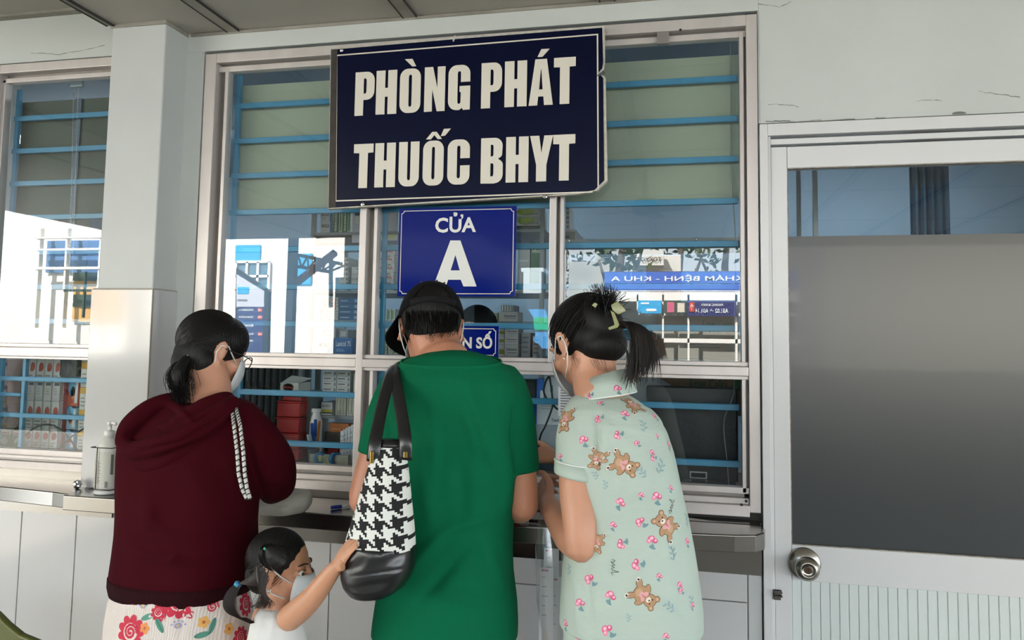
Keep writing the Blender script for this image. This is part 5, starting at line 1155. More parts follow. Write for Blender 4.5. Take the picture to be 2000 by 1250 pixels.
rows = [(332, 448, 782, -.545, .055), (300, 476, 797, -.555, .075), (268, 500, 825, -.56, .095), (250, 505, 860, -.565, .108), (247, 500, 900, -.57, .113), (246, 493, 950, -.575, .115), (247, 489, 1010, -.58, .116), (246, 490, 1050, -.58, .118), (242, 482, 1090, -.58, .118), (238, 475, 1125, -.58, .12), (240, 470, 1150, -.58, .118)]
t.loft([rowring(*r, n=48, e=2.4, sk=.12) for r in rows])
limb(t, [at(465, 822, -.56), at(505, 862, -.55), at(535, 905, -.525), at(540, 942, -.49)], [(.055, .058), (.052, .054), (.050, .052), (.046, .046)], 22); limb(t, [at(540, 942, -.49), at(532, 955, -.40), at(530, 962, -.29)], [.046, .038, .028], 20)
limb(t, [at(275, 845, -.56), at(268, 910, -.56), at(268, 985, -.53)], [.05, .048, .046], 20); limb(t, [at(268, 985, -.53), V3(wL.x-.03, -.26, 1.15)], [.045, .032], 18)
G = [(280, 925, 360, 905, 16, .006), (360, 905, 430, 850, 16, .006), (440, 880, 480, 1000, 14, .006), (300, 960, 290, 1040, 16, .005), (262, 985, 330, 1040, 14, .008), (330, 1040, 430, 1030, 14, .005), (250, 1075, 350, 1092, 11, .006), (350, 1092, 470, 1070, 12, .005), (255, 1050, 300, 1075, 8, -.005), (330, 1095, 350, 1085, 6, .006), (360, 900, 420, 1010, 20, .003), (485, 850, 490, 975, 10, -.010), (275, 930, 300, 1010, 14, .004), (248, 1110, 475, 1112, 4, -.002), (500, 870, 560, 930, 10, .005), (510, 930, 575, 955, 9, .004)]
fuse(t, 'hoodie', M_mar, .005, 5, wa, folds(G, .0018, 12))
# the hood: a thick folded collar hanging low on the far shoulder
h = MB()
def rr(p): return [at(*q) for q in p]
def roll(pts, rs, mb, n=16): limb(mb, rr(pts), rs, n)
roll([(335, 782, -.60), (290, 800, -.635), (255, 832, -.655), (242, 862, -.66)], [.020, .024, .024, .020], h)
roll([(242, 858, -.66), (262, 880, -.675), (310, 868, -.69), (370, 842, -.675), (425, 812, -.635), (452, 790, -.60)], [.018, .022, .026, .030, .028, .022], h)
roll([(262, 885, -.655), (300, 905, -.665), (350, 880, -.665), (420, 835, -.63)], [.020, .030, .030, .026], h)
roll([(300, 850, -.64), (350, 830, -.65), (400, 800, -.62), (440, 785, -.59)], [.020, .026, .028, .026], h)
roll([(330, 790, -.615), (370, 808, -.625), (420, 792, -.60)], [.014, .020, .022], h)
fuse(h, 'hood', M_mar, .0045, 7, wa, folds([(250, 850, 330, 838, 6, -.012), (330, 838, 430, 792, 6, -.012), (270, 882, 350, 866, 5, -.007), (350, 866, 440, 812, 5, -.008), (300, 815, 290, 840, 8, .005), (290, 905, 400, 862, 6, -.006), (300, 795, 330, 820, 7, -.008), (350, 800, 375, 822, 6, .006)], .0018, 18))
m = MB(); m.loft([rowring(*r, n=48, e=2.4) for r in ((237, 474, 1122, -.58, .119), (237, 474, 1136, -.58, .122), (240, 471, 1153, -.58, .119))], cap=False); m.build('hem_band', M_mard, wa, smooth=True, solid=.003)
# trousers with printed flowers
p = MB(); p.loft([rowring(*r, n=40, e=2.3) for r in ((246, 468, 1138, -.585, .112), (236, 474, 1170, -.585, .122), (230, 480, 1210, -.585, .128), (226, 486, 1262, -.585, .130))])
for k in (-1, 1): limb(p, [V3(hx+.068*k, -.585, .86), V3(hx+.075*k, -.58, .50), V3(hx+.078*k, -.58, .12)], [(.085, .10), (.075, .085), (.075, .08)], 22)
pt = fuse(p, 'trousers', M_cream, .006, 4, wa, folds([(355, 1165, 350, 1250, 6, -.006), (300, 1170, 290, 1250, 9, .004), (430, 1165, 440, 1250, 9, .004)], .001, 16)); shoes(wa, (hx, -.58), .078, .92)
P = Print(pt); RED, PK = '#c02440', '#d98a96'
def rose(P, c, r, col=RED):
    for k in range(9): a = 2*PI*k/9; P.ell(c, r*.72*math.cos(a), r*.72*math.sin(a), r*.34, r*.26, col, .0006, 0, 1, a)
    P.ell(c, 0, 0, r*.55, r*.55, '#d6ccc4', .0009); 
    q = [(r*.5*(1-i/22)*math.cos(i*.62), r*.5*(1-i/22)*math.sin(i*.62)) for i in range(20)]; P.line(c, q, r*.16, col, .0012)
for c, r in (((350, 1178), .030), ((255, 1234), .034), ((243, 1150), .017), ((310, 1196), .016), ((480, 1180), .026), ((470, 1244), .022)): rose(P, c, r)
for c, r in (((262, 1172), .011), ((415, 1185), .013)):
    q = [(r*(1-i/20)*math.cos(i*.7), r*(1-i/20)*math.sin(i*.7)) for i in range(18)]; P.line(c, q, .0035, '#c33a4e')
for c in ((290, 1165), (303, 1167)): P.ell(c, 0, -.004, .0065, .0085, '#b32a4a'); P.line(c, [(0, .003), (0, .010)], .002, '#3e6a50')
for c, a in (((288, 1205), .3), ((415, 1222), 1.3), ((395, 1240), .2), ((312, 1222), -1.0)): P.ell(c, 0, 0, .017, .0062, '#4f8a78', .0007, a); P.line(c, [(-.016, 0), (.016, 0)], .0012, '#2f5a50', .0011, a)
for c in ((283, 1227), (398, 1215), (447, 1228)):
    for k in range(5): P.ell(c, .008*math.cos(k*1.257), .008*math.sin(k*1.257), .0058, .0048, '#d98a4e' if c[0] < 390 else '#dca85a', .0007)
    P.ell(c, 0, 0, .0035, .0035, '#b5642e', .001)
for c in ((280, 1183), (348, 1222)):
    P.ell(c, 0, 0, .008, .006, '#9a97b8', .0007); P.ell(c, 0, 0, .0035, .003, '#d2b05a', .001)
    for k in range(5): P.ell(c, .013*math.cos(.3+k*.65), .010*math.sin(.3+k*.65), .0025, .002, '#9a97b8', .0007)
for c, s_, a in (((345, 1190), 'STRAW', 3.0), ((322, 1172), 'BERRY', 1.9)):
    vs, fs = text(s_, .015); cxm = max(v[0] for v in vs)/2
    hsave = len(P.mb.v); ht = P.at(*c)
    if ht[0] is not None:
        n = ht[1] if ht[1].dot(ray(*c)) < 0 else -ht[1]; u = (RT-n*RT.dot(n)).normalized(); v = n.cross(u); v = v if v.z > 0 else -v
        o_ = []
        for x, y, z in vs:
            x, y = (x-cxm)*.021, y*.021; x, y = x*math.cos(a)-y*math.sin(a), x*math.sin(a)+y*math.cos(a); q = ht[0]+u*x+v*y+n*.03; g = P.t.ray_cast(q, -n, .07); g = g if g[0] is not None else P.t.find_nearest(q); o_.append(g[0]+n*.0010)
        P.mb.add(o_, fs, P.ci(RED))
P.done()
# hair: skull cap volume combed to a low ponytail
def combed(M, parent, cap_parts, knot, n, col, seed=1, r=.0008, rads=(.079, .100, .092), ctr=(0, -.014, .030), azr=2.5, zlo=-.05):
    h = MB()
    for c, rad in cap_parts: h.ball(c, rad, 28)
    xf(h, M); ho = fuse(h, 'hair', M_hair, .0042, 3, parent); random.seed(seed); Pp = []
    K = (Vector(knot)-Vector(ctr)); K = Vector((K.x/rads[0], K.y/rads[1], K.z/rads[2])).normalized()
    for i in range(n):
        az = random.uniform(-azr, azr); el = random.uniform(-.48, 1.5); d = Vector((math.sin(az)*math.cos(el), -math.cos(az)*math.cos(el), math.sin(el)))
        if d.y > .55 and d.z < .45: continue
        k_ = random.uniform(1.0, 1.018); path = []
        for j in range(11):
            t_ = j/10; q = d.lerp(K, t_).normalized(); q = Vector((q.x*rads[0], q.y*rads[1], q.z*rads[2]))*k_; path.append(M @ (Vector(ctr)+q))
        Pp.append(path)
    s_ = MB(); strands(s_, Pp, r); s_.build('hair_strands', col, ho); return ho
ho = combed(HA, wa, [((0, -.014, .032), (.080, .099, .090)), ((0, -.040, -.020), (.072, .062, .066)), ((0, .02, .045), (.077, .075, .075)), ((.045, -.030, -.038), (.036, .034, .046)), ((-.045, -.030, -.038), (.036, .034, .046)), ((0, -.060, -.045), (.055, .04, .05))], (-.02, -.105, -.035), 620, M_strand, 3)
K = at(369, 700, -.575); s_ = MB(); Pp = []
random.seed(5)
for i in range(420):
    u, v = random.gauss(0, .32), random.gauss(0, .32); e_ = at(358+26*u+random.uniform(-8, 8), 778+random.uniform(-26, 16), -.625+.02*v)
    Pp.append(bez(K+V3(u*.012, v*.012, .004*v), at(345+26*u, 712, -.60+.02*v), at(346+44*u, 750, -.615+.025*v), e_, 9))
strands(s_, Pp, .0011); s_.build('ponytail', M_strand, ho)
m = MB(); limb(m, [K, at(352, 730, -.603), at(356, 765, -.615)], [.014, .021, .012]); o_ = fuse(m, 'ponytail_core', M_hair, .004, 3, ho)
m = MB(); m.lathe(K, [(.0105, -.004), (.0145, 0), (.0105, .004)], 16, axis=(-.75, -.5, -.35)); m.build('hair_tie', mat('pale hair tie', '#c9c5c2', .6), ho, smooth=True)
eyes(HA, wa); face_mask(HA, wa)
g = MB()
for s in (-1, 1):
    g.tube([HA @ V3(s*.031+.025*math.cos(t_), .108-.004*abs(math.cos(t_)), .004+.020*math.sin(t_)) for t_ in [2*PI*i/20 for i in range(21)]], .0014, 6)
    g.tube([HA @ V3(s*.056, .104, .012), HA @ V3(s*.076, .075, .014), HA @ V3(s*.082, .0, .012)], .0014, 6)
g.tube([HA @ V3(-.007, .106, .010), HA @ V3(.007, .106, .010)], .0012, 6); g.build('glasses', mat('dark metal glasses', '#2c2828', .25, .8), wa, smooth=True)
# white bag with interwoven chain strap, its body lying on the counter
cbag = empty('shoulder_bag', tuple(V3(at(543, 985, -.29).x, -.275, ZT)), label='pale cream soft bag with a woven chain strap lying under the maroon sleeve', cat='bag')
m = MB(); c = at(543, 985, -.29); m.loft([[V3(c.x+x+rx*math.cos(t_), -.275+ry*math.sin(t_), ZT+.002+hz*(.5+.5*math.sin(t_*2)*0)+hz*(.0 if math.cos(t_) < -.9 else .0)+zz) for t_ in [2*PI*k/24 for k in range(24)]] for x, rx, ry, hz, zz in ((0, .062, .050, 0, .0), (0, .074, .062, 0, .008), (.010, .076, .062, 0, .026), (.022, .066, .052, 0, .048), (.028, .05, .04, 0, .058))])
fuse(m, 'bag_body', mat('cream soft leather', '#b9b7ae', .6, bump=.3, bscale=20, dist=.004), .004, 5, cbag, folds([(500, 1000, 590, 975, 5, -.004), (520, 985, 560, 1000, 6, .004)], .004, 18))
for off in (0, 12):
    pts = [(452+off*.6, 792, -.600), (457+off, 830, -.662), (463+off, 880, -.690), (466+off, 925, -.700), (473+off*.8, 955, -.700), (484+off*.5, 978, -.690)]
    q = []; PP = [at(*z) for z in pts]
    for i in range(len(PP)-1):
        for t_ in range(6): q.append(PP[i].lerp(PP[i+1], t_/6))
    L = [q[0]]; lw, bk = MB(), MB(); acc = 0; i = 0; dist_ = 0
    tot = sum((b_-a_).length for a_, b_ in zip(q[:-1], q[1:])); n = int(tot/.0118)
    def along(s_):
        for a_, b_ in zip(q[:-1], q[1:]):
            l_ = (b_-a_).length
            if s_ <= l_: return a_.lerp(b_, s_/l_), (b_-a_).normalized()
            s_ -= l_
        return q[-1], (q[-1]-q[-2]).normalized()
    for i in range(n):
        c_, t_ = along((i+.5)*tot/n); side = t_.cross(V3(0, -1, 0)).normalized()
        if i % 1 == 0: limb(lw, [c_-t_*.0034, c_+t_*.0034], [.0042, .0042], 8)
        bk.tube([c_+t_*.0059+side*(.0056*math.cos(a_))+V3(0, -.0052*math.sin(a_), 0)+t_*.0016*math.cos(a_) for a_ in [2*PI*k/10 for k in range(11)]], .0011, 5)
    st_ = lw.build('strap_leather', mat('cream strap', '#c9c7c0', .5), cbag, smooth=True); bk.build('chain_link', mat('dark chain', '#1c1a18', .3, .8), cbag, smooth=True)
# ================================================================ WOMAN IN PYJAMAS
M_mint = mat('mint seersucker', '#b2c1b6', .8, bump=.55, bscale=105, dist=.0022, stretch=(.5, .5, 1.5), var=.05, vscale=9)
M_pipe = mat('white piping', '#e6e8e4', .7)
wb = empty('person', (at(1225, 1100, -.52).x, -.52, 0), label='person in mint teddy bear pyjamas with black hair clipped up', cat='person')
HB = frame_of((-.66, .62, -.50), c=at(1143, 674, -.44), s=.92)
b = MB(); merge(b, head_shape(HB)); nb = at(1178, 780, -.505)
limb(b, [HB @ V3(0, -.035, -.02), at(1160, 735, -.475), nb], [.052, .050, .062])
hx = at(1235, 1220, -.52).x
b.loft([rowring(*r, n=28, e=2.2) for r in ((1130, 1255, 795, -.51, .065), (1120, 1285, 850, -.515, .085), (1125, 1305, 950, -.52, .09), (1120, 1330, 1080, -.52, .09), (1118, 1345, 1180, -.52, .10))])
sL, eL = at(1134, 850, -.555), at(1136, 1062, -.62); wL = at(1071, 985, -.43); sR, eR = at(1252, 850, -.49), at(1270, 980, -.40); wR = V3(at(1090, 893, -.13).x, -.135, at(1090, 893, -.13).z)
limb(b, [sL, at(1128, 940, -.585), at(1136, 1020, -.61), eL], [.030, .040, .040, .036]); limb(b, [at(1140, 1068, -.61), at(1112, 1048, -.55), wL], [.034, .035, .023])
limb(b, [sR, sR.lerp(eR, .5)+V3(-.02, 0, 0), eR+V3(-.03, 0, 0)], [.04, .036, .032]); limb(b, [eR+V3(-.03, 0, 0), eR.lerp(wR, .5), wR], [.032, .029, .021])
hand(b, wL, (wL-eL)*1.0+V3(0, .02, .05), (-.8, -.5, .1), .82, .75, thumb=-1, thumb_up=.5)
hand(b, wR, V3(-1, .1, .05), (0, -.5, .9), .82, .35, thumb=-1)
b.ball((hx, -.52, .90), (.13, .10, .11), 16); legs(b, (hx, -.52, .84), .078, .08)
fuse(b, 'body', M_skinf, .0042, 3, wb)
t = MB()
rows = [(1128, 1232, 772, -.485, .058), (1112, 1252, 785, -.495, .074), (1106, 1285, 808, -.505, .092), (1106, 1304, 840, -.51, .105), (1110, 1317, 880, -.515, .112), (1112, 1330, 940, -.52, .115), (1108, 1344, 1000, -.52, .118), (1104, 1356, 1060, -.52, .122), (1100, 1366, 1120, -.52, .126), (1097, 1374, 1180, -.52, .13), (1095, 1374, 1222, -.52, .132)]
t.loft([rowring(*r, n=48, e=2.4, sk=.15 if i < 4 else 0, dz=.0) for i, r in enumerate(rows)])
limb(t, [at(1140, 812, -.53), at(1131, 850, -.555), at(1129, 890, -.57), at(1128, 928, -.580)], [(.045, .050), (.048, .050), (.048, .049), (.047, .047)], 26, True)
limb(t, [at(1248, 835, -.49), at(1262, 880, -.45), at(1266, 920, -.42)], [(.05, .055), (.048, .05), (.046, .048)], 22)
G = [(1165, 805, 1172, 945, 5, -.008), (1185, 800, 1178, 900, 12, .005), (1200, 960, 1260, 900, 16, .006), (1150, 1090, 1250, 960, 14, .005), (1250, 960, 1300, 900, 14, .004), (1160, 1150, 1215, 1020, 14, .005), (1215, 1180, 1260, 1080, 12, .004), (1300, 1000, 1310, 1180, 16, .004), (1125, 1120, 1130, 1230, 8, .005), (1152, 1110, 1155, 1230, 5, -.005), (1190, 880, 1215, 1010, 18, -.005), (1240, 1150, 1340, 1200, 12, .003), (1180, 830, 1230, 870, 12, .004)]
ty = fuse(t, 'pyjama_shirt', M_mint, .0048, 5, wb, folds(G, .0022, 14))
# stand-up collar folded over, hem cuff and piping
m = MB()
def cring(rx, ry, cx, cy, Yc, tilt, dz, n=40, a0=-2.9, a1=2.9):
    c = at(cx, cy, Yc); return [V3(c.x+rx*math.sin(a_), c.y-ry*math.cos(a_), c.z+tilt*math.sin(a_)+dz*math.cos(a_)) for a_ in [a0+(a1-a0)*i/n for i in range(n+1)]]
r0 = cring(.056, .062, 1184, 744, -.478, .020, .012); r1 = cring(.059, .067, 1184, 739, -.480, .020, .012); r2 = cring(.067, .082, 1184, 772, -.490, .010, .000)
m.loft([cring(.054, .058, 1184, 770, -.482, .014, .006), r0, r1, r2], cap=False, closed=False); cl = m.build('collar', M_mint, wb, smooth=True, solid=.002)
m = MB(); m.tube(r2, .0016, 6); m.build('collar_piping', M_pipe, cl, smooth=True)
c0, c1 = at(1128, 903, -.5735), at(1128, 925, -.579); m = MB()
def sring(c, rx, ry, sl=0): return [V3(c.x+rx*math.cos(a_), c.y+ry*math.sin(a_), c.z+sl*math.cos(a_)) for a_ in [2*PI*i/36 for i in range(37)]]
m.loft([sring(c0, .0480, .0500, -.006)[:-1], sring(c1, .0490, .0510, -.008)[:-1], sring(c1+V3(0, 0, -.006), .0480, .0500, -.008)[:-1]], cap=False); sc_ = m.build('sleeve_cuff', M_mint, wb, smooth=True, solid=.002)
m = MB(); m.tube(sring(c0, .0490, .0510, -.006), .0014, 6); m.build('cuff_piping', M_pipe, sc_, smooth=True)
p = MB(); p.loft([rowring(*r, n=36, e=2.3) for r in ((1105, 1362, 1195, -.525, .118), (1102, 1368, 1235, -.525, .124), (1100, 1372, 1275, -.525, .126))])
for k in (-1, 1): limb(p, [V3(hx+.07*k, -.525, .84), V3(hx+.075*k, -.52, .48), V3(hx+.075*k, -.52, .12)], [(.088, .098), (.078, .085), (.078, .082)], 22)
pj = fuse(p, 'pyjama_trousers', M_mint, .007, 4, wb); shoes(wb, (hx, -.52), .075, .9)
TAN, BRN, DK, CR, PNK = '#b08a68', '#6d4a34', '#2a1d18', '#e2d6ca', '#d9a0a0'
def bear(P, c, ang, s=1.0):
    for lf, g, cols in ((.0005, .0011, (BRN,)*9), (.0010, 0, (TAN,)*9)):
        P.ell(c, 0, 0, .0155+g, .0145+g, cols[0], lf, ang, s); P.ell(c, .0, .021, .0125+g, .0115+g, cols[0], lf+.0001, ang, s)
        for k in (-1, 1):
            P.ell(c, k*.0108, .0305, .0048+g, .0048+g, cols[0], lf, ang, s)
            P.ell(c, k*.0155, .006, .0085+g, .0045+g, cols[0], lf, ang, s, rot=-.6*k); P.ell(c, k*.0145, -.0145, .0085+g, .0055+g, cols[0], lf+.0001, ang, s, rot=-.7*k)
    P.ell(c, 0, .0175, .0058, .0046, CR, .0016, ang, s); P.ell(c, 0, .0192, .0019, .0014, DK, .0020, ang, s)
    for k in (-1, 1):
        P.ell(c, k*.0050, .0235, .0013, .0016, DK, .0018, ang, s); P.ell(c, k*.0195, -.0200, .0050, .0046, CR, .0016, ang, s); P.ell(c, k*.0195, -.0205, .0022, .0020, DK, .0020, ang, s)
        for q in (-1, 0, 1): P.ell(c, k*.0195+q*.0026, -.0172, .0009, .0011, DK, .0020, ang, s)
        P.ell(c, k*.0055, .0075, .0058, .0040, PNK, .0018, ang, s, rot=.5*k); P.ell(c, k*.0030, .0015, .0025, .0050, PNK, .0017, ang, s, rot=-.3*k)
        P.ell(c, k*.0105, .0305, .0026, .0026, '#c9a58a', .0016, ang, s)
    P.ell(c, 0, .0068, .0022, .0022, '#c77f86', .0021, ang, s); P.ell(c, 0, -.004, .008, .007, '#bf9c7c', .0014, ang, s)
def rosebud(P, c, k=1.0, a=0):
    for x, y, r, cc in ((0, 0, .0062, '#d96a8e'), (.0055, -.005, .0045, '#d0527c'), (-.005, -.003, .0042, '#e08aa6')): P.ell(c, x, y, r, r*.85, cc, .0007, a, k); P.ell(c, x+.0008, y+.0008, r*.5, r*.42, '#edb9c8', .0010, a, k)
    for q in range(3): P.ell(c, .003-.004*q, -.011-.002*q, .0042, .0016, '#6f9097', .0006, a+.4*q-.5, k, rot=.8-q*.7)
    P.line(c, [(0, -.004), (.001, -.016)], .0008, '#5d7d80', .0006, a, k)
def sprig(P, c, k=1.0, a=0):
    P.line(c, [(0, -.012), (.001, 0), (-.001, .012)], .0009, '#7895a0', .0006, a, k)
    for q in range(5): P.ell(c, (.0045 if q % 2 else -.0045), -.009+.0048*q, .0042, .0016, '#86a3ab', .0007, a, k, rot=(.7 if q % 2 else -.7))
P = Print(ty)
for c, a, s_ in (((1105, 815), 2.75, .95), ((1240, 794), .6, .9), ((1213, 905), -2.0, 1.0), ((1326, 915), 2.9, .85), ((1306, 1030), .85, 1.0), ((1252, 1160), -2.2, 1.0), ((1168, 893), 2.8, .7), ((1167, 1055), 2.9, .7)): bear(P, c, a, s_)
for c, k, a in (((1170, 787), .8, .9), ((1220, 806), 1, 0), ((1277, 812), .9, 1.4), ((1166, 821), .9, 2.0), ((1138, 857), 1.15, .5), ((1204, 852), .95, 2.1), ((1242, 865), .7, 1), ((1305, 866), .9, .3), ((1283, 850), .5, .3), ((1273, 882), .7, 0), ((1274, 896), .7, 2), ((1093, 890), .8, .5), ((1309, 812), .6, 0), ((1212, 978), 1.1, -.2), ((1252, 965), .7, 0), ((1281, 967), 1.2, .3), ((1310, 951), .7, 0), ((1197, 1023), .8, 0), ((1247, 1019), 1.1, 1.2), ((1211, 1065), 1.1, 2.2), ((1272, 1052), 1.2, .2), ((1341, 1055), .9, .4), ((1240, 1105), 1.2, 1.9), ((1287, 1123), .7, 0), ((1327, 1140), .8, 0), ((1328, 1153), .7, 1), ((1148, 1130), 1.2, 1.2), ((1192, 1160), 1.2, -.1), ((1364, 1118), 1.1, .6), ((1131, 1175), 1.1, .4), ((1104, 1215), 1, .3), ((1182, 1229), 1.3, 1.1), ((1300, 1240), .8, 0), ((1352, 1180), .7, 0)): rosebud(P, c, k, a)
for c, k, a in (((1267, 782), .9, 1.2), ((1257, 832), 1, .1), ((1254, 922), 1, .8), ((1291, 912), 1.2, -.5), ((1183, 947), .7, 0), ((1341, 1015), 1, .2), ((1314, 1080), 1.1, .2), ((1112, 1112), .9, 0), ((1228, 1207), .6, 0), ((1308, 1185), 1, .9), ((1351, 1175), 1, .2), ((1163, 928), .7, .5), ((1127, 922), .6, 1)): sprig(P, c, k, a)
for c, a in (((1312, 988), 1.05), ((1197, 1108), -1.6)):
    w_ = [(-.016, -.002), (-.013, .004), (-.009, .0), (-.012, -.004), (-.008, -.002), (-.005, .004), (-.003, -.003), (0, .003), (.002, -.003), (.005, -.001), (.008, .012), (.010, -.003), (.015, 0)]
    P.line(c, w_, .0010, '#3c3430', .0009, a, 1.0)
P.done()
P = Print(pj); bear(P, (1262, 1252), 2.2, 1); bear(P, (1338, 1236), -.6, .9); rosebud(P, (1130, 1243), 1, 0); rosebud(P, (1190, 1246), 1.1, 1); P.done()
P = Print(cl); rosebud(P, (1204, 757), 1.0, .5); rosebud(P, (1150, 776), .8, 1.9); P.done()
# hair clipped up at the back
ho = combed(HB, wb, [((0, -.016, .036), (.081, .102, .092)), ((0, -.055, -.005), (.072, .058, .068)), ((.0, -.085, .030), (.060, .042, .066)), ((0, -.062, -.036), (.064, .050, .042))], (0, -.095, .075), 820, M_strand, 9, rads=(.082, .108, .095))
s_ = MB(); random.seed(11); Pp = []; K = at(1182, 612, -.50)
for i in range(260):      # spiky tuft above the clip
    a_ = random.gauss(0, .55); L = random.uniform(22, 58); e_ = at(1178+L*math.sin(a_), 606-L*math.cos(a_)*.95, -.50+random.gauss(0, .03)); k0 = K+V3(random.gauss(0, .010), random.gauss(0, .010), random.uniform(-.012, .008))
    Pp.append(bez(k0, k0.lerp(e_, .4)+V3(0, 0, .008), e_+V3(random.gauss(0, .008), 0, .0), e_, 6))
for i in range(16):
    e_ = at(1115+random.uniform(-8, 40), 622+random.uniform(-14, 14), -.46); Pp.append(bez(K, at(1150, 575+random.uniform(-6, 14), -.48), at(1125, 585+random.uniform(0, 12), -.47), e_, 10))
strands(s_, Pp, .0011); 
Pp = []
for i in range(420):      # tail falling behind the neck
    u = random.random(); x1 = 1232+52*u**1.3; L = 735+random.gauss(0, 12)-18*(u > .45)*u; K2 = at(1205+26*random.random(), 628+14*random.random(), -.52)
    Pp.append(bez(K2, at(1228+46*u, 622+8*u, -.55), at(1238+50*u, 672, -.56), at(x1+random.gauss(0, 5)-8*(1-u), L, -.555+random.gauss(0, .010)), 10))
strands(s_, Pp[:330], .0011); s_.build('hair_tuft', M_strand, ho)
s_ = MB(); strands(s_, Pp[330:]+[bez(at(1208, 668, -.52), at(1226, 675, -.55), at(1232, 700, -.56), at(1234+random.gauss(0, 7), 742+random.gauss(0, 8), -.56), 8) for i in range(110)], .0010); s_.build('hair_tail', M_strandb, ho)
s_ = MB(); Pp = []
for i in range(26):      # wisps on the nape and by the ear
    x = random.uniform(1112, 1200); y = 712+(x-1112)*.08; p0 = at(x, y-14, -.505-.03*(x-1112)/90); Pp.append(bez(p0, p0+V3(.004, -.004, -.008), p0+V3(.008, -.002, -.018), p0+V3(.012+random.gauss(0, .006), 0, -.028-random.random()*.012), 5))
strands(s_, Pp, .0003); s_.build('nape_wisps', M_strand, ho)
M_clip = mat('olive translucent clip', '#8f8f45', .25, trans=.35, coat=.4)
def plate(pts, Y, th=.004):
    m = MB(); q = [at(px, py, Y) for px, py in pts]; m.loft([[p_+V3(0, d_, 0) for p_ in q] for d_ in (0, th)]); m.build('hair_clip', M_clip, ho, bevel=.0012)
plate([(1193, 595), (1206, 588), (1221, 603), (1222, 608), (1207, 615), (1196, 606)], -.585); plate([(1192, 606), (1200, 610), (1210, 634), (1207, 640), (1190, 645), (1187, 640), (1200, 634)], -.592); plate([(1155, 596), (1162, 590), (1168, 594), (1163, 602)], -.565)
eyes(HB, wb); face_mask(HB, wb)
m = MB(); m.ball(HB @ V3(-.080, .002, -.036), .0026, 8); m.ball(HB @ V3(.080, .002, -.036), .0026, 8); m.build('earring', mat('pearl', '#e6e1da', .2), wb, smooth=True)
m = MB(); d_ = V3(-1, .1, .05).normalized(); a1_ = d_.orthogonal().normalized(); a2_ = d_.cross(a1_); cw = wR+V3(.018, 0, 0)
for k in range(16): t_ = 2*PI*k/16; m.ball(cw+(a1_*math.cos(t_)+a2_*math.sin(t_))*.0225, .0042 if k % 4 == 0 else .0026, 8)
m.build('bracelet', mat('gold', '#c99a3f', .2, 1.0), wb, smooth=True)
# ================================================================ LITTLE GIRL
M_tee = mat('white cotton', '#d3d2cf', .85, bump=.2, bscale=300, dist=.0005)
ch = empty('person', (at(540, 1240, -.66).x, -.66, 0), label='small child in white sleeveless top with pigtails reaching up to the houndstooth bag', cat='person')
HC = frame_of((.96, .12, -.10), c=at(548, 1112, -.64), s=.70)
b = MB(); merge(b, head_shape(HC)); cb_ = at(540, 1190, -.665)
limb(b, [HC @ V3(0, -.02, -.03), at(546, 1168, -.655), cb_+V3(0, 0, -.02)], [.034, .032, .040])
bx = at(540, 1240, -.66).x
b.loft([rowring(*r, n=24, e=2.2) for r in ((512, 570, 1192, -.665, .040), (503, 575, 1215, -.67, .052), (504, 578, 1260, -.67, .056))]); b.tube([(bx, -.67, .93), (bx, -.67, .70), (bx, -.67, .60)], [(.062, .055), (.058, .052), (.07, .058)], 18)
shc, elc, wrc = at(565, 1207, -.70), at(612, 1165, -.735), at(655, 1108, -.755)
limb(b, [shc, shc.lerp(elc, .5)+V3(0, 0, -.002), elc], [.027, .026, .0225]); limb(b, [elc, elc.lerp(wrc, .4), wrc], [.0225, .021, .0145])
hand(b, wrc, at(678, 1072, -.765)-wrc, (-.6, -.75, .3), .50, .12, thumb=-1, thumb_up=.8)
sh2 = at(515, 1205, -.64); limb(b, [sh2, V3(sh2.x-.01, -.62, .90), V3(sh2.x+.01, -.55, .80)], [.026, .022, .015]); hand(b, V3(sh2.x+.01, -.55, .80), (.1, .4, -1), (-1, 0, 0), .5, .4)
legs(b, (bx, -.67, .60), .038, .045, s=.8)
fuse(b, 'body', M_skinc, .0030, 3, ch)
t = MB(); t.loft([rowring(*r, n=36, e=2.3) for r in ((520, 562, 1183, -.668, .036), (508, 573, 1193, -.672, .048), (500, 578, 1212, -.675, .060), (494, 586, 1245, -.675, .068), (489, 592, 1275, -.675, .072))]); z_ = at(540, 1275, -.675).z
t.tube([(bx+.004, -.675, z_+.01), (bx+.004, -.675, .74), (bx+.004, -.675, .62)], [(.056, .072), (.066, .078), (.072, .082)], 24); 
fuse(t, 'sleeveless_top', M_tee, .004, 5, ch, folds([(515, 1200, 500, 1250, 6, .003), (535, 1200, 530, 1250, 6, .003), (570, 1225, 590, 1245, 5, .003)], .0015, 20))
t = MB(); t.ball((bx, -.675, .60), (.078, .072, .07), 20)
for k in (-1, 1): limb(t, [V3(bx+.04*k, -.675, .58), V3(bx+.042*k, -.675, .42)], [.052, .05], 18)
fuse(t, 'shorts', mat('navy cotton', '#2b3350', .8), .006, 4, ch); shoes(ch, (bx, -.67), .04, .62)
ho = combed(HC, ch, [((0, -.018, .037), (.080, .0955, .090)), ((0, -.05, -.02), (.064, .058, .062))], (-.055, -.105, -.055), 560, M_strandb, 21, r=.0006)
m = MB(); K = at(464, 1142, -.70); Pp = []; random.seed(4)
for i in range(260):
    u, v = random.gauss(0, .5), random.gauss(0, .5); Pp.append(bez(K+V3(u*.006, v*.006, 0), at(436+10*u, 1165, -.72+.008*v), at(440+14*u, 1216+6*u, -.72+.010*v), at(492+9*u, 1212+5*u, -.715+.008*v), 12))
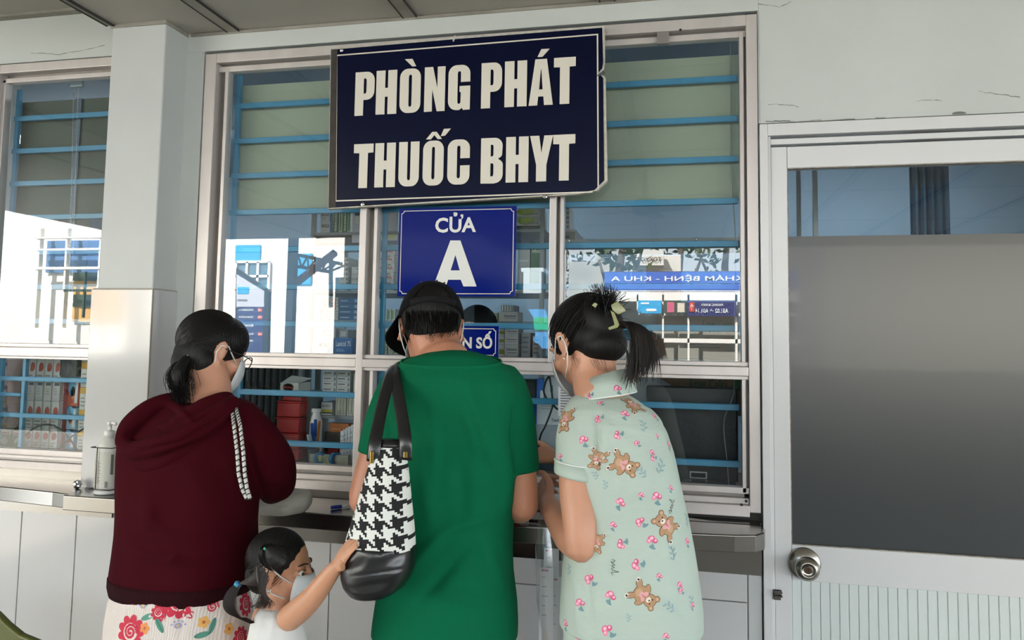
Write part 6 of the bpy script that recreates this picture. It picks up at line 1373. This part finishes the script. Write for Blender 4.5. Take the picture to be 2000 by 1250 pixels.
for i in range(200):
    u, v = random.gauss(0, .5), random.gauss(0, .5); s0 = at(500+20*random.random(), 1105+40*random.random(), -.70); Pp.append(bez(s0, at(488, 1140+8*u, -.71), at(474, 1136+4*u, -.705), K+V3(.003*u, .003*v, .003*u), 8))
for i in range(120):
    u, v = random.gauss(0, .5), random.gauss(0, .5); s0 = at(560+18*random.random(), 1065+20*random.random(), -.70); Pp.append(bez(at(500+26*random.random(), 1120+12*u, -.72), at(505, 1160+8*u, -.735), at(528+10*u, 1170, -.73), at(508+26*u, 1186+6*v, -.725), 8))
strands(m, Pp, .0008); m.build('pigtail', M_strandb, ho)
m = MB(); Pp = []; K2 = at(519, 1071, -.712)
for i in range(240):
    a_ = random.uniform(0, 2*PI); e_ = K2+V3(.035*math.cos(a_)+.02, -.006, .028*math.sin(a_)-.012); Pp.append(bez(K2, K2+V3(0, -.014, .008), e_+V3(0, -.014, .004), e_+V3(.004, .006, -.006), 6))
strands(m, Pp, .0008); m.build('top_ponytail', M_strand, ho)
m = MB(); m.lathe(K, [(.006, -.005), (.009, 0), (.006, .005)], 14, axis=(.8, .1, .5)); m.build('blue_hair_tie', mat('blue elastic', '#3f8fb8', .5), ho, smooth=True)
m = MB(); m.lathe(K2+V3(0, -.004, 0), [(.004, -.004), (.0065, 0), (.004, .004)], 14, axis=(0, -1, 0)); m.build('green_hair_tie', mat('green elastic', '#3fa083', .5), ho, smooth=True)
eyes(HC, ch, .004); face_mask(HC, ch)
m = MB(); m.ball(HC @ V3(.078, -.022, .026), .004, 8); m.tube([HC @ V3(.080, .002-.006*math.cos(t_), -.040+.007*math.sin(t_)) for t_ in [2*PI*k/12 for k in range(13)]], .0012, 5); m.build('earring', mat('silver', '#d5d5d2', .2, 1), ch, smooth=True)
# ================================================================ SIGNS
M_signb = mat('deep navy sign face', '#020828', .3, spec=.2, var=.15, vscale=12)
M_lets = mat('cream acrylic letters', '#d9d3c6', .35, bump=.05, bscale=30)
M_edge = mat('chipped white edge', '#cfcabd', .7, var=.35, vscale=50)
M_brown = mat('weathered brown tape', '#3a332c', .7, var=.4, vscale=30)
def arc(cx, cy, rx, ry, a0, a1, n=7): return [(cx+rx*math.cos(math.radians(a0+(a1-a0)*i/n)), cy+ry*math.sin(math.radians(a0+(a1-a0)*i/n))) for i in range(n+1)]
def glyph(ch):
    """heavy condensed capitals in a unit box"""
    O = lambda: arc(.62, .80, .38, .20, 0, 90)+arc(.38, .80, .38, .20, 90, 180)+arc(.38, .20, .38, .20, 180, 270)+arc(.62, .20, .38, .20, 270, 360)
    I = lambda: arc(.5, .82, .075, .045, 0, 180)+arc(.5, .18, .075, .045, 180, 360)
    R = {'P': [[(0, 0), (.44, 0), (.44, .36), (.60, .36)]+arc(.62, .56, .38, .20, -90, 0)+arc(.62, .80, .38, .20, 0, 90)+[(0, 1)], [(.44, .50), (.52, .50)]+arc(.52, .56, .07, .06, -90, 0)+arc(.52, .79, .07, .06, 0, 90)+[(.44, .85)]],
         'H': [[(0, 0), (.43, 0), (.43, .40), (.57, .40), (.57, 0), (1, 0), (1, 1), (.57, 1), (.57, .60), (.43, .60), (.43, 1), (0, 1)]],
         'O': [O(), I()], 'N': [[(0, 0), (.38, 0), (.38, .50), (.62, 0), (1, 0), (1, 1), (.63, 1), (.63, .52), (.40, 1), (0, 1)]],
         'G': [[(1, .62)]+arc(.62, .80, .38, .20, 0, 90)+arc(.38, .80, .38, .20, 90, 180)+arc(.38, .20, .38, .20, 180, 270)+[(.52, 0), (.64, .05), (.68, 0), (1, 0), (1, .53), (.52, .53), (.52, .40), (.58, .40)]+arc(.5, .18, .075, .045, 0, -180)+arc(.5, .82, .075, .045, 180, 0)+[(.575, .62)]],
         'C': [[(1, .58)]+arc(.62, .80, .38, .20, 0, 90)+arc(.38, .80, .38, .20, 90, 180)+arc(.38, .20, .38, .20, 180, 270)+arc(.62, .20, .38, .20, 270, 360)+[(1, .42), (.575, .42)]+arc(.5, .18, .075, .045, 0, -180)+arc(.5, .82, .075, .045, 180, 0)+[(.575, .58)]],
         'A': [[(0, 0), (.36, 0), (.39, .19), (.61, .19), (.64, 0), (1, 0), (.74, 1), (.26, 1)], [(.425, .34), (.575, .34), (.51, .78), (.49, .78)]],
         'T': [[(.28, 0), (.72, 0), (.72, .80), (1, .80), (1, 1), (0, 1), (0, .80), (.28, .80)]],
         'U': [[(0, 1)]+arc(.38, .20, .38, .20, 180, 270)+arc(.62, .20, .38, .20, 270, 360)+[(1, 1), (.575, 1)]+arc(.5, .18, .075, .045, 0, -180)+[(.425, 1)]],
         'B': [[(0, 0), (.60, 0)]+arc(.64, .20, .36, .20, -90, 0)+arc(.70, .40, .30, .13, 0, 70)+arc(.70, .64, .26, .10, -70, 0)+arc(.62, .82, .36, .18, 0, 90)+[(0, 1)], [(.44, .15), (.52, .15)]+arc(.52, .22, .06, .07, -90, 0)+arc(.52, .38, .06, .06, 0, 90)+[(.44, .44)], [(.44, .59)]+arc(.51, .64, .06, .05, -90, 0)+arc(.51, .80, .06, .05, 0, 90)+[(.44, .85)]],
         'Y': [[(.28, 0), (.72, 0), (.72, .36), (1, 1), (.62, 1), (.50, .62), (.40, 1), (0, 1), (.28, .36)]]}
    return R[ch]
YS = -.040
sign = empty('pharmacy_sign', tuple(at(910, 230, YS)), label='large navy sign with cream capitals and chipped white edges above the window', cat='sign')
def wz(px, py, Y=YS): p = at(px, py, Y); return (p.x, p.z)
out_ = [wz(640, 408), wz(645, 94), wz(900, 72), wz(1180, 50), wz(1181, 120), wz(1179, 135), wz(1171, 143), wz(1182, 150), wz(1184, 250), wz(1186, 352), wz(1166, 372), wz(1130, 379), wz(880, 394)]
m = MB(); m.prism(out_, YS+.002, YS+.022); m.build('sign_backing', M_edge, sign)
inn = [wz(642, 406), wz(647, 97), wz(900, 75.5), wz(1176, 54), wz(1178, 120), wz(1176, 133), wz(1168, 142), wz(1178, 152), wz(1179, 250), wz(1180, 352), wz(1161, 371), wz(1130, 377), wz(880, 391)]
m = MB(); m.prism(inn, YS, YS+.002); m.build('sign_face', M_signb, sign)
m = MB(); m.prism([wz(642, 407), wz(647, 97), wz(659, 96), wz(656, 404)], YS-.0012, YS); m.build('edge_tape', M_brown, sign)
def line_mesh(mb, pts, w, y, closed=False, mi=0):
    P = [Vector((a, b)) for a, b in pts]; n = len(P)
    for i in range(n if closed else n-1):
        a, b = P[i], P[(i+1) % n]; t = (b-a).normalized(); nn = Vector((-t.y, t.x))*w/2; e = t*w/2
        mb.add([(q.x, y-.0001*(i % 2), q.y) for q in (a-nn-e, b-nn+e, b+nn+e, a+nn-e)], [(0, 1, 2, 3)], mi)
m = MB(); line_mesh(m, [wz(1156, 375), wz(656, 392.5), wz(658, 108.5), wz(1167, 67.5), wz(1168.5, 368)], .0042, YS-.0008); m.build('sign_border', M_lets, sign)
let = MB()
def word(rows, top, bot, refL, refR):
    for ch, x0, x1 in rows:
        X0, X1 = 620+x0/3.29, 620+x1/3.29; f_ = (X0-refL[0])/(refR[0]-refL[0]); yt = 40+(top[0]+(top[1]-top[0])*((x0+x1)/2-245)/(1590-245))/3.29; yb = 40+(bot[0]+(bot[1]-bot[0])*((x0+x1)/2-245)/(1590-245))/3.29
        a, b = wz(X0, (yt+yb)/2), wz(X1, (yt+yb)/2); zt = wz((X0+X1)/2, yt)[1]; zb = wz((X0+X1)/2, yb)[1]
        vs, fs = flat([[(a[0]+u*(b[0]-a[0]), zb+v*(zt-zb)) for u, v in pl] for pl in glyph(ch)]); let.add([(x, YS-.003, z) for x, z, _ in vs], fs)
        vs2 = vs
word([('P', 245, 368), ('H', 380, 512), ('O', 532, 665), ('N', 690, 822), ('G', 843, 983), ('P', 1055, 1187), ('H', 1205, 1347), ('A', 1360, 1515), ('T', 1520, 1660)], (338, 240), (616, 538), (694, 0), (1126, 0))
word([('T', 235, 360), ('H', 372, 503), ('U', 525, 655), ('O', 680, 812), ('C', 838, 980), ('B', 1052, 1193), ('H', 1213, 1357), ('Y', 1366, 1514), ('T', 1515, 1657)], (798, 735), (1080, 1030), (694, 0), (1126, 0))
for pl in ([(565, 252), (613, 249), (637, 296), (612, 298)], [(1440, 187), (1493, 184), (1447, 236), (1415, 238)], [(700, 767), (740, 718), (768, 717), (802, 762), (775, 764), (753, 738), (731, 766)], [(815, 699), (859, 696), (822, 742), (795, 745)]):
    P_ = [wz(620+x/3.29, 40+y/3.29) for x, y in pl]; vs, fs = flat([P_]); let.add([(x, YS-.003, z) for x, z, _ in vs], fs)
lo_ = let.build('lettering', M_lets, sign); md = lo_.modifiers.new('s', 'SOLIDIFY'); md.thickness = .002; md.offset = 0
m = MB()
for px, py in ((668, 98), (709, 399), (1065, 384)):
    p_ = at(px, py, YS); m.lathe((p_.x, YS-.0005, p_.z), [(.006, 0), (.006, .002), (.003, .003), (.0028, .0015), (.001, .0015)], 14, axis=(0, -1, 0))
m.build('screw', M_chrome, sign)
m = MB(); p_ = at(1173, 140, YS-.002); m.prism([wz(1166, 149), wz(1180, 138), wz(1182, 143), wz(1170, 149)], YS-.006, YS-.001); m.build('torn_flap', pm('#4a5152'), sign)
m = MB(); p0, p1 = wz(886, 80), wz(889, 71); line_mesh(m, [p0, p1], .005, YS-.002); m.build('chip', M_edge, sign)

def plate_sign(name, tl, br, Y, label, texts, parent=None, notch=.008):
    a, b = at(tl[0], br[1], Y), at(br[0], tl[1], Y); e = empty(name, ((a.x+b.x)/2, Y, (a.z+b.z)/2), label=label, cat='sign')
    m = MB(); m.box(a.x, b.x, Y, Y+.003, a.z, b.z); m.build('plate', mat('royal blue acrylic', '#07196e', .08, spec=.35), e, bevel=.0006)
    i_ = .0085; x0, x1, z0, z1 = a.x+i_, b.x-i_, a.z+i_, b.z-i_; r = notch; pts = []
    for cx, cz, a0 in ((x1, z1, 270), (x0, z1, 0), (x0, z0, 90), (x1, z0, 180)): pts += [(cx+r*math.cos(math.radians(t_)), cz+r*math.sin(math.radians(t_))) for t_ in [a0-90*k/6 if True else 0 for k in range(7)]]
    # walk round with corners scooped inwards
    pts = []
    for cx, cz, s0, s1 in ((x1, z0, 180, 90), (x1, z1, 270, 180), (x0, z1, 0, -90), (x0, z0, 90, 0)): pts += [(cx+r*math.cos(math.radians(s0+(s1-s0)*k/6)), cz+r*math.sin(math.radians(s0+(s1-s0)*k/6))) for k in range(7)]
    m = MB(); line_mesh(m, pts, .0022, Y-.0008, closed=True); m.build('border', M_lets, e)
    m = MB()
    for s_, r_, bold in texts:
        p, q = at(r_[0], r_[3], Y), at(r_[2], r_[1], Y); put(m, text(s_, bold), (p.x, Y-.0012, p.z), (1, 0, 0), (0, 0, 1), 1, fit=(q.x-p.x, q.z-p.z))
    if notch == .008:
        pl = [[(465, 660), (588, 330), (660, 330), (776, 660), (682, 660), (662, 612), (572, 612), (555, 660)], [(590, 545), (655, 545), (624, 435)]]
        w3 = [[(at(720+x/3.678, 380+y/3.678, Y).x, at(720+x/3.678, 380+y/3.678, Y).z) for x, y in q_] for q_ in pl]; vs, fs = flat(w3); m.add([(x, Y-.0012, z) for x, z, _ in vs], fs)
    m.build('lettering', mat('white sign letters', '#dcdcd8', .35), e); return e
cua = plate_sign('gate_sign', (775.5, 402), (1009, 579), -.010, 'blue sign reading CỬA A hanging on the middle pane', [('CỬA', (850, 414, 930.5, 455), .028), ('', (847, 469, 931, 560), .055)])
plate_sign('number_sign', (833, 637), (974, 697), -.008, 'small blue sign low on the pane behind the person in green', [('NHẬN SỐ', (846, 647, 962, 685), .035)], notch=.006)
# ================================================================ ON THE COUNTER
sb_ = empty('sanitizer_bottle', tuple(V3(at(208, 950, -.185).x, -.185, ZT)), label='white pump bottle of hand sanitizer in a wire holder on the counter before the pillar', cat='bottle')
bxx = sb_.location.x; k_ = (at(240, 900, -.185).x-at(190, 900, -.185).x)/2*.86
def zb_(py): return at(208, py, -.185).z
m = MB(); M_bt = mat('milky plastic', '#c6c6bf', .3, sss=.0)
def oval(rx, ry, z, n=28): return [V3(bxx+rx*math.cos(t_), -.185+ry*math.sin(t_), z) for t_ in [2*PI*q/n for q in range(n)]]
m.loft([oval(k_*w_, k_*.72*w_, z) for w_, z in ((.7, ZT+.012), (.96, ZT+.014), (1, ZT+.02), (1, zb_(874)), (.96, zb_(868)), (.75, zb_(861)), (.42, zb_(855)), (.40, zb_(851)))]); m.build('bottle_body', M_bt, sb_, smooth=True)
m = MB(); m.lathe((bxx+.001, -.185, zb_(852)), [(.001, 0), (.0155, 0), (.0155, .016), (.012, .018), (.006, .019), (.005, .034), (.009, .035), (.009, .044), (.001, .046)], 20); m.tube([(bxx+.002, -.185, zb_(852)+.041), (bxx+.022, -.19, zb_(852)+.040), (bxx+.026, -.19, zb_(852)+.036)], .0042, 8); m.build('pump', M_white, sb_, smooth=True)
m = MB(); m.loft([[V3(bxx+k_*1.005*math.sin(t_), -.185-k_*.725*math.cos(t_), z) for t_ in [math.radians(-60+120*i/12) for i in range(13)]] for z in (ZT+.03, zb_(880))], cap=False, closed=False)
q = m.build('label_wrap', mat('bottle label', '#bdbdb4', .5), sb_, smooth=True)
m = MB()
for i in range(13): z_ = ZT+.035+i*.0052; m.loft([[V3(bxx+k_*1.012*math.sin(t_), -.185-k_*.732*math.cos(t_), zz) for t_ in [math.radians(-38+u) for u in (0, 12, 24, 30+(i*7) % 14)]] for zz in (z_, z_+.0014)], cap=False, closed=False)
for i in range(9): m.loft([[V3(bxx+k_*1.012*math.sin(t_), -.185-k_*.732*math.cos(t_), zz) for t_ in [math.radians(22+i*1.6), math.radians(22.8+i*1.6)]] for zz in (ZT+.022, ZT+.04)], cap=False, closed=False)
m.loft([[V3(bxx+k_*1.012*math.sin(t_), -.185-k_*.732*math.cos(t_), zz) for t_ in [math.radians(44+u) for u in (0, 8, 14)]] for zz in (ZT+.06, zb_(885))], cap=False, closed=False)
m.build('label_print', mat('label ink', '#55584f', .6), q)
m = MB(); m.loft([oval(.034, .030, ZT+.0005), oval(.036, .032, ZT+.004), oval(.034, .030, ZT+.011)]); m.build('holder_dish', M_white, sb_, smooth=True)
m = MB()
for z_ in (zb_(872), ZT+.016):
    pts = [V3(bxx+sx*.036, -.185+sy*.030, z_) for sx, sy in ((-1, -1), (1, -1), (1, 1), (-1, 1), (-1, -1))]; m.tube(pts, .0014, 6)
for sx, sy in ((-.35, -1), (1, -.2), (-1, .2)): m.tube([V3(bxx+sx*.036, -.185+sy*.031, ZT+.016), V3(bxx+sx*.036, -.185+sy*.031, zb_(872))], .0014, 6)
m.tube([V3(bxx-.036, -.155, ZT+.016), V3(bxx-.036, -.12, ZT+.016)], .0014, 6); m.build('wire_holder', mat('dark steel wire', '#55534f', .3, .9), sb_, smooth=True)
m = MB(); c = at(152, 938, -.145); random.seed(3)
bm_ = MB(); bm_.ball((0, 0, 0), .0125, 14); m.v = [tuple(Vector(v)*(1+random.uniform(-.14, .14))+V3(c.x, -.145, ZT+.0125)) for v in bm_.v]; m.f = bm_.f; m.m = bm_.m
tag(m.build('foil_ball', mat('crumpled foil', '#c9cdd0', .15, 1.0)), 'small crumpled silver foil ball lying on the counter beside the pillar', 'litter')
a, b = V3(at(651, 988, -.19).x, -.205, ZT+.006), V3(at(680, 974, -.17).x, -.16, ZT+.005)
pe = empty('ballpoint_pen', tuple(a), label='white pen with a blue cap lying on the steel counter beside the man in green', cat='pen')
MB().tube([a.lerp(b, .45), b], .0038, 10).build('barrel', M_white, pe, smooth=True); m = MB(); m.tube([a, a.lerp(b, .03), a.lerp(b, .55)], [.003, .0052, .0052], 10); m.tube([a.lerp(b, .03)+V3(0, -.004, .004), a.lerp(b, .4)+V3(0, -.004, .004)], .0012, 6); m.build('pen_cap', pm('#1c2f86'), pe, smooth=True)
c = V3(at(1062, 1010, -.2).x, -.17, ZT+.001); m = MB(); m.box(c.x-.04, c.x+.05, -.20, -.12, ZT+.0005, ZT+.009); tag(m.build('mobile_phone', mat('phone glass', '#0a0b0c', .08, coat=.5), bevel=.003, seg=3), 'black mobile phone lying on the counter by the pyjama sleeve', 'phone')
m = MB(); q_ = V3(at(1010, 1030, -.2).x, -.17, ZT+.0008); m.loft([[V3(q_.x-.10+.04*i, -.235+.03*j, ZT+.001+.004*abs(math.sin(i*1.7+j))) for i in range(6)] for j in range(4)], cap=False, closed=False); tag(m.build('clear_pouch', glass_mat('clear film', .10, (.86, .88, .88), .12), smooth=True), 'crinkled clear plastic pouch lying on the counter between the two shoppers', 'pouch')
# clear plastic bag of papers hanging from her hand
pb = empty('plastic_bag', tuple(at(1078, 1010, -.43)), label='clear plastic bag with folded papers hanging from the hand of the person in pyjamas', cat='bag')
m = MB(); rows_ = [(1058, 1082, 998, .008), (1049, 1095, 1030, .018), (1047, 1102, 1070, .028), (1048, 1106, 1120, .036), (1050, 1110, 1170, .038), (1053, 1112, 1230, .036), (1056, 1112, 1290, .030), (1062, 1108, 1310, .012)]
m.loft([rowring(a_, b_, y_, -.43, d_, 28, 2.2) for a_, b_, y_, d_ in rows_]); o = m.build('bag_film', glass_mat('bag film', .16, (.93, .94, .94), .2), pb, smooth=True)
for i, v in enumerate(o.data.vertices): n_ = noise.noise(Vector(v.co)*28); v.co.x += n_*.010; v.co.y += n_*.012
for i, (x0, x1, y0, yaw) in enumerate(((1052, 1082, 1110, .3), (1070, 1106, 1128, -.2), (1060, 1092, 1072, .1))):
    a_, b_ = at(x0, 1290, -.445+.006*i), at(x1, y0, -.445+.006*i); m = MB(); m.box(a_.x, b_.x, a_.y-.0008, a_.y, a_.z, b_.z)
    for k in range(5): m.box(a_.x+.006, a_.x+.014+.003*(k % 3), a_.y-.0012, a_.y-.0008, b_.z-.022-.021*k, b_.z-.0205-.021*k, 1)
    m.box(a_.x+.004, a_.x+.02, a_.y-.0012, a_.y-.0008, b_.z-.008, b_.z-.004, 2)
    m.build('folded_paper', [pm('#dcdddd'), pm('#8f9297'), pm('#a86a7a')], pb)
# olive plastic chair in the corner of the view
chr_ = empty('plastic_chair', (at(-30, 1250, -.5).x, -.55, 0), label='olive green moulded plastic chair by the tiled wall beside the person in maroon', cat='chair')
M_ol = mat('olive plastic', '#4e5218', .35); cxx = chr_.location.x
m = MB(); pts = [at(-150, 1195, -.52), at(-60, 1186, -.52), at(0, 1193, -.52), at(22, 1215, -.52), at(48, 1236, -.52), at(92, 1254, -.52), at(110, 1290, -.52), at(112, 1420, -.52), at(-150, 1420, -.52)]
m.prism([(p.x, p.z) for p in pts], -.535, -.515); m.build('backrest', M_ol, chr_, bevel=.006, seg=3)
x0, x1 = pts[-1].x, pts[-2].x; zs_ = .44
m = MB(); m.box(x0, x1, -.98, -.52, zs_-.03, zs_); m.build('seat', M_ol, chr_, bevel=.01, seg=3)
m = MB(); m.box(x0+.02, x1-.02, -.535, -.515, zs_, pts[-1].z+.01); m.build('back_support', M_ol, chr_)
for x in (x0+.03, x1-.03):
    for y in (-.95, -.55): MB().box(x-.02, x+.02, y-.02, y+.02, 0, zs_-.03).build('leg', M_ol, chr_, bevel=.004)
# ================================================================ PHARMACY STAFF BEHIND THE GLASS
M_coat = mat('white coat', '#b9bfc6', .8)
def staff(px, py, Y, label, lab_hair, capcol=None, sh=62):
    e = empty('person', (at(px, py, Y).x, Y, 0), label=label, cat='person'); H = frame_of((-.10, -1, -.25), c=at(px, py, Y), s=.92); c = at(px, py, Y)
    b = MB(); merge(b, head_shape(H)); limb(b, [H @ V3(0, -.02, -.03), c+V3(0, .02, -.16)], [.052, .055])
    limb(b, [c+V3(-.17, .01, -.24), c+V3(-.19, -.02, -.46), c+V3(-.12, -.10, -.52)], [.04, .035, .025]); limb(b, [c+V3(.17, .01, -.24), c+V3(.19, -.02, -.46), c+V3(.12, -.10, -.52)], [.04, .035, .025])
    hand(b, c+V3(-.12, -.10, -.52), (.2, -1, 0), (0, 0, 1), .85, .3); hand(b, c+V3(.12, -.10, -.52), (-.2, -1, 0), (0, 0, 1), .85, .3, thumb=-1)
    b.loft([[V3(c.x+.14*math.cos(t_), Y+.02+.09*math.sin(t_), z_) for t_ in [2*PI*k/20 for k in range(20)]] for z_ in (.85, c.z-.24)]); legs(b, (c.x, Y+.02, .85), .08, .08, s=1)
    fuse(b, 'body', M_skinf, .006, 3, e)
    t = MB(); t.loft([[V3(c.x+rx*math.cos(t_), Y+.02+ry*math.sin(t_), c.z-dz) for t_ in [2*PI*k/28 for k in range(28)]] for rx, ry, dz in ((.06, .055, .135), (.12, .08, .165), (.185, .105, .21), (.19, .115, .30), (.175, .115, .5), (.18, .12, .75))])
    limb(t, [c+V3(-.165, .02, -.23), c+V3(-.20, -.02, -.44)], [.058, .05]); limb(t, [c+V3(.165, .02, -.23), c+V3(.20, -.02, -.44)], [.058, .05]); fuse(t, 'white_coat', M_coat, .007, 4, e)
    p = MB(); p.ball((c.x, Y+.02, .86), (.15, .12, .12), 18)
    for k in (-1, 1): limb(p, [V3(c.x+.08*k, Y+.02, .80), V3(c.x+.08*k, Y+.02, .12)], [.088, .065])
    fuse(p, 'trousers', M_denim, .009, 3, e); shoes(e, (c.x, Y), .08)
    h = MB(); h.ball((0, -.022, .040), (.081, .098, .090), 26); xf(h, H); fuse(h, 'hair', M_hair, .005, 2, e)
    if capcol:
        h = MB(); h.ball((0, -.020, .062), (.088, .104, .082), 26); xf(h, H); fuse(h, 'cap', mat('grey cap cloth', capcol, .8), .005, 3, e)
        m = MB(); m.loft([[(.088*math.sin(a_), -.008+.100*math.cos(a_)*k_, .040-.012*(k_-1)*4) for a_ in [math.radians(-70+140*i/12) for i in range(13)]] for k_ in (1.0, 1.5)], cap=False, closed=False); xf(m, H); m.build('cap_visor', mat('blue visor', '#3f6f8a', .5), e, smooth=True, solid=.003)
    eyes(H, e); face_mask(H, e)
staff(930, 660, .50, 'person with black hair and white coat standing behind the small blue sign', 0)
staff(1238, 655, .50, 'person in grey cap and white coat behind the glass near the brown cartons', 0, '#8d9093')
